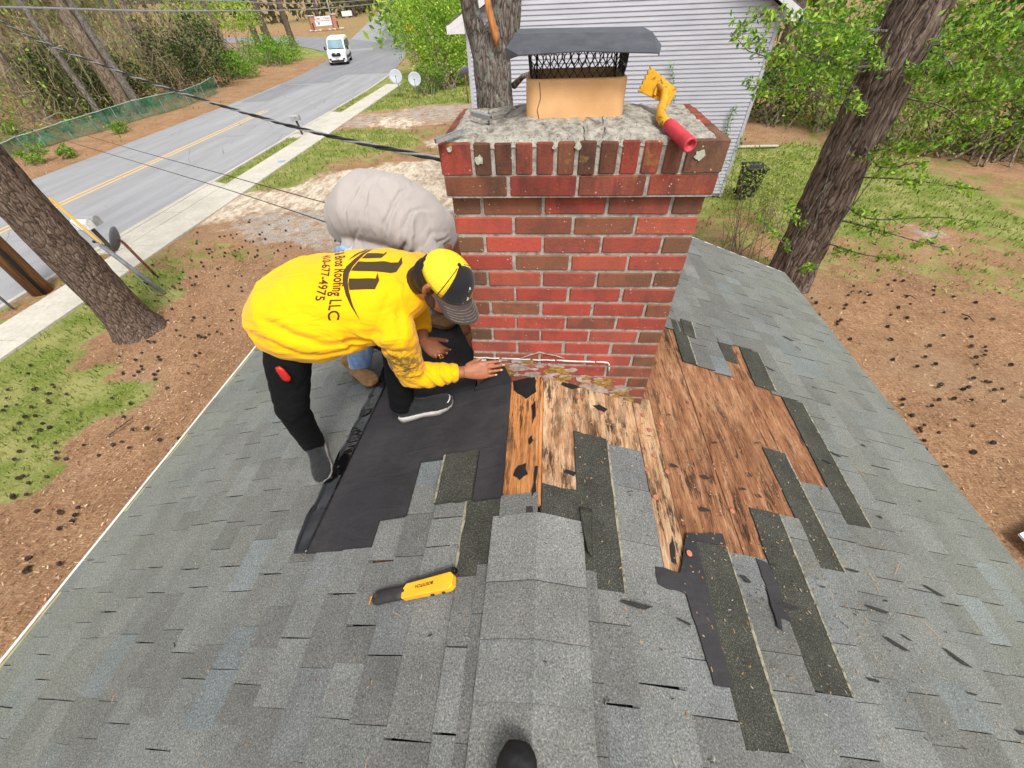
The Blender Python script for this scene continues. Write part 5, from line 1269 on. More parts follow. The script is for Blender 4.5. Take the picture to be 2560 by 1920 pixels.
sand = t.ramp(t.noise(t.mapping(p, (1.6, .8, 1), (0, 0, .5)), 2.6, 9, .78), [(.32, lin(132, 108, 88)), (.44, lin(172, 152, 132)), (.54, lin(206, 192, 172)), (.68, lin(226, 215, 196))])
gv = t.ramp(t.voro(p, 26), [(.1, .45), (.6, 1.15)]); grv = t.mix(1.0, t.ramp(t.noise(p, 60, 4), [(.3, lin(104, 99, 94)), (.5, lin(160, 154, 146)), (.7, lin(200, 194, 186))]), gv, 'MULTIPLY')
c = t.mix(mr, t.mix(md_, straw, sand), grv); c = t.mix(mg, c, grass)
t.color(c).rough(.95).spec(.1); t.bump(t.noise(p, 30, 7, .75), .8, .05)
g_ob = link('ground', me, t.m); tag(g_ob, kind='structure')

# ------------------------------------------------------------------ road
def offs(path, o):
    out = []
    for i, p in enumerate(path):
        a = path[max(0, i - 1)]; b = path[min(len(path) - 1, i + 1)]; d = (Vector(b) - Vector(a)).normalized(); out.append(Vector(p) + Vector((d.y, -d.x)) * o)
    return out
cl = [(-18.3, y) for y in range(-40, 34, 4)]
x, y, a = -18.3, 34.0, 0.0
while y < 330:
    cl.append((x, y)); a = min(rad(15), a + rad(2.2)); x -= 4 * math.sin(a); y += 4 * math.cos(a)
def strip(path, o0, o1, z, name, mat, nacross=1, kind='structure', parent=None):
    A, B = offs(path, o0), offs(path, o1); m = MB(); n = len(path)
    for i in range(n - 1): m.add([(A[i].x, A[i].y, z), (B[i].x, B[i].y, z), (B[i + 1].x, B[i + 1].y, z), (A[i + 1].x, A[i + 1].y, z)], [(0, 1, 2, 3)])
    o = m.build(name, mat, parent); 
    if kind and not parent: tag(o, kind=kind)
    return o
def asphalt(name, c0, c1):
    t = NT(name); p = t.pos()
    c = t.ramp(t.noise(p, 55, 5, .75), [(.3, c0), (.7, c1)])
    c = t.mix(1.0, c, t.ramp(t.noise(t.mapping(p, (1.2, .12, 1)), 1.3, 5, .6), [(.3, .84), (.7, 1.1)]), 'MULTIPLY')
    crack = t.ramp(t.voro(p, .55, 'Distance', 'DISTANCE_TO_EDGE'), [(.004, .55), (.012, 0.0)]); crack = t.math('MULTIPLY', crack, t.ramp(t.noise(p, .4, 3), [(.5, 0.0), (.62, 1.0)]))
    c = t.mix(crack, c, lin(92, 92, 94))
    t.color(c).rough(.9).spec(.2).bump(t.noise(p, 120, 3), .3, .005); return t.m
M_ASPH = asphalt('worn_grey_asphalt', lin(138, 138, 140), lin(158, 158, 160)); M_ASPH2 = asphalt('newer_asphalt_patch', lin(122, 122, 126), lin(140, 140, 143))
road = strip(cl, -3.95, 4.55, GZ + .004, 'road', M_ASPH)
def paint_mat(name, c):
    t = NT(name); p = t.pos(); w = t.ramp(t.noise(p, 14, 6, .75), [(.40, 0.0), (.58, 1.0)])
    t.color(t.mix(t.math('MULTIPLY', w, .55), c, lin(172, 170, 164))).rough(.8); return t.m
M_YLINE = paint_mat('worn_yellow_road_paint', lin(226, 176, 70))
ci = [p for p in cl if p[1] < 31]
for o0 in (-.20, .08): strip(ci, o0, o0 + .11, GZ + .008, 'centre_line', M_YLINE, parent=road)
# darker repair patches beyond
cp = [p for p in cl if 37 < p[1] < 62]
strip(cp, -3.9, .4, GZ + .008, 'asphalt_patch', M_ASPH2, parent=road); strip([p for p in cl if 41 < p[1] < 120], .42, 4.5, GZ + .0085, 'asphalt_patch', M_ASPH2, parent=road)
mb = MB(); mb.add([(-21.9, 31, GZ + .008), (-19.8, 31, GZ + .008), (-19.6, 37.5, GZ + .008), (-22.1, 37.5, GZ + .008)], [(0, 1, 2, 3)]); mb.build('asphalt_patch', M_ASPH2, road)
# side road joining from the left
sr = [(-24, 64), (-30, 71), (-36, 77), (-45, 82), (-60, 86), (-90, 90), (-140, 92)]
m_side = strip(sr, -5.0, 4.2, GZ + .0062, 'side_road', M_ASPH2)
# leaf-strewn shoulder beyond, worn asphalt apron on the near left
def concrete(name, c0, c1):
    t = NT(name); p = t.pos(); c = t.ramp(t.noise(p, 9, 7, .7), [(.3, c0), (.7, c1)])
    c = t.mix(t.ramp(t.noise(p, 1.4, 4), [(.42, 0.0), (.7, .5)]), c, tuple(q * .82 for q in c0))
    t.color(c).rough(.9).spec(.2).bump(t.noise(p, 90, 4), .25, .004); return t.m
M_CONC = concrete('pale_concrete', lin(176, 170, 157), lin(200, 195, 183)); M_CONC2 = concrete('grey_concrete', lin(176, 168, 152), lin(204, 198, 184))
# kerb: low concrete edge of the road on the near side
kp = [p for p in cl if p[1] < 44]
A, B = offs(kp, 4.55), offs(kp, 4.75); kb = MB()
for i in range(len(kp) - 1):
    for (za, zb, X, Y) in ((GZ + .006, GZ + .03, A, B),): kb.prism([(X[i].x, X[i].y, za), (Y[i].x, Y[i].y, zb), (Y[i + 1].x, Y[i + 1].y, zb), (X[i + 1].x, X[i + 1].y, za)], (0, 0, -.12))
tag(kb.build('kerb', M_CONC), kind='structure')
# sidewalk slabs with joints
sw = empty('sidewalk', (-12.2, 10, GZ)); tag(sw, kind='structure')
y = -12.0; k = 0
while y < 36.6:
    ln = min(1.52, 36.8 - y); m = MB(); m.box((-12.22 + .0, y + ln / 2, GZ - .03 + rs.uniform(-.004, .004)), (1.24, ln - .012, .1), Matrix.Rotation(rs.uniform(-.003, .003), 3, 'Z'), .004); m.build('slab', M_CONC, sw); y += 1.52; k += 1
for (y0, y1) in ((9.0, 14.6), (21.6, 27.0)):
    for k in range(2):
        a, b = y0 + (y1 - y0) * k / 2, y0 + (y1 - y0) * (k + 1) / 2
        m = MB(); m.prism([(-12.86, a + .02, GZ + .018), (-13.80, a - (.4 if k == 0 else 0), GZ + .010), (-13.80, b + (.4 if k else 0) - .012, GZ + .010), (-12.86, b - .012, GZ + .018)], (0, 0, -.09)); m.build('driveway_apron', M_CONC, sw)
M_WATER = simple('blue_valve_cover', lin(140, 166, 190), .6)
mb = MB(); P = gp(608, 348, GZ + .03); mb.tube([P, P + Vector((0, 0, .006))], .16, 16); tag(mb.build('valve_cover', M_WATER), 'round bluish valve cover set in the sidewalk', 'valve cover')
# sideyard gravel stones and pebbles are carried by the ground itself

# ================================================================== STREET THINGS
def cylinder(m, a, b, r0, r1=None, n=12): m.tube([a, b], [r0, r1 or r0], n)
M_WHITE = simple('white_vehicle_paint', lin(236, 236, 238), .25, spec=.6, var=.02, bump=0); M_GLASS = simple('tinted_glass', lin(30, 36, 38), .08, spec=.8, var=.2, bump=0)
M_WSH = simple('windscreen_painted_sky_reflection', lin(120, 148, 158), .08, spec=.9, var=.15, scale=1.2, bump=0); M_TYRE = simple('tyre_rubber', lin(28, 28, 30), .8); M_RIM = simple('alloy_rim', lin(196, 198, 202), .3, metal=.7)  # the windscreen's pale base colour has the sky reflection painted in
M_PLAST = simple('black_plastic', lin(30, 30, 33), .6); M_LAMP = simple('clear_lamp', lin(214, 218, 222), .15, spec=.8)
van = empty('van', (-21.72, 48.3, GZ), 'white passenger van with black grille driving along the road', 'van')
hx = rad(15); Mv = Matrix.Rotation(hx, 3, 'Z')     # local x: van's left, -y: forward
ctr = Vector((-21.98, 50.75, GZ + .012)); ww = .93 ; 
lv = lambda x, y, z: ctr + Mv @ Vector((x, y, z))
secs = [(-2.52, .30, .62, .70), (-2.50, .24, .95, .80), (-2.30, .22, 1.02, .90), (-1.72, .22, 1.16, .93), (-1.55, .22, 1.25, .93), (-.95, .22, 1.86, .93), (-.55, .22, 2.02, .93), (.2, .22, 2.06, .93), (2.1, .22, 2.06, .93), (2.5, .24, 2.02, .92), (2.6, .30, 1.85, .90)]
V = []; F = []; prof_n = 14
for (y_, zb, zt, w_) in secs:
    belt = min(1.14, zt - .05)
    ring = [(-w_ * .92, zb), (-w_, zb + .10), (-w_, belt * .75), (-w_ * .985, belt)] + [(-w_ * (.985 - .10 * q), belt + (zt - belt) * q ** .9) for q in (.5, .85)] + [(-w_ * .78, zt)]
    ring = ring + [(-x_, z_) for x_, z_ in reversed(ring)]
    V += [lv(x_, y_, z_) for x_, z_ in ring]
n = 14
for s_ in range(len(secs) - 1):
    for k in range(n): j = (k + 1) % n; F.append((s_ * n + k, s_ * n + j, s_ * n + n + j, s_ * n + n + k))
F.append(tuple(range(n))); F.append(tuple(range((len(secs) - 1) * n, len(secs) * n)))
mb = MB(); mb.add(V, F); vb = mb.build('body', M_WHITE, van); md = vb.modifiers.new('b', 'BEVEL'); md.width = .05; md.segments = 2; md.limit_method = 'ANGLE'
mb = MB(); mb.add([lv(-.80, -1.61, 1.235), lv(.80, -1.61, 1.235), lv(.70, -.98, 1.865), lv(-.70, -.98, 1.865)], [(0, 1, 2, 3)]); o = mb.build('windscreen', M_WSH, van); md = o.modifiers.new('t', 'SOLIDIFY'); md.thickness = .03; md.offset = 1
for sx in (-1, 1):
    for (y0, y1, n_) in ((-1.15, -.42, 'front_window'), (-.32, .95, 'side_window'), (1.02, 2.35, 'side_window')):
        z0 = 1.22; z1 = 1.78
        mb = MB(); mb.prism([lv(sx * .925, y0 - (.12 if n_ == 'front_window' else 0), z0), lv(sx * .925, y1, z0), lv(sx * .868, y1, z1), lv(sx * .868, y0 + (.22 if n_ == 'front_window' else 0), z1)], Mv @ Vector((sx * .012, 0, .0))); mb.build(n_, M_GLASS, van)
    mb = MB(); mb.box(lv(sx * .938, .15, .52), (.03, 2.3, .24), Mv, .01); mb.build('side_trim', M_PLAST, van)
    mb = MB(); mb.tube([lv(sx * .9, -1.2, 1.18), lv(sx * 1.05, -1.26, 1.2)], .03, 6); mb.box(lv(sx * 1.12, -1.28, 1.26), (.16, .10, .30), Mv, .03); mb.build('mirror', M_PLAST, van)
    for yw in (-1.62, 1.55):
        w_ = empty('wheel', lv(sx * .8, yw, .34), parent=van); w_.parent = van; w_.matrix_parent_inverse = parent_world(van).inverted()
        mb = MB(); mb.tube([lv(sx * .72, yw, .345), lv(sx * .75, yw, .345), lv(sx * .93, yw, .345), lv(sx * .955, yw, .345)], [.31, .345, .345, .31], 22); mb.build('tyre', M_TYRE, w_)
        mb = MB(); mb.tube([lv(sx * .93, yw, .345), lv(sx * .962, yw, .345), lv(sx * .964, yw, .345)], [.22, .21, .05], 18); mb.build('rim', M_RIM, w_)
        mb = MB(); mb.tube([lv(sx * .90, yw - .40, .28), lv(sx * .937, yw - .36, .55), lv(sx * .937, yw, .74), lv(sx * .937, yw + .36, .55), lv(sx * .90, yw + .40, .28)], .045, 6); mb.build('wheel_arch', M_PLAST, van)
    mb = MB(); mb.prism([lv(sx * .46, -2.545, .84), lv(sx * .80, -2.49, .90), lv(sx * .83, -2.42, 1.03), lv(sx * .50, -2.51, .96)], Mv @ Vector((0, -.02, .005))); mb.build('headlight', M_LAMP, van)
    mb = MB(); mb.box(lv(sx * .66, -2.555, .50), (.2, .05, .12), Mv, .01); mb.build('fog_light', M_PLAST, van)
mb = MB(); mb.prism([lv(-.46, -2.545, .86), lv(-.38, -2.545, .98), lv(.38, -2.545, .98), lv(.46, -2.545, .86), lv(.38, -2.555, .70), lv(-.38, -2.555, .70)], Mv @ Vector((0, -.02, 0))); gr = mb.build('grille', M_PLAST, van)
mb = MB(); mb.ball(lv(0, -2.58, .90), (.12, .02, .05), Mv, 14, 8); mb.build('badge', M_RIM, gr, True)
mb = MB(); mb.box(lv(0, -2.535, .345), (1.25, .09, .15), Mv, .02); mb.build('bumper_grille', M_PLAST, van)
mb = MB(); mb.box(lv(0, -2.57, .565), (.32, .02, .12), Mv, .004); mb.build('number_plate', simple('pale_plate', lin(206, 206, 204), .5), van)
mb = MB(); mb.box(lv(.05, -1.66, 1.215), (1.5, .06, .03), Mv, .006); mb.build('wiper', M_PLAST, van)
# a dark red car far down the road
rc = empty('car', (-90, 306, GZ), 'dark red car far away at the end of the road', 'car')
C0 = Vector((-89.2, 303, GZ + .01)); mc = MB(); Mc = Matrix.Rotation(rad(15), 3, 'Z'); lc_ = lambda x, y, z: C0 + Mc @ Vector((x, y, z))
mc.prism([lc_(-.9, -2.2, .3), lc_(-.9, -2.2, .8), lc_(-.9, -1.1, 1.0), lc_(-.9, -.5, 1.5), lc_(-.9, 1.2, 1.5), lc_(-.9, 2.1, 1.0), lc_(-.9, 2.2, .3)], Mc @ Vector((1.8, 0, 0))); mc.build('body', simple('dark_red_paint', lin(90, 22, 26), .3), rc)
for sx in (-1, 1):
    for yw in (-1.4, 1.4): mb = MB(); mb.tube([lc_(sx * .75, yw, .33), lc_(sx * .93, yw, .33)], .33, 14); mb.build('wheel', M_TYRE, rc)
mb = MB(); mb.add([lc_(-.75, -1.08, 1.04), lc_(.75, -1.08, 1.04), lc_(.68, -.52, 1.48), lc_(-.68, -.52, 1.48)], [(0, 1, 2, 3)]); o = mb.build('windscreen', M_GLASS, rc); md = o.modifiers.new('t', 'SOLIDIFY'); md.thickness = .03

M_POST = simple('weathered_post', lin(84, 68, 56), .9, var=.25, scale=20); M_GALV = simple('galvanised_grey', lin(150, 153, 158), .5, metal=.4, var=.15, scale=9); M_BOX = simple('grey_mailbox', lin(168, 170, 172), .5, metal=.3); M_BOXW = simple('white_mailbox', lin(226, 226, 224), .5)
def mailbox(base, h, mats, dirx, label, n=1, lean=(0, 0)):
    t = empty('mailbox', base, label, 'mailbox', 'mailboxes by the road'); b = Vector(base); top = b + Vector((lean[0], lean[1], h))
    m = MB(); m.tube([b - Vector((0, 0, .1)), top], .055, 4); m.build('post', M_POST, t)
    for k in range(n):
        c = top + Vector((.0, (k - (n - 1) / 2) * .26, .1)); m = MB(); P = []
        for a in range(9): th = math.pi * a / 8; P.append(c + Vector((-.24, .105 * math.cos(th), .05 + .1 * math.sin(th))))
        P += [c + Vector((-.24, -.105, -.1)), c + Vector((-.24, .105, -.1))]
        m.prism(P, (.48, 0, 0)); bx_ = m.build('box', mats[k % len(mats)], t)
        m = MB(); m.box(c + Vector((-.245, 0, .0)), (.012, .19, .2), None, .003); m.build('door', mats[(k + 1) % len(mats)], bx_)
        m = MB(); m.box(c + Vector((.05, -.118, .06)), (.10, .01, .02)); m.build('flag', M_RED, bx_)
    return t
mailbox(gp(654, 291), .66, [M_BOX], 1, 'grey mailbox on a brown post beside the far driveway', 1, (-.05, -.05))
mailbox(gp(248, 542), .78, [M_BOXW, M_BOX], 1, 'pair of white and grey mailboxes on one post near the utility pole', 2, (-.1, -.05))
def disc(c, n_, r, depth, name, mat, parent, seg=24):
    n_ = Vector(n_).normalized(); a = n_.orthogonal().normalized(); b = n_.cross(a); V = [c - n_ * depth]; F = []
    for j in range(1, 6):
        q = j / 5
        for k in range(seg): th = 2 * math.pi * k / seg; V.append(c - n_ * depth * (1 - q * q) + (a * math.cos(th) + b * math.sin(th)) * r * q)
    for k in range(seg): F.append((0, 1 + k, 1 + (k + 1) % seg))
    for j in range(4):
        for k in range(seg): l = (k + 1) % seg; s_ = 1 + j * seg; F.append((s_ + k, s_ + l, s_ + seg + l, s_ + seg + k))
    m = MB(); m.add(V, F); o = m.build(name, mat, parent, True); md = o.modifiers.new('t', 'SOLIDIFY'); md.thickness = .012; return o
M_DISH = simple('pale_dish', lin(160, 164, 170), .5, var=.05); M_DISHD = simple('grey_dish', lin(112, 116, 124), .5, var=.08); M_RUST = simple('rusty_pole', lin(126, 78, 56), .8, var=.3, scale=14)
def sat_dish(base, top, face, r, mats, label):
    t = empty('satellite_dish', base, label, 'satellite dish', 'satellite dishes on poles'); b, tp, f_ = Vector(base), Vector(top), Vector(face).normalized()
    m = MB(); m.tube([b - Vector((0, 0, .1)), tp], .035, 8); m.build('pole', mats[1], t, True)
    c = tp + f_ * .12 + Vector((0, 0, .08)); disc(c, f_, r, .08, 'dish', mats[0], t)
    m = MB(); m.tube([tp, c - f_ * .08], .03, 6); m.build('bracket', mats[1], t)
    dn_ = (Vector((0, 0, -1)) - f_ * f_.dot(Vector((0, 0, -1)))).normalized()
    e = c + f_ * .42 + dn_ * .16; m = MB(); m.tube([c + dn_ * r * .9, e], .014, 6); m.ball(e, .035); m.build('feed_arm', M_PLAST, t)
b0 = gp(870, 208); sat_dish(b0, b0 + Vector((-.2, -.1, 1.0)), (.25, -.85, .5), .43, (M_DISH, M_GALV), 'pale satellite dish on thin pole, the one closest to the sidewalk end')
b1 = gp(935 - 33, 209); b1 = gp(902 + 2, 209); bB = Vector((-9.06, 31.32, GZ)); sat_dish(gp(902, 209) + Vector((.25, -.4, 0)), gp(902, 209) + Vector((.12, -.45, .92)), (.2, -.9, .45), .42, (M_DISH, M_GALV), 'pale satellite dish between the first dish and the green shrub')
bC = gp(1012, 222); sat_dish(bC, bC + Vector((-.05, 0, 1.42)), (-.5, .7, .5), .36, (M_DISHD, M_RUST), 'dark satellite dish on a brown pole by the white siding corner')
bD = gp(339, 596); sat_dish(bD, bD + Vector((-.10, -.10, 1.0)), (-.89, -.36, .38), .30, (M_DISHD, M_RUST), 'grey satellite dish on a rusty pole between sidewalk and big pine')
# utility pole with conduit, guy wires and their guards
up_ = empty('utility_pole', gp(93, 630), 'brown wooden utility pole at the road edge', 'utility pole')
t = NT('creosoted_wood'); p = t.pos(); t.color(t.ramp(t.noise(t.mapping(p, (30, 30, 1.2)), 1.0, 6, .7), [(.3, lin(54, 34, 22)), (.5, lin(120, 80, 48)), (.7, lin(160, 116, 72))])).rough(.85).bump(t.noise(t.mapping(p, (60, 60, 2)), 1, 4), .5, .01); M_WOODP = t.m
pb = gp(90, 628); m = MB(); m.tube([pb - Vector((0, 0, .2)), pb + Vector((-.02, -.02, 4)), pb + Vector((-.05, -.05, 8.5))], [.24, .225, .18], 14); m.build('pole', M_WOODP, up_, True)
m = MB(); q = pb + Vector((.22, -.14, 0)); m.tube([q, q + Vector((0, 0, 3.2))], .045, 8); m.build('conduit', M_PLAST, up_, True)
m = MB(); q = pb + Vector((-.05, -.05, 7.8)); m.box(q, (.12, 2.2, .12)); m.build('crossarm', M_WOODP, up_)
anchor = gp(352, 631); gtop = pb + Vector((-.05, -.05, 7.0)); gd = (gtop - anchor).normalized()
M_YG = simple('yellow_guy_guard', lin(232, 172, 60), .5, var=.05)
t = empty('guy_wire', anchor, 'grey pipe and yellow guard on the slanting stay beside the big pine', 'stay wire')
m = MB(); m.tube([anchor, gtop], .008, 5); m.build('cable', M_GALV, t)
e1 = anchor + gd * 1.45; m = MB(); m.tube([anchor - gd * .05, e1], .052, 10); m.build('pipe', M_GALV, t, True)
def rayX(u, v, X): d = ray(u, v); return CAM + d * ((X - CAM.x) / d.x)
a2 = anchor + Vector((-.15, -.12, 0)); lo_, hi_ = rayX(289, 589, -10.45), rayX(108, 428, -12.1)
m = MB(); m.tube([lo_, hi_], .032, 8); m.build('guard', M_YG, t, True); m = MB(); m.tube([a2, lo_, hi_, hi_ + (hi_ - lo_) * .5], .007, 5); m.build('cable', M_GALV, t)
pp = gp(30, 668); m = MB(); m.tube([pp, pp + Vector((-.1, -.05, 3.0))], .03, 8); m.box(pp + Vector((-.1, -.08, 2.75)), (.45, .02, .6)); tag(m.build('street_sign', M_GALV, None, True), 'thin grey metal sign post beside the utility pole', 'sign post')
# overhead wires
M_WIRE = simple('black_cable', lin(36, 36, 38), .6); M_WIREG = simple('bare_aluminium', lin(176, 178, 182), .4, metal=.6)
def cable(pts, r, name, mat, label, twist=None):
    P = [Vector(p) for p in pts]; Q = []
    for i in range(len(P) - 1):                  # Catmull-Rom through the points
        p0, p1, p2, p3 = P[max(0, i - 1)], P[i], P[i + 1], P[min(len(P) - 1, i + 2)]
        for k in range(14):
            s = k / 14; Q.append(.5 * ((2 * p1) + (p2 - p0) * s + (2 * p0 - 5 * p1 + 4 * p2 - p3) * s * s + (3 * p1 - p0 - 3 * p2 + p3) * s ** 3))
    Q.append(P[-1]); t = empty(name, P[0], label, 'cable', 'overhead cables')
    if not twist: m = MB(); m.tube(Q, r, 6); m.build('strand', mat, t, True)
    else:
        QQ = []
        for a, b in zip(Q, Q[1:]): QQ += [a.lerp(b, k / 4) for k in range(4)]
        for s_ in range(3):
            m = MB(); L_ = 0; R_ = []
            for i, c in enumerate(QQ):
                if i: L_ += (c - QQ[i - 1]).length
                th = L_ * 7 + s_ * 2.094; d = (QQ[min(i + 1, len(QQ) - 1)] - QQ[max(0, i - 1)]).normalized(); a = d.cross(Vector((0, 0, 1))).normalized(); b = a.cross(d)
                R_.append(c + a * math.cos(th) * r + b * math.sin(th) * r)
            m.tube(R_, r * .8, 6); m.build('strand', mat if s_ else M_WIREG, t, True)
cable([(-27, 19.6, 2.9), (-19, 14.4, 1.9), (-12.68, 10.13, 1.06), (-10.31, 8.58, .73), (-6.28, 6.03, .36), (-2.87, 3.55, .28), (-.78, 1.87, .39), (-.2, 1.45, .45)], .0105, 'service_cable', M_WIRE, 'thick twisted cable slanting across the road to the house', True)
cable([(-26, 18.5, -1.1), (-18.23, 13.11, -1.08), (-8.93, 7.22, -.73), (-4.27, 3.85, -.27), (-2.03, 2.18, -.02), (-1.9, 2.1, 0.0)], .0045, 'phone_wire', M_WIRE, 'upper of the two thin wires ending behind the grey shirt')
cable([(-25, 17, -1.2), (-16.82, 11.74, -1.15), (-9.4, 7.12, -.78), (-4.26, 3.72, -.39), (-1.75, 1.75, -.04), (-1.7, 1.7, -.03)], .0045, 'phone_wire', M_WIRE, 'lower of the two thin wires ending behind the grey shirt')
cable([(-20, 6, 1.75), (-20, 17.09, 1.28), (-20, 26.97, .8), (-20, 45.35, .27), (-20, 69.41, .23), (-22, 95, .9)], .032, 'street_cable', M_WIREG, 'lower pale cable running along the top of the picture')
cable([(-20, 10, 1.9), (-20, 28.16, 1.2), (-20, 45.67, .61), (-20, 71, .62), (-22, 95, 1.4)], .026, 'street_cable', M_WIREG, 'upper pale cable running along the top of the picture')
# monument sign by the side road
ms = empty('entrance_sign', (-44.6, 100.4, GZ), 'white entrance sign board between two brick pillars on the far lawn', 'sign')
a, b = Vector((-46.0, 98.6, GZ)), Vector((-42.9, 101.8, GZ)); dx = (b - a).normalized(); Ms = Matrix.Rotation(math.atan2(dx.y, dx.x), 3, 'Z'); nrm = Vector((dx.y, -dx.x, 0))
M_PIL = simple('salmon_brick', lin(178, 128, 108), .9, var=.12, scale=6); M_CAPST = simple('stone_cap', lin(198, 190, 182), .8)
for c in (a, b):
    m = MB(); m.box(c + Vector((0, 0, 1.05)), (.8, .8, 2.1), Ms, .02); pl = m.build('pillar', M_PIL, ms); m = MB(); m.box(c + Vector((0, 0, 2.16)), (1.05, 1.05, .14), Ms, .03); m.build('capstone', M_CAPST, pl)
c = (a + b) / 2 + nrm * .1; m = MB(); m.box(c + Vector((0, 0, 1.32)), (3.3, .12, 1.35), Ms, .01); pn = m.build('board', simple('white_sign_board', lin(236, 236, 238), .5, var=.03), ms)
tq = [('Deer\'s Head', .62, 1.52, lin(72, 68, 66), -.1), ('Hospital Center', .2, 1.0, lin(150, 160, 205), .35)]
for txt, sz, z_, colr, ox in tq:
    me = text_mesh(txt, sz, 1.0)
    for v in me.vertices: v.co = c + dx * (v.co.x + ox) + nrm * .075 + Vector((0, 0, z_ + v.co.y))
    link('lettering', me, simple('sign_ink', colr, .6), pn)
m = MB(); m.box(c + nrm * .07 + Vector((0, 0, 1.36)), (2.9, .02, .07), Ms); m.build('rule', simple('brown_rule', lin(112, 72, 62), .6), pn); m = MB(); m.box(c - dx * 1.0 + nrm * .07 + Vector((0, 0, 1.02)), (.45, .02, .36), Ms); m.build('emblem', simple('teal_emblem', lin(110, 160, 172), .6), pn)
m = MB(); bedP = [(a + b) / 2 + nrm * 1.0 + dx * 3.2 * math.cos(th) + nrm * 1.3 * math.sin(th) for th in [2 * math.pi * k / 20 for k in range(20)]]; m.prism([q + Vector((0, 0, .0)) for q in bedP], (0, 0, .16)); m.build('planting_bed', simple('red_mulch', lin(176, 118, 92), .9, var=.2, scale=3), ms)
for k in range(20):
    m = MB(); q = bedP[k]; m.box(q + Vector((0, 0, .1)), (.55, .4, .22), Matrix.Rotation(rs.uniform(0, 3), 3, 'Z'), .05); m.build('edging_stone', M_CAPST if k % 3 else M_PIL, ms)
for k, s_ in enumerate((-2.4, 2.6)):
    q = (a + b) / 2 + dx * s_ + nrm * .6; m = MB(); m.tube([q, q + Vector((0, 0, .9)), q + Vector((0, 0, 1.15))], [.09, .09, .12], 8); tag(m.build('bollard', M_BLACKMETAL, None), 'dark bollard at the %s end of the entrance sign bed' % ('near' if k == 0 else 'far'), 'bollard', 'bollards by the entrance sign')
q = b + nrm * -1.2 + dx * .2; m = MB(); m.tube([q, q + Vector((0, 0, 9))], [.14, .08], 10); tag(m.build('flagpole', simple('pale_green_pole', lin(188, 198, 184), .6), None, True), 'tall pale pole rising behind the entrance sign', 'pole')
q = gp(757, 62); m = MB(); tg = empty('yard_sign', q, 'small white sign on a thin post on the far lawn', 'sign'); m.box(q + Vector((0, 0, 2.2)), (2.1, .06, .75), Ms, .01); m.build('panel', M_BOXW, tg); m = MB(); m.tube([q, q + Vector((0, 0, 1.9))], .05, 6); m.build('post', M_GALV, tg)
# yellow warning sign beside the shrub
q = gp(890, 112); tg = empty('warning_sign', q, 'yellow diamond warning sign half hidden behind the green shrub', 'road sign'); m = MB(); m.tube([q, q + Vector((0, 0, 2.4))], .04, 6); m.build('post', M_GALV, tg)
m = MB(); cs = q + Vector((0, 0, 2.2)); m.prism([cs + Vector((0, -.06, .62)), cs + Vector((.62, -.06, 0)), cs + Vector((0, -.06, -.62)), cs + Vector((-.62, -.06, 0))], (0, .02, 0)); pn = m.build('panel', simple('sign_yellow', lin(240, 180, 40), .5), tg); m = MB(); m.tube([cs + Vector((0, -.075, -.3)), cs + Vector((0, -.075, .1)), cs + Vector((.15, -.075, .28))], .06, 4); m.build('symbol', M_PLAST, pn)
# green mesh fence across the road
fn = empty('mesh_fence', (-26.7, 26, GZ), 'low sagging green mesh fence at the edge of the woods', 'fence')
fpts = [gp(20, 345), gp(60, 328), gp(105, 316), gp(160, 300), gp(215, 285), gp(262, 270), gp(310, 256), gp(360, 243), gp(410, 226), gp(445, 212), gp(476, 199)]
fh = [.62, .68, .72, .8, .86, .9, .95, .95, .82, .85, 1.0]
t = NT('green_plastic_mesh'); p = t.pos()
t.color(t.ramp(t.noise(p, 5, 4), [(.3, lin(22, 92, 72)), (.7, lin(52, 132, 104))])).rough(.6)
tr = t.new('ShaderNodeBsdfTransparent'); mx = t.new('ShaderNodeMixShader'); wv = t.noise(t.mapping(p, (1, 1, 1)), 2.2, 4)
t.l.new(t.ramp(wv, [(.3, .35), (.7, .78)]), mx.inputs[0]); t.l.new(tr.outputs[0], mx.inputs[1]); t.l.new(t.b.outputs[0], mx.inputs[2]); t.l.new(mx.outputs[0], t.out.inputs[0]); M_MESH = t.m
V = []; F = []; nr = 5
Q = []; H = []
for i in range(len(fpts) - 1):
    for k in range(8): s = k / 8; Q.append(fpts[i].lerp(fpts[i + 1], s)); H.append(fh[i] + (fh[i + 1] - fh[i]) * s)
for i, (c, h) in enumerate(zip(Q, H)):
    for j in range(nr + 1): s = j / nr; V.append(c + Vector((.10 * noise.noise((i * .35, s * 2, 0)), .06 * noise.noise((i * .3, s * 2, 5)), h * s)))
for i in range(len(Q) - 1):
    for j in range(nr): a_ = i * (nr + 1) + j; F.append((a_, a_ + 1, a_ + nr + 2, a_ + nr + 1))
m = MB(); m.add(V, F); m.build('netting', M_MESH, fn, True)
m = MB(); m.tube([Vector(V[i * (nr + 1) + nr]) for i in range(len(Q))], .022, 5); m.build('top_rail', simple('pale_green_rail', lin(150, 180, 158), .6), fn, True)
for i, c in enumerate(fpts): m = MB(); m.tube([c, c + Vector((rs.uniform(-.06, .06), 0, fh[i] + .06))], .025, 6); m.build('post', M_GALV, fn)

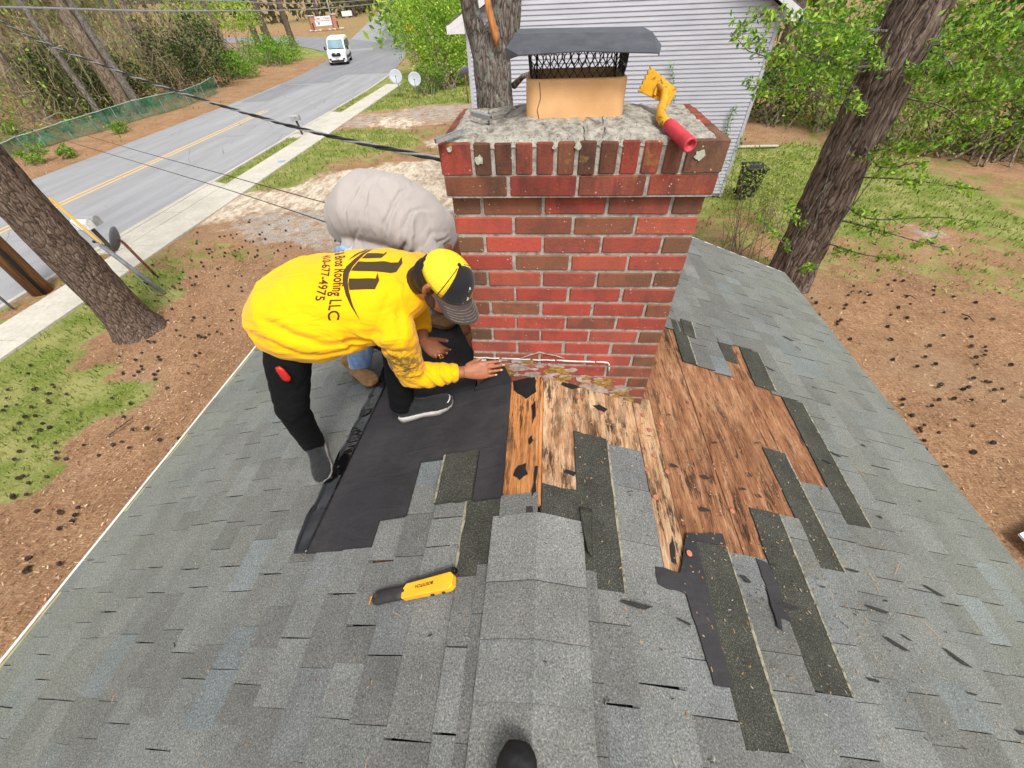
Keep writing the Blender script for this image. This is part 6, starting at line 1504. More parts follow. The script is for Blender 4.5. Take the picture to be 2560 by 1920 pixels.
# ================================================================== NEIGHBOUR'S HOUSE
nh = empty('neighbour_house', (1.8, 13, GZ), 'house with white horizontal siding behind the chimney', 'house')
HX0, HX1, HY, HZ1 = -2.30, 5.97, 13.0, .62
t = NT('white_vinyl_siding'); p = t.pos(); t.color(t.ramp(t.noise(t.mapping(p, (.5, .5, 3)), 2, 4), [(.3, lin(172, 173, 183)), (.7, lin(186, 187, 196))])).rough(.55).spec(.3).bump(t.noise(t.mapping(p, (2, 2, 30)), 3, 3), .06, .003); M_SIDE = t.m
mb = MB(); mb.box(((HX0 + HX1) / 2, HY + 5.03, (GZ + HZ1) / 2), (HX1 - HX0 - .04, 10, HZ1 - GZ)); mb.prism([(HX0 + .02, HY + .03, HZ1), (HX1 - .02, HY + .03, HZ1), ((HX0 + HX1) / 2, HY + .03, HZ1 + 2.2)], (0, 10, 0)); mb.build('wall', M_SIDE, nh)
prof = [(.0, .004), (-.024, .0), (-.023, .012), (-.005, .0965), (.0, .0965)]
z = GZ + .1; pm = None; idx = 0
while z < HZ1 + 2.1:
    top = z + .1005; x0, x1 = HX0 + .05, HX1 - .05
    if top > HZ1 + .02:
        f_ = (top - HZ1) / 2.2; mid_ = (HX0 + HX1) / 2; x0, x1 = max(x0, x0 + (mid_ - x0) * f_), min(x1, x1 - (x1 - mid_) * f_)
        if x1 - x0 < .2: break
        m = MB(); m.prism([(x0, HY + b * 1.0, z + a_) for b, a_ in prof], (x1 - x0, 0, 0)); m.build('siding_board', M_SIDE, nh)
    else:
        if pm is None:
            m = MB(); m.prism([(x0, b, a_) for b, a_ in prof], (x1 - x0, 0, 0)); o = m.build('siding_board', M_SIDE, nh); pm = o.data
        else: o = link('siding_board', pm, None, nh)
        o.location = Vector((0, HY, z)) ; 
    z += .1018
for x in (HX0 + .025, HX1 - .025): m = MB(); m.box((x, HY - .012, (GZ + HZ1) / 2), (.09, .045, HZ1 - GZ), None, .004); m.build('corner_board', M_SIDE, nh)
M_SOFF = simple('white_soffit', lin(216, 215, 216), .6, var=.04); M_ROOF2 = simple('grey_roof_shingles', lin(96, 98, 100), .9, var=.15)
for sg, x in ((-1, HX0), (1, HX1)):
    mid_ = (HX0 + HX1) / 2; ov = .48; ex_ = x + sg * ov; sl2 = 2.2 / (mid_ - HX0)
    m = MB(); z0 = HZ1 - ov * sl2
    m.prism([(ex_, HY - .28, z0 + .03), (mid_, HY - .28, HZ1 + 2.23), (mid_, HY - .28, HZ1 + 2.40), (ex_, HY - .28, z0 + .20)], (0, 11, 0)); m.build('roof_slope', M_ROOF2, nh)
    m = MB(); m.prism([(ex_, HY - .29, z0 + .0), (mid_, HY - .29, HZ1 + 2.20), (mid_, HY - .29, HZ1 + 2.36), (ex_, HY - .29, z0 + .16)], (0, .02, 0)); m.build('rake_fascia', M_SOFF, nh)
    m = MB(); m.prism([(ex_, HY - .285, z0 + .01), (x, HY - .285, z0 + .01), (x, HY - .285, HZ1 + .05), (ex_, HY - .285, z0 + .18)], (0, .3, 0)); m.build('eave_return', M_SOFF, nh)
# black wheelie bin, board on the grass, white panel at the right edge
bn = empty('trash_bin', gp(1603, 430), 'black trash bin with a lid standing at the corner of the white siding', 'trash bin')
c = gp(1606, 425); m = MB(); w0, w1 = .24, .31
m.add([c + Vector((sx * w, sy * w, z_)) for z_, w in ((.06, w0), (.9, w1)) for sx, sy in ((-1, -1), (1, -1), (1, 1), (-1, 1))], [(0, 1, 2, 3), (4, 5, 6, 7), (0, 1, 5, 4), (1, 2, 6, 5), (2, 3, 7, 6), (3, 0, 4, 7)]); o = m.build('bin', M_PLAST, bn); md = o.modifiers.new('b', 'BEVEL'); md.width = .03; md.segments = 2
m = MB(); m.box(c + Vector((0, 0, .94)), (.68, .70, .07), None, .02); m.build('lid', M_PLAST, bn); m = MB(); m.tube([c + Vector((-.25, .34, .86)), c + Vector((.25, .34, .86))], .02, 6); m.build('handle', M_PLAST, bn)
for sx in (-1, 1): m = MB(); m.tube([c + Vector((sx * .2, .27, .1)), c + Vector((sx * .26, .27, .1))], .1, 12); m.build('wheel', M_TYRE, bn)
pa, pb_ = gp(1592, 321), gp(1680, 317); m = MB(); d = (pb_ - pa); m.box((pa + pb_) / 2 + Vector((0, 0, .06)), (d.length, .14, .05), Matrix.Rotation(math.atan2(d.y, d.x), 3, 'Z') @ Matrix.Rotation(.02, 3, 'Y'), .004); tag(m.build('timber_board', simple('grey_timber', lin(186, 182, 170), .8)), 'long pale board lying on the grass behind the white house', 'board')
q0 = gp(2180, 1163); m = MB(); m.prism([q0 + Vector((0, 0, .12)), q0 + Vector((.05, -.32, .10)), q0 + Vector((1.2, -.40, .16)), q0 + Vector((1.1, .42, .24))], (0, 0, .03)); tag(m.build('white_panel', simple('white_coil_metal', lin(226, 232, 242), .35, var=.04)), 'bent white sheet on the pine straw at the picture edge', 'panel')
# ================================================================== VEGETATION
def bark_mat(name, c0, c1, c2, lich=None, sc=1.0, vz=3.2):
    t = NT(name); p0_ = t.pos(); wv_ = t.new('ShaderNodeVectorMath'); wv_.operation = 'ADD'; sc_v = t.new('ShaderNodeVectorMath'); sc_v.operation = 'SCALE'; sc_v.inputs['Scale'].default_value = .16 / sc; t.l.new(t.noise(t.mapping(p0_, (1, 1, .5)), 5 * sc, 3, .6, 0, 1), sc_v.inputs[0]); t.l.new(p0_, wv_.inputs[0]); t.l.new(sc_v.outputs[0], wv_.inputs[1]); p = wv_.outputs[0]
    a = t.noise(t.mapping(p, (16 * sc, 16 * sc, 3.0 * sc)), 1.0, 6, .7, .6); b = t.voro(t.mapping(p, (13 * sc, 13 * sc, vz * sc)), 1.0, 'Distance', 'DISTANCE_TO_EDGE')
    c = t.ramp(a, [(.28, c0), (.5, c1), (.72, c2)])
    c = t.mix(t.ramp(b, [(.0, .85), (.13, 0.0)]), c, tuple(x * .45 for x in c0))
    if lich: c = t.mix(t.ramp(t.noise(p, 7, 5, .7), [(.52, 0.0), (.66, .6)]), c, lich)
    h = t.math('ADD', t.math('MULTIPLY', b, 1.2), a)
    t.color(c).rough(.95).spec(.1).bump(h, 1.0, .03); return t.m
M_BARK1 = bark_mat('pine_bark', lin(62, 50, 44), lin(112, 96, 84), lin(148, 130, 116), None, 1.45, 3.6)
M_BARK2 = bark_mat('grey_lichened_bark', lin(70, 62, 58), lin(124, 114, 106), lin(160, 152, 144), lin(150, 162, 146), 1.5, 2.4)
M_BARK3 = bark_mat('dark_furrowed_bark', lin(56, 46, 40), lin(112, 96, 86), lin(156, 142, 132), None, .9, 1.5)
M_BARKF = bark_mat('woodland_bark', lin(84, 70, 60), lin(134, 116, 100), lin(164, 150, 134), lin(140, 140, 118), .7)
def bark_tube(path, rr, n=28, seg=.07, amp=.03, kt=7, seed=0.0, flare=0.0):
    P = [Vector(p) for p in path]; Q = []; R_ = []
    for i in range(len(P) - 1):
        m = max(2, int((P[i + 1] - P[i]).length / seg))
        for k in range(m): s = k / m; s2 = s * s * (3 - 2 * s); Q.append(P[i].lerp(P[i + 1], s)); R_.append(rr[i] + (rr[i + 1] - rr[i]) * s)
    Q.append(P[-1]); R_.append(rr[-1]); V = []; F = []; L_ = 0
    for _ in range(2):                            # soften the corners of the path
        Q = [Q[0]] + [(Q[i - 1] + Q[i] * 2 + Q[i + 1]) / 4 for i in range(1, len(Q) - 1)] + [Q[-1]]
    for i, c in enumerate(Q):
        d = (Q[min(i + 1, len(Q) - 1)] - Q[max(i - 1, 0)]).normalized(); a = Vector((1, 0, 0)); a = (a - d * a.dot(d)).normalized(); b = d.cross(a)
        if i: L_ += (c - Q[i - 1]).length
        fl = 1 + flare * math.exp(-L_ * 3.2)
        for k in range(n):
            th = 2 * math.pi * k / n; cs, sn = math.cos(th), math.sin(th)
            v = noise.noise((cs * kt * .5 + seed, sn * kt * .5, L_ * 2.2)); w = noise.noise((cs * 1.3 + seed, sn * 1.3 + 5, L_ * .8)); rt_ = flare * .35 * math.exp(-L_ * 4) * max(0, math.sin(th * 5 + seed))
            r_ = R_[i] * fl * (1 + .07 * w + rt_) + amp * (abs(v) * 2 - .5); V.append(c + (a * cs + b * sn) * r_)
    for i in range(len(Q) - 1):
        for k in range(n): j = (k + 1) % n; F.append((i * n + k, i * n + j, i * n + n + j, i * n + n + k))
    m = MB(); m.add(V, F); return m
def leaf_mat(name, trans=.35):
    t = NT(name); c = t.attr('tint'); t.color(c).rough(.6).spec(.25)
    tl = t.new('ShaderNodeBsdfTranslucent'); mx = t.new('ShaderNodeMixShader'); mx.inputs[0].default_value = trans
    t.l.new(t.mix(1.0, c, (1.15, 1.2, .6), 'MULTIPLY'), tl.inputs[0]); t.l.new(t.b.outputs[0], mx.inputs[1]); t.l.new(tl.outputs[0], mx.inputs[2]); t.l.new(mx.outputs[0], t.out.inputs[0]); return t.m
M_LEAF = leaf_mat('leaf'); 
t = NT('twig'); t.color(t.attr('tint')).rough(.9); M_TWIG = t.m
def leaf_arrays(C, size, pal, rng, wr=.5, flat=0.0, jit=.35):
    """C (n,3) leaf centres -> folded four-corner leaves of random attitude"""
    n = len(C); d = rng.normal(size=(n, 3)); d[:, 2] *= (1 - flat); d /= np.linalg.norm(d, axis=1)[:, None] + 1e-9
    e = rng.normal(size=(n, 3)); e -= d * (e * d).sum(1)[:, None]; e /= np.linalg.norm(e, axis=1)[:, None] + 1e-9
    s = (size * rng.uniform(1 - jit, 1 + jit, n))[:, None]; nn = np.cross(d, e)
    P = np.stack([C - d * s, C + e * s * wr + nn * s * .12, C + d * s, C - e * s * wr + nn * s * .12], 1)
    pal = np.array(pal); k = rng.integers(0, len(pal), n); col = pal[k] * rng.uniform(.72, 1.2, (n, 1))
    return P.reshape(-1, 3), col
def cluster_points(blobs, n, rng, shell=.55, clumps=60, cr=.16):
    """leaf centres gathered in clumps inside ellipsoids (cx,cy,cz,rx,ry,rz)"""
    vol = np.array([b[3] * b[4] * b[5] for b in blobs]) ** .67; vol /= vol.sum(); out = []
    for b, w in zip(blobs, vol):
        m = max(4, int(n * w)); nc = max(4, int(clumps * w * len(blobs)))
        u = rng.normal(size=(nc, 3)); u /= np.linalg.norm(u, axis=1)[:, None]; r = rng.uniform(shell ** 3, 1.0, nc) ** (1 / 3)
        cc = u * r[:, None]; k = rng.integers(0, nc, m); q = cc[k] + rng.normal(size=(m, 3)) * cr * rng.uniform(.5, 1.5, (nc, 1))[k]
        out.append(q * np.array(b[3:6]) + np.array(b[:3]))
    return np.concatenate(out)
def leaves_obj(name, C, size, pal, rng, parent=None, wr=.5, flat=0.0, mat=None):
    V, col = leaf_arrays(C, size, pal, rng, wr, flat); me = npmesh(name, V, np.arange(len(V)).reshape(-1, 4), col)
    return link(name, me, mat or M_LEAF, parent)
def twig_arrays(A, B, w, rng, pal, bend=.12):
    n = len(A); M = (A + B) / 2 + rng.normal(size=(n, 3)) * bend * np.linalg.norm(B - A, axis=1)[:, None]
    d = B - A; e = np.cross(d, rng.normal(size=(n, 3))); e /= np.linalg.norm(e, axis=1)[:, None] + 1e-9; w = np.asarray(w).reshape(-1, 1) * np.ones((n, 1))
    V = np.stack([A - e * w, A + e * w, M + e * w * .8, M - e * w * .8, B + e * w * .35, B - e * w * .35], 1).reshape(-1, 3)
    i = np.arange(n)[:, None] * 6; F = np.concatenate([i + np.array([[0, 1, 2, 3]]), i + np.array([[3, 2, 4, 5]])]); pal = np.array(pal); col = pal[rng.integers(0, len(pal), n)] * rng.uniform(.7, 1.2, (n, 1)); return V, F, np.concatenate([col, col])
G_LIGHT = [lin(166, 192, 74), lin(146, 180, 64), lin(184, 204, 90), lin(124, 158, 56)]
G_MID = [lin(104, 138, 54), lin(122, 154, 66), lin(84, 116, 46), lin(144, 164, 78)]
G_DARK = [lin(50, 70, 34), lin(62, 84, 40), lin(42, 58, 30), lin(78, 98, 48)]
G_SPR = [lin(122, 164, 56), lin(100, 146, 46), lin(148, 182, 72), lin(82, 124, 42)]
B_TWIG = [lin(132, 112, 88), lin(156, 136, 108), lin(108, 88, 70), lin(142, 138, 108), lin(122, 118, 82)]
def rayY(u, v, Y): d = ray(u, v); return CAM + d * ((Y - CAM.y) / d.y)

# ---- the big pine by the sidewalk
tr_ = empty('pine_tree', gp(285, 715), 'thick rough-barked pine trunk leaning out over the sidewalk', 'tree')
b = gp(300, 710); top1 = b + Vector((-.10, .0, 3.2)); bark_tube([b - Vector((0, 0, .15)), b + Vector((-.03, 0, .5)), top1, b + Vector((-.3, 0, 8)), b + Vector((-.4, 0, 13))], [.43, .40, .365, .30, .17], 40, .06, .022, 9, 1.0, .35).build('trunk', M_BARK1, tr_, True)
rg = np.random.default_rng(1); C = cluster_points([(b.x - 1.1, b.y, GZ + 12.5, 2.4, 2.4, 1.8), (b.x - .3, b.y + .8, GZ + 10.5, 1.8, 1.8, 1.0)], 1500, rg); leaves_obj('crown', C, .13, G_DARK, rg, tr_, .12)
# ---- forked tree between the two houses
tr_ = empty('forked_tree', rayY(1065, 230, 6.5), 'forked grey tree trunk with an orange torn scar behind the chimney', 'tree')
q0 = rayY(1070, 230, 6.5); f0 = rayY(1058, 118, 6.5); b = Vector((q0.x + .1, 6.5, GZ))
bark_tube([b, Vector((q0.x + .05, 6.5, -2)), q0, f0 + Vector((.02, 0, .0)), rayY(1090, 60, 6.5), rayY(1094, -60, 6.5), rayY(1094, -60, 6.5) + Vector((.1, .3, 4))], [.42, .33, .30, .29, .235, .215, .14], 36, .06, .018, 11, 4.0, .25).build('trunk', M_BARK2, tr_, True)
bark_tube([f0 + Vector((-.05, 0, -.45)), rayY(1036, 90, 6.45), rayY(1017, 30, 6.42), rayY(1008, -40, 6.4), rayY(1000, -60, 6.4) + Vector((-.4, 0, 3.0))], [.16, .145, .13, .12, .07], 24, .06, .014, 11, 8.0).build('limb', M_BARK2, tr_, True)
t = NT('torn_orange_heartwood'); p = t.pos(); t.color(t.ramp(t.noise(t.mapping(p, (40, 40, 4)), 1, 5, .7), [(.3, lin(120, 70, 34)), (.55, lin(190, 124, 66)), (.75, lin(214, 160, 100))])).rough(.8).bump(t.noise(t.mapping(p, (60, 60, 5)), 1, 4), .7, .02); 
m = MB(); m.tube([rayY(1073, 100, 6.20), rayY(1071, 78, 6.19), rayY(1062, 45, 6.19), rayY(1055, 15, 6.18), rayY(1050, -30, 6.18)], [.03, .055, .055, .05, .045], 10, ry=[.02, .04, .04, .04, .03]); m.build('torn_scar', t.m, tr_, True)
m = MB(); m.tube([rayY(1110, 185, 6.4), rayY(1130, 165, 6.2), rayY(1142, 160, 6.15)], [.05, .035, .03], 10); m.build('stub', M_BARK2, tr_, True)
rg = np.random.default_rng(2); C = cluster_points([(q0.x, 6.8, 5.5, 2.2, 2.0, 1.5)], 900, rg); leaves_obj('crown', C, .09, G_LIGHT, rg, tr_)
# ---- large dark trunk on the right with leafy sprays
tr_ = empty('dark_tree', gp(1715, 600), 'massive dark furrowed trunk with green sprays right of the chimney', 'tree')
b = gp(1697, 606); t1, t2 = rayY(1812, 372, b.y + .05), rayY(1962, 60, b.y + .1)
bark_tube([b - Vector((0, 0, .2)), b + Vector((0, 0, .45)), t1, t2, t2 + Vector((.25, .1, 3)), t2 + Vector((.4, .2, 7))], [.47, .46, .44, .42, .33, .18], 44, .06, .036, 8, 12.0, .25).build('trunk', M_BARK3, tr_, True)
v0, v1 = rayY(1660, 570, b.y + .25), rayY(1790, 250, b.y + .5)
m = MB(); rv = random.Random(4)
for k in range(7):                               # vines and climbing stems on the trunk
    s0 = rv.uniform(-.4, .4); pts = [b + Vector((s0, -.36, rv.uniform(0, .4)))]
    for q in range(1, 8):
        s = q / 7; c_ = b.lerp(t2, s); pts.append(c_ + Vector((s0 + .12 * math.sin(s * 9 + k), -.36 + .05 * math.sin(q * 2 + k), 0)))
    m.tube(pts, [.016 - .0014 * q for q in range(8)], 6)
m.build('vine', M_BARK2, tr_, True)
rg = np.random.default_rng(5); sprays = []; limb = MB()
def spray(a, bpt, nl, sag=.15, wid=.22, r0=.018):
    """a bough from a to bpt with side twigs; returns leaf centres"""
    a, bpt = Vector(a), Vector(bpt); pts = []; sag *= rg.uniform(-.8, 2.4)
    for k in range(9):
        s = k / 8; p_ = a.lerp(bpt, s) + Vector((0, 0, -sag * 4 * s * (1 - s) * .5 + .25 * sag * math.sin(s * 7 + nl))); pts.append(p_)
    limb.tube(pts, [r0 * (1 - .085 * k) for k in range(9)], 5); ln = (bpt - a).length; out = []
    for k in range(int(nl / 9)):
        s = rg.uniform(.25, 1.0); c_ = a.lerp(bpt, s) + Vector((0, 0, -sag * 2 * s * (1 - s))); d = Vector(rg.normal(size=3)); d.z -= .4; d = d.normalized() * rg.uniform(.1, 1) * wid * (1.25 - .6 * s)
        limb.tube([c_, c_ + d * .5 + Vector((0, 0, .02)), c_ + d], [.004, .003, .0015], 3, cap=False)
        for j in range(9): e = d * rg.uniform(.2, 1.1) + Vector(rg.normal(size=3) * .035); out.append(tuple(c_ + e))
    sprays.extend(out)
Yb = b.y
for (u0, v0_, y0, u1, v1_, y1, nl, sg_, wd) in [(1900, 120, Yb, 1585, 50, 6.2, 520, .3, .32), (1930, 60, Yb, 1640, 20, 6.4, 520, .2, .36), (1880, 200, Yb, 1612, 180, 6.6, 280, .2, .24), (1860, 160, Yb, 1640, 110, 6.4, 150, .2, .22), (1800, 420, Yb, 2110, 480, 5.2, 260, .2, .30), (1790, 470, Yb, 2050, 540, 5.0, 260, .2, .30), (1820, 380, Yb, 2130, 410, 5.6, 240, .2, .30),
     (1860, 330, Yb, 2060, 300, 6.0, 320, .2, .34), (1760, 520, Yb, 1960, 560, 5.6, 220, .2, .28), (1850, 300, Yb, 2000, 360, 5.8, 240, .2, .3), (1930, 120, Yb, 2080, 150, 6.2, 420, .2, .4), (1900, 60, Yb, 1760, 60, 6.6, 380, .2, .4), (1860, 200, Yb, 1740, 160, 6.8, 300, .2, .34), (1990, 110, Yb, 2190, 60, 6.0, 420, .2, .42), (2000, 70, Yb, 2200, 180, 5.8, 420, .3, .42), (1950, 180, Yb, 2180, 260, 6.0, 300, .3, .36), (1760, 500, Yb, 1690, 430, 6.6, 120, .1, .2), (1730, 560, Yb, 1640, 470, 6.8, 120, .1, .2), (1720, 590, Yb - .3, 1760, 570, 6.0, 110, .1, .18), (1930, 150, Yb - .3, 1880, 80, 6.8, 160, .1, .3), (1880, 240, Yb - .3, 1840, 190, 6.8, 120, .1, .25)]:
    spray(rayY(u0, v0_, y0), rayY(u1, v1_, y1), nl, sg_, wd)
limb.build('branch', M_BARK2, tr_); leaves_obj('foliage', np.array(sprays), .042, G_SPR + G_LIGHT[:2], rg, tr_, .42)
C = cluster_points([(b.x + 1.5, b.y, GZ + 11, 2.4, 2.4, 1.8)], 900, rg); leaves_obj('crown', C, .09, G_MID, rg, tr_)

# ---- generic shrubs and bushes
def shrub(name, label, base, blobs, n, size, pal, seed, stems=8, group=None, clumps=70, cr=.15, shell=.45, cat='shrub', mat_st=None, thin=1.0):
    t = empty(name, base, label, cat, group); rg = np.random.default_rng(seed); B = Vector(base)
    bl = [(B.x + a[0], B.y + a[1], B.z + a[2], a[3], a[4], a[5]) for a in blobs]
    C = cluster_points(bl, n, rg, shell, clumps, cr); C[:, 2] = np.maximum(C[:, 2], B.z + .02)
    leaves_obj('foliage', C, size, pal, rg, t)
    m = MB()
    for k in range(stems):
        bb = bl[k % len(bl)]; e = Vector((bb[0] + rg.normal() * bb[3] * .5, bb[1] + rg.normal() * bb[4] * .5, bb[2] + rg.uniform(-.2, .6) * bb[5])); s0 = B + Vector((rg.normal() * bb[3] * .3, rg.normal() * bb[4] * .3, 0)); mid = s0.lerp(e, .5) + Vector(rg.normal(size=3) * .16 * bb[3])
        w = (.012 + .018 * min(bb[3], 2.5)) * thin; m.tube([s0, mid, e], [w, w * .7, w * .3], 5)
    m.build('stem', mat_st or M_BARKF, t); return t
shrub('green_shrub', 'large bright green shrub between the road and the white house', gp(960, 190), [(0, 2, 1.6, 2.3, 2.0, 1.7), (-1.2, 4.5, 2.6, 2.6, 2.4, 2.2), (1.2, 3.2, 3.0, 2.2, 2.0, 2.4), (-2.6, 6.0, 3.2, 2.4, 2.0, 2.6), (.3, 4.0, 4.6, 2.6, 2.4, 1.6), (1.6, 1.4, 1.0, 1.6, 1.4, 1.1)], 17000, .095, G_LIGHT + G_SPR[:2], 21, 22, clumps=520, cr=.13)
shrub('low_shrub', 'dark green low shrub at the foot of the two pale dishes', gp(925, 203), [(0, 1.0, .7, 1.3, 1.0, .8)], 1600, .08, G_MID, 22, 8, clumps=60)
# plants by the eave, right of the chimney
shrub('twiggy_shrub', 'sparse twiggy shrub with yellow-green leaves below the white siding', gp(1585, 560), [(-.1, .3, 1.5, .75, .7, .9), (.7, .5, 1.2, .7, .7, .8), (.2, 1.2, 1.6, .8, .8, .9)], 1100, .036, [lin(150, 166, 70), lin(128, 150, 60), lin(174, 180, 92)], 23, 24, clumps=140, cr=.2, shell=.1, thin=.32)
shrub('twiggy_shrub', 'sparse twiggy shrub beside the dark furrowed trunk', gp(1660, 500), [(0, .4, 1.0, .8, .8, .9), (.5, 1.0, 1.2, .8, .8, .8)], 900, .036, [lin(150, 166, 70), lin(128, 150, 60), lin(112, 140, 56)], 24, 22, clumps=120, cr=.2, shell=.1, thin=.32)
for k, (u, v, y) in enumerate([(1455, 175, 12.8), (1570, 235, 12.7), (1540, 270, 12.7)]):  # vine tips climbing the siding
    pass
tv = empty('climbing_vine', rayY(1450, 300, 12.9), 'thin leafy vine climbing up the white siding', 'vine'); rg = np.random.default_rng(31); m = MB(); C = []
for (u0, v0_, u1, v1_) in ((1452, 140, 1458, 330), (1582, 235, 1562, 310), (1600, 300, 1570, 420)):
    P = [rayY(u0 + (u1 - u0) * k / 10 + rg.normal() * 2, v0_ + (v1_ - v0_) * k / 10, 12.93) for k in range(11)]; m.tube(P, .008, 4)
    for p_ in P:
        for j in range(7): C.append(tuple(p_ + Vector((rg.normal() * .06, -.03 - abs(rg.normal()) * .03, rg.normal() * .07))))
m.build('stem', M_BARK2, tv); leaves_obj('foliage', np.array(C), .04, G_SPR, rg, tv)

# ---- woods across the road
def wood_tree(u, v, r, lean, label, seed, h=11, mat=None, name='woodland_tree', n=16, crown=True):
    b = gp(u, v); t = empty(name, b, label, 'tree', 'trees of the wood across the road'); rg = np.random.default_rng(seed)
    L_ = Vector((lean[0], lean[1], 0)); bark_tube([b - Vector((0, 0, .1)), b + L_ * .3 + Vector((0, 0, h * .3)), b + L_ * .7 + Vector((0, 0, h * .7)), b + L_ + Vector((0, 0, h))], [r, r * .88, r * .6, r * .3], n, .35, r * .09, 7, seed * 1.7, .25).build('trunk', mat or M_BARKF, t, True)
    if crown: C = cluster_points([(b.x + lean[0], b.y + lean[1], b.z + h, 2.2, 2.2, 1.8)], 260, rg, clumps=20); leaves_obj('crown', C, .2, G_MID, rg, t)
    return t
W_ = [(98, 258, .52, (-.4, 0), 'thick brown trunk at the far left of the wood'), (232, 268, .17, (-1.0, .2), 'slim grey leaning trunk behind the green fence, nearest the thick brown one'), (282, 246, .46, (-.5, 0), 'broad brown vine-covered trunk behind the middle of the fence'),
      (309, 243, .26, (-.9, 0), 'grey trunk just right of the broad vine-covered one'), (363, 192, .28, (-.2, .2), 'dark trunk among the evergreens behind the fence end'), (345, 186, .16, (-.8, .3), 'thin pale trunk rising between the two dark evergreens'), (506, 145, .2, (-.5, 0), 'reddish slim trunk by the last shrubs of the wood'),
      (563, 106, .42, (-.4, 0), 'left of the three pines by the side road'), (587, 106, .5, (-.2, 0), 'middle of the three pines by the side road'), (636, 102, .42, (-.3, 0), 'right of the three pines by the side road, nearest the van'),
      (16, 190, .4, (0, 0), 'trunk at the upper left edge above the thick brown one'), (150, 165, .3, (.2, 0), 'trunk deep in the wood left of the slim grey one'), (215, 140, .34, (-.3, 0), 'trunk deep in the wood above the slim grey one'), (420, 120, .3, (-.2, 0), 'trunk deep in the wood above the fence end'), (470, 110, .26, (0, 0), 'trunk deep in the wood left of the reddish one'), (120, 110, .4, (0, 0), 'farthest trunk at the upper left of the wood'), (320, 120, .32, (.2, 0), 'trunk deep in the wood above the middle of the fence')]
for k, (u, v, r, ln, lb) in enumerate(W_): wood_tree(u, v, r, ln, lb, 100 + k, mat=(M_BARK2 if k in (1, 3, 5) else M_BARK1 if k in (7, 8, 9) else M_BARKF))
shrub('evergreen_shrub', 'dark evergreen thicket behind the fence, left of the thin pale trunk', gp(170, 255), [(0, 1, 1.5, 2.4, 1.8, 1.9), (-2.2, 2.4, 1.6, 2.2, 1.8, 2.0), (1.5, 3.0, 1.4, 1.8, 1.6, 1.6)], 7000, .10, G_DARK, 41, 14, 'thickets of the wood across the road', clumps=220)
shrub('evergreen_shrub', 'dark evergreen thicket behind the right end of the fence', gp(405, 205), [(-1.2, 1.5, 1.7, 2.0, 1.7, 2.2), (.2, 3.6, 2.2, 2.0, 2.0, 2.2)], 5200, .10, G_DARK, 42, 12, 'thickets of the wood across the road', clumps=180)
shrub('bright_shrub', 'bright green shrub at the corner of the side road', gp(600, 143), [(-.6, 1.6, .9, 1.9, 1.4, 1.1), (-3.0, 3.2, 1.1, 2.2, 1.8, 1.4), (-1.0, 4.5, 1.0, 2.0, 1.6, 1.2)], 6000, .085, G_SPR, 43, 10, 'thickets of the wood across the road', clumps=200)
shrub('bright_shrub', 'low bright green shrub left of the corner one, at the wood edge', gp(520, 170), [(0, .8, .7, 1.6, 1.2, .8), (-1.8, 2.0, .9, 1.6, 1.4, 1.0)], 3200, .085, G_SPR, 44, 8, 'thickets of the wood across the road', clumps=110)
shrub('bright_shrub', 'yellow-green crown hanging over the wood right of the reddish trunk', gp(530, 150), [(-3, 6.5, 4.0, 2.6, 2.4, 1.5), (-6.5, 5.0, 4.6, 2.6, 2.2, 1.4)], 3600, .11, G_LIGHT, 45, 8, 'thickets of the wood across the road', clumps=130)
for k, (u, v, s, lb) in enumerate([(262, 285, .45, 'small bright bush in front of the green fence, on the leaf-strewn verge'), (85, 350, .6, 'small bright bush nearest the big pine at the verge'), (150, 340, .4, 'low green tuft right of the bush nearest the big pine'), (40, 300, .7, 'bush among dead branches at the left end of the fence')]):
    shrub('verge_bush', lb, gp(u, v), [(0, 0, s * .6, s, s, s * .7)], int(700 * s / .5), .05, G_SPR, 50 + k, 6, 'bushes on the verge', clumps=26)
# undergrowth: twigs, vines and scattered leaves nobody could count
rg = np.random.default_rng(60); n = 22000
def wood_xy(n):
    X = []; 
    while len(X) < n:
        x, y = rg.uniform(-70, -27.5), rg.uniform(6, 66)
        if y > 40 and x > -27.5 - (y - 40) * .62: continue
        if rg.random() > np.exp(-(-27.5 - x) / 26): continue
        X.append((x, y))
    return np.array(X)
XY = wood_xy(n); H_ = rg.gamma(1.6, 1.25, n).clip(.02, 6.2); A = np.column_stack([XY, GZ + H_]); ln = rg.uniform(.35, 1.7, n)
d = rg.normal(size=(n, 3)); d[:, 2] = d[:, 2] * 1.2 + .9; d /= np.linalg.norm(d, axis=1)[:, None]
d[: n // 4] = np.column_stack([rg.normal(0, .12, n // 4), rg.normal(0, .12, n // 4), np.ones(n // 4)]); ln[: n // 4] *= 2.2
V, F, col = twig_arrays(A, A + d * ln[:, None], rg.uniform(.006, .022, n), rg, B_TWIG)
me = npmesh('undergrowth', V, F, col); tag(link('undergrowth', me, M_TWIG), 'tangle of bare twigs and vines filling the wood across the road', 'undergrowth', kind='stuff')
n = 36000; XY = wood_xy(n); H_ = np.where(rg.random(n) < .4, rg.gamma(1.2, .35, n), rg.gamma(1.3, 1.5, n)).clip(.02, 6.5); C = np.column_stack([XY, GZ + H_]); k = np.array([noise.noise((a * .22, b * .22, c * .3)) for a, b, c in C]); C = C[k > -.18]
tag(leaves_obj('understorey_leaves', C, .10, G_MID + G_LIGHT + [lin(140, 130, 80), lin(124, 112, 72)], rg), 'scattered spring leaves throughout the wood across the road', 'leaves', kind='stuff')
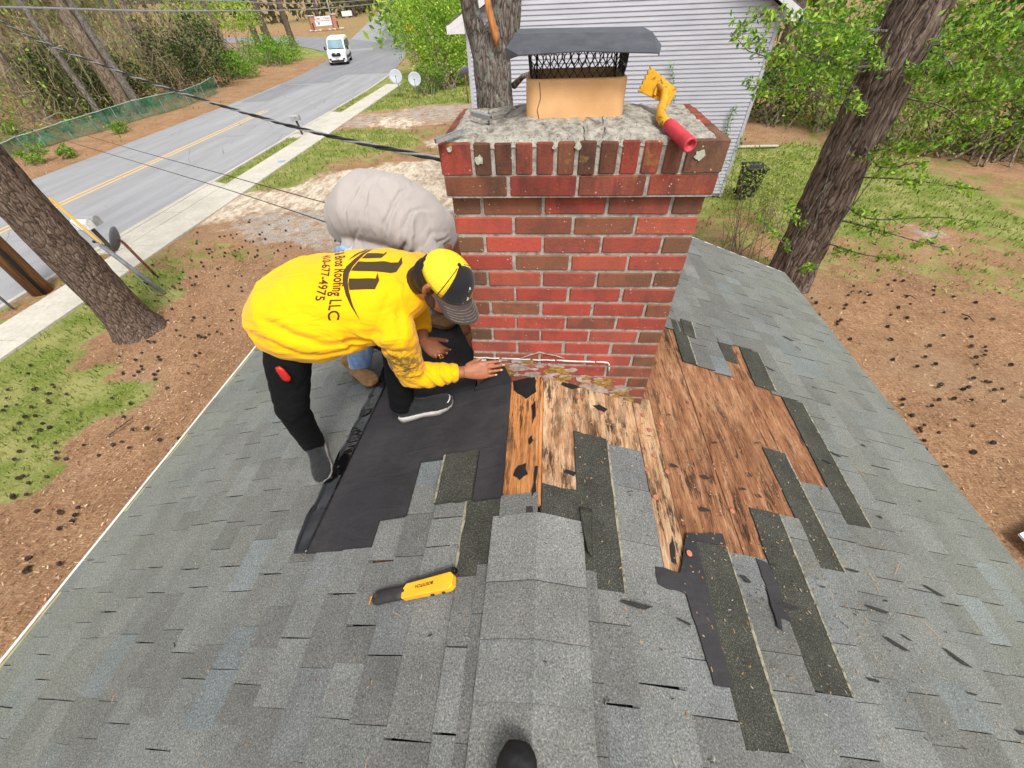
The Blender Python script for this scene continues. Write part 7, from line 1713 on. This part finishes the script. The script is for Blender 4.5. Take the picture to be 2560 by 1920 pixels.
# dead branches heaped at the left end of the fence
rg = np.random.default_rng(61); n = 260; c0_ = np.array(gp(50, 300)); A = c0_ + np.column_stack([rg.normal(0, 1.5, n), rg.normal(0, 1.6, n), np.abs(rg.normal(0, .35, n)) + .02]); d = rg.normal(size=(n, 3)); d[:, 2] *= .4; d /= np.linalg.norm(d, axis=1)[:, None]
V, F, col = twig_arrays(A, A + d * rg.uniform(.4, 1.6, n)[:, None], rg.uniform(.006, .02, n), rg, [lin(170, 160, 136), lin(150, 140, 110), lin(134, 140, 100)]); me = npmesh('brush_pile', V, F, col); tag(link('brush_pile', me, M_TWIG), 'heap of dead branches at the left end of the fence', 'brush', kind='stuff')
# distant tree belts closing the view
def belt(name, label, pts, h, n, size, pal, seed, depth=8):
    rg = np.random.default_rng(seed); P = [np.array(p, float) for p in pts]; L_ = [np.linalg.norm(b - a) for a, b in zip(P, P[1:])]; cum = np.cumsum([0] + L_); s = rg.uniform(0, cum[-1], n); i = np.searchsorted(cum, s, 'right') - 1; i = i.clip(0, len(L_) - 1)
    q = np.array([P[a] + (P[a + 1] - P[a]) * ((t_ - cum[a]) / L_[a]) for a, t_ in zip(i, s)]); q += rg.normal(size=(n, 2)) * depth * .4
    z = GZ + rg.uniform(0, 1, n) ** .8 * h; C = np.column_stack([q, z]); k = np.array([noise.noise((a * .12, b * .12, c * .35)) for a, b, c in C]); C = C[k > -.25]
    tag(leaves_obj(name, C, size, pal, rg), label, 'wood', kind='stuff')
belt('far_woods', 'dark tree belt behind the far lawn', [(-170, 84), (-110, 122), (-70, 132), (-58, 150), (-70, 200), (-95, 300), (-110, 340)], 9, 9000, .75, [lin(70, 72, 46), lin(88, 84, 56), lin(60, 56, 42), lin(104, 96, 66)], 70, 10)
belt('far_woods', 'deep wood behind the fence and its trees', [(-72, -10), (-66, 30), (-64, 60), (-75, 78)], 9, 7000, .6, [lin(110, 112, 66), lin(128, 120, 76), lin(92, 84, 58), lin(100, 116, 58)], 71, 8)
belt('far_woods', 'trees along the far right of the road', [(-45, 160), (-18, 62), (-6, 52), (-2, 48)], 8, 4200, .45, G_LIGHT + G_MID, 72, 5)
belt('far_woods', 'green wood behind the white house and dark trunk', [(-4, 60), (16, 46), (32, 34), (44, 14), (48, -10)], 10, 17000, .45, G_MID + G_SPR + [lin(120, 110, 76)], 73, 9)
# dark distant trunks in the belt behind the lawn
for k, (x, y) in enumerate([(-62, 138), (-66, 142), (-72, 134), (-80, 131), (-57, 152), (-90, 128)]):
    b = Vector((x, y, GZ)); m = bark_tube([b, b + Vector((0, 0, 5)), b + Vector((0, 0, 10))], [.5, .42, .3], 10, 1.2, .04, 5, k); t = empty('distant_tree', b, 'bare trunk in the dark belt behind the far lawn, %s from the left' % {2: 'third', 3: 'second', 5: 'first', 1: 'fourth', 0: 'fifth', 4: 'sixth'}[k], 'tree', 'trunks in the dark belt behind the far lawn'); m.build('trunk', M_BARK3, t, True)
wp = gp(1040 / 2.56 + 490, 36); wp = gp(822, 33); m = MB(); m.tube([wp, wp + Vector((0, 0, 8))], [.2, .15], 8); tag(m.build('wooden_pole', M_WOODP, None, True), 'slim wooden pole at the far bend of the road', 'pole')
# ---- woods on the right
R_ = [(1660, 190, .40, (.2, 0), 'pale trunk just right of the white house'), (1725, 170, .3, (.2, .1), 'slim trunk between the white house and the dark furrowed trunk'), (1840, 190, .34, (0, 0), 'trunk in the wood seen past the dark furrowed one'), (2120, 230, .3, (.4, 0), 'trunk in the wood near the upper right corner')]
for k, (u, v, r, ln, lb) in enumerate(R_): wood_tree(u, v, r, ln, lb, 140 + k, mat=M_BARK1 if k == 0 else M_BARKF).__setitem__('group', 'trees of the wood on the right')
for k, (u, v, bl, n, sz, pal, lb) in enumerate([
    (1655, 265, [(0, .6, 1.3, 1.6, 1.4, 1.4), (1.6, 1.6, 1.5, 1.6, 1.4, 1.6)], 3400, .08, G_MID + G_DARK, 'dense green thicket beside the pale trunk near the white house'),
    (1760, 280, [(0, 1.0, 2.0, 2.0, 1.6, 2.2), (1.0, 2.5, 3.4, 2.0, 1.6, 1.8)], 4200, .08, G_SPR + G_MID, 'tall green thicket left of the dark furrowed trunk'),
    (1990, 335, [(0, .6, 1.2, 1.8, 1.4, 1.3), (2.0, 1.0, 1.4, 2.0, 1.5, 1.5)], 3600, .075, G_MID + [lin(150, 140, 90)], 'low thicket right of the dark furrowed trunk'),
    (2120, 345, [(0, .6, 1.4, 1.8, 1.6, 1.6), (2.2, .6, 2.2, 1.8, 1.6, 2.2)], 4200, .075, G_MID + G_SPR + [lin(150, 140, 90)], 'tall thicket at the upper right'),
    (2210, 350, [(.5, .4, 1.3, 1.6, 1.4, 1.4), (1.0, 2.0, 3.2, 2.4, 2.2, 1.6)], 3600, .075, G_SPR + G_MID, 'thicket cut by the right edge'),
    (1880, 310, [(0, 1.2, 1.8, 2.0, 1.8, 2.4), (2.2, 2.4, 2.8, 2.2, 1.8, 2.2)], 4600, .08, G_SPR + G_MID, 'green thicket behind the dark furrowed trunk')]):
    shrub('thicket', lb, gp(u, v), bl, n, sz, pal, 80 + k, 12, 'thickets of the wood on the right', clumps=150)
rg = np.random.default_rng(62); n = 5200; A = np.column_stack([rg.uniform(9, 44, n), rg.uniform(17, 46, n), GZ + rg.gamma(1.5, 1.0, n).clip(.02, 6)]); A = A[A[:, 1] > 36 - A[:, 0] * .75]; n = len(A); d = rg.normal(size=(n, 3)); d[:, 2] += .8; d /= np.linalg.norm(d, axis=1)[:, None]
V, F, col = twig_arrays(A, A + d * rg.uniform(.3, 1.4, n)[:, None], rg.uniform(.006, .018, n), rg, B_TWIG); me = npmesh('undergrowth', V, F, col); tag(link('undergrowth', me, M_TWIG), 'tangle of twigs in the wood on the right', 'undergrowth', kind='stuff')
# ---- grass blades
rg = np.random.default_rng(90); N = 260000; X = rg.uniform(-24.5, 14, N); Y = rg.uniform(-3, 40, N)
keep = ~((X > -22.6) & (X < -13.5)) & ~((X < -13) & (Y > 33)) & ~((X > -2.75) & (X < 2.75) & (Y < 2.7)) & ~((X > -12.95) & (X < -11.5)) & ~((X > -14) & (X < -11.5) & (((Y > 8.6) & (Y < 14.9)) | ((Y > 21.3) & (Y < 27.2)))) & ~((X > -2.3) & (X < 6) & (Y > 13)) & (Y < 40 - np.maximum(0, X - 6) * 1.6)
X, Y = X[keep], Y[keep]; dist = np.hypot(X, Y + 1.3); pr = rg.random(len(X)) < (9 / np.maximum(dist, 7)) ** .7; X, Y = X[pr], Y[pr]
gm = ground_mask(X, Y)[:, 0]; nz = np.array([noise.noise((a * 2.1, b * 2.1, 0)) + .6 * noise.noise((a * 6, b * 6, 3)) for a, b in zip(X, Y)]); sel = gm + nz * .38 > .52; X, Y = X[sel], Y[sel]
strip_ = (X < -12.95) & (X > -13.5); n = len(X); hgt = rg.uniform(.025, .10, n) * (1 + .012 * np.hypot(X, Y)); a = rg.uniform(0, 6.28, n); w = rg.uniform(.006, .014, n) * (1 + .05 * np.hypot(X, Y)); lx, ly = rg.normal(0, .03, n), rg.normal(0, .03, n)
Z0 = np.full(n, GZ - .01); P0 = np.stack([X - np.cos(a) * w, Y - np.sin(a) * w, Z0], 1); P1 = np.stack([X + np.cos(a) * w, Y + np.sin(a) * w, Z0], 1); P2 = np.stack([X + lx, Y + ly, Z0 + hgt], 1)
V = np.stack([P0, P1, P2], 1).reshape(-1, 3); pal = np.array([lin(104, 124, 48), lin(126, 142, 64), lin(88, 110, 40), lin(154, 152, 90), lin(138, 144, 74)]); col = pal[rg.integers(0, 5, n)] * rg.uniform(.8, 1.15, (n, 1))
me = npmesh('grass', V, np.arange(n * 3).reshape(-1, 3), col); tag(link('grass', me, leaf_mat('grass_blade', .25)), 'short patchy grass over the yards and verge', 'grass', kind='stuff')
# ---- leaf litter chips and needles
rg = np.random.default_rng(91); N = 44000; X = np.concatenate([rg.uniform(-12, -2.6, N // 2), rg.uniform(2.4, 12, N // 4), rg.uniform(-26.4, -22.4, N // 4)]); Y = np.concatenate([rg.uniform(-3, 12, N // 2), rg.uniform(-2, 12, N // 4), rg.uniform(8, 38, N // 4)]); gm = ground_mask(X, Y); sel = (gm.sum(1) < .5); X, Y = X[sel], Y[sel]; n = len(X)
C = np.stack([X, Y, np.full(n, GZ + .012)], 1); far_ = (X < -20)[:, None]; a = rg.uniform(0, 6.28, n); l = rg.uniform(.008, .024, n); w = np.where(rg.random(n) < .5, l * .14, l * .4); e1 = np.stack([np.cos(a) * l, np.sin(a) * l, rg.uniform(-.01, .02, n)], 1); e2 = np.stack([-np.sin(a) * w, np.cos(a) * w, rg.uniform(-.006, .006, n)], 1)
V = np.stack([C - e1 - e2, C + e1 - e2, C + e1 + e2, C - e1 + e2], 1).reshape(-1, 3); pal = np.array([lin(176, 140, 110), lin(150, 112, 84), lin(196, 168, 138), lin(112, 80, 60), lin(136, 98, 72)]); col = pal[rg.integers(0, 5, n)]
me = npmesh('leaf_litter', V, np.arange(n * 4).reshape(-1, 4), col); tag(link('leaf_litter', me, M_TWIG), 'brown needles and leaf litter under the pines', 'litter', kind='stuff')
# ---- pine cones
def cone_mesh():
    m = MB(); m.ball((0, 0, .03), (.02, .02, .036), None, 8, 6)
    for j in range(5):
        r = (.024, .034, .036, .030, .018)[j]; z = .008 + j * .013
        for k in range(7):
            th = 2 * math.pi * (k + .5 * (j % 2)) / 7; d = Vector((math.cos(th), math.sin(th), 0)); s = Vector((-d.y, d.x, 0)); c = d * .012 + Vector((0, 0, z))
            m.add([c - s * .006, c + s * .006, d * r + s * .008 + Vector((0, 0, z + .006)), d * (r + .003) + Vector((0, 0, z + .012)), d * r - s * .008 + Vector((0, 0, z + .006))], [(0, 1, 2, 3, 4)])
    o = m.build('pine_cone', simple('pine_cone_scales', lin(74, 60, 52), .9, var=.35, scale=60)); me = o.data; bpy.data.objects.remove(o); return me
cm = cone_mesh(); rc_ = random.Random(9); placed = 0; ctrs = [(420, 640, 90, 40), (300, 780, 110, 60), (480, 560, 80, 30), (220, 940, 110, 70), (120, 1120, 90, 80), (560, 520, 90, 30), (2000, 700, 120, 60), (1900, 640, 90, 40), (2130, 820, 70, 60), (2050, 900, 60, 60), (80, 880, 70, 60), (380, 700, 90, 50)]
tries = 0
while placed < 290 and tries < 4000:
    tries += 1; c_ = rc_.choice(ctrs); u, v = rc_.gauss(c_[0], c_[2]), rc_.gauss(c_[1], c_[3])
    if not (0 < u < 2212 and 470 < v < 1450): continue
    P = gp(u, v)
    if -2.85 < P.x < 2.8 and P.y < 2.8: continue
    if P.x < -11.4 or (P - gp(287, 708)).length < .6: continue
    o = link('pine_cone', cm); o.location = P + Vector((0, 0, .005)); o.rotation_euler = (rc_.uniform(1.1, 1.9), 0, rc_.uniform(0, 6.28)); s = rc_.uniform(.65, 1.05); o.scale = (s, s, s)
    side_ = 'left' if P.x < 0 else 'right'
    tag(o, 'dark pine cone lying on the straw %s' % ('between roof and sidewalk' if P.x < 0 else 'beyond the right eave'), 'pine cone', 'pine cones on the ground, %s yard' % ('street side' if P.x < 0 else 'back')); placed += 1
# fallen sticks
for k, (u, v, u2, v2) in enumerate([(235, 945, 292, 905), (430, 795, 412, 792), (340, 640, 368, 650), (2075, 680, 2100, 700), (1950, 640, 1975, 650)]):
    a, b = gp(u, v) + Vector((0, 0, .03)), gp(u2, v2) + Vector((0, 0, .05)); m = MB(); m.tube([a, a.lerp(b, .5) + Vector((.03, .03, .02)), b], [.014, .012, .006], 6); tag(m.build('fallen_stick', M_BARK1, None, True), ['longest brown stick on the straw left of the gutter', 'short stick near the gutter in the straw', 'thin stick on the thin grass above the big pine', 'stick on the straw at the far right', 'stick on the straw beside the right eave'][k], 'stick', 'fallen sticks')
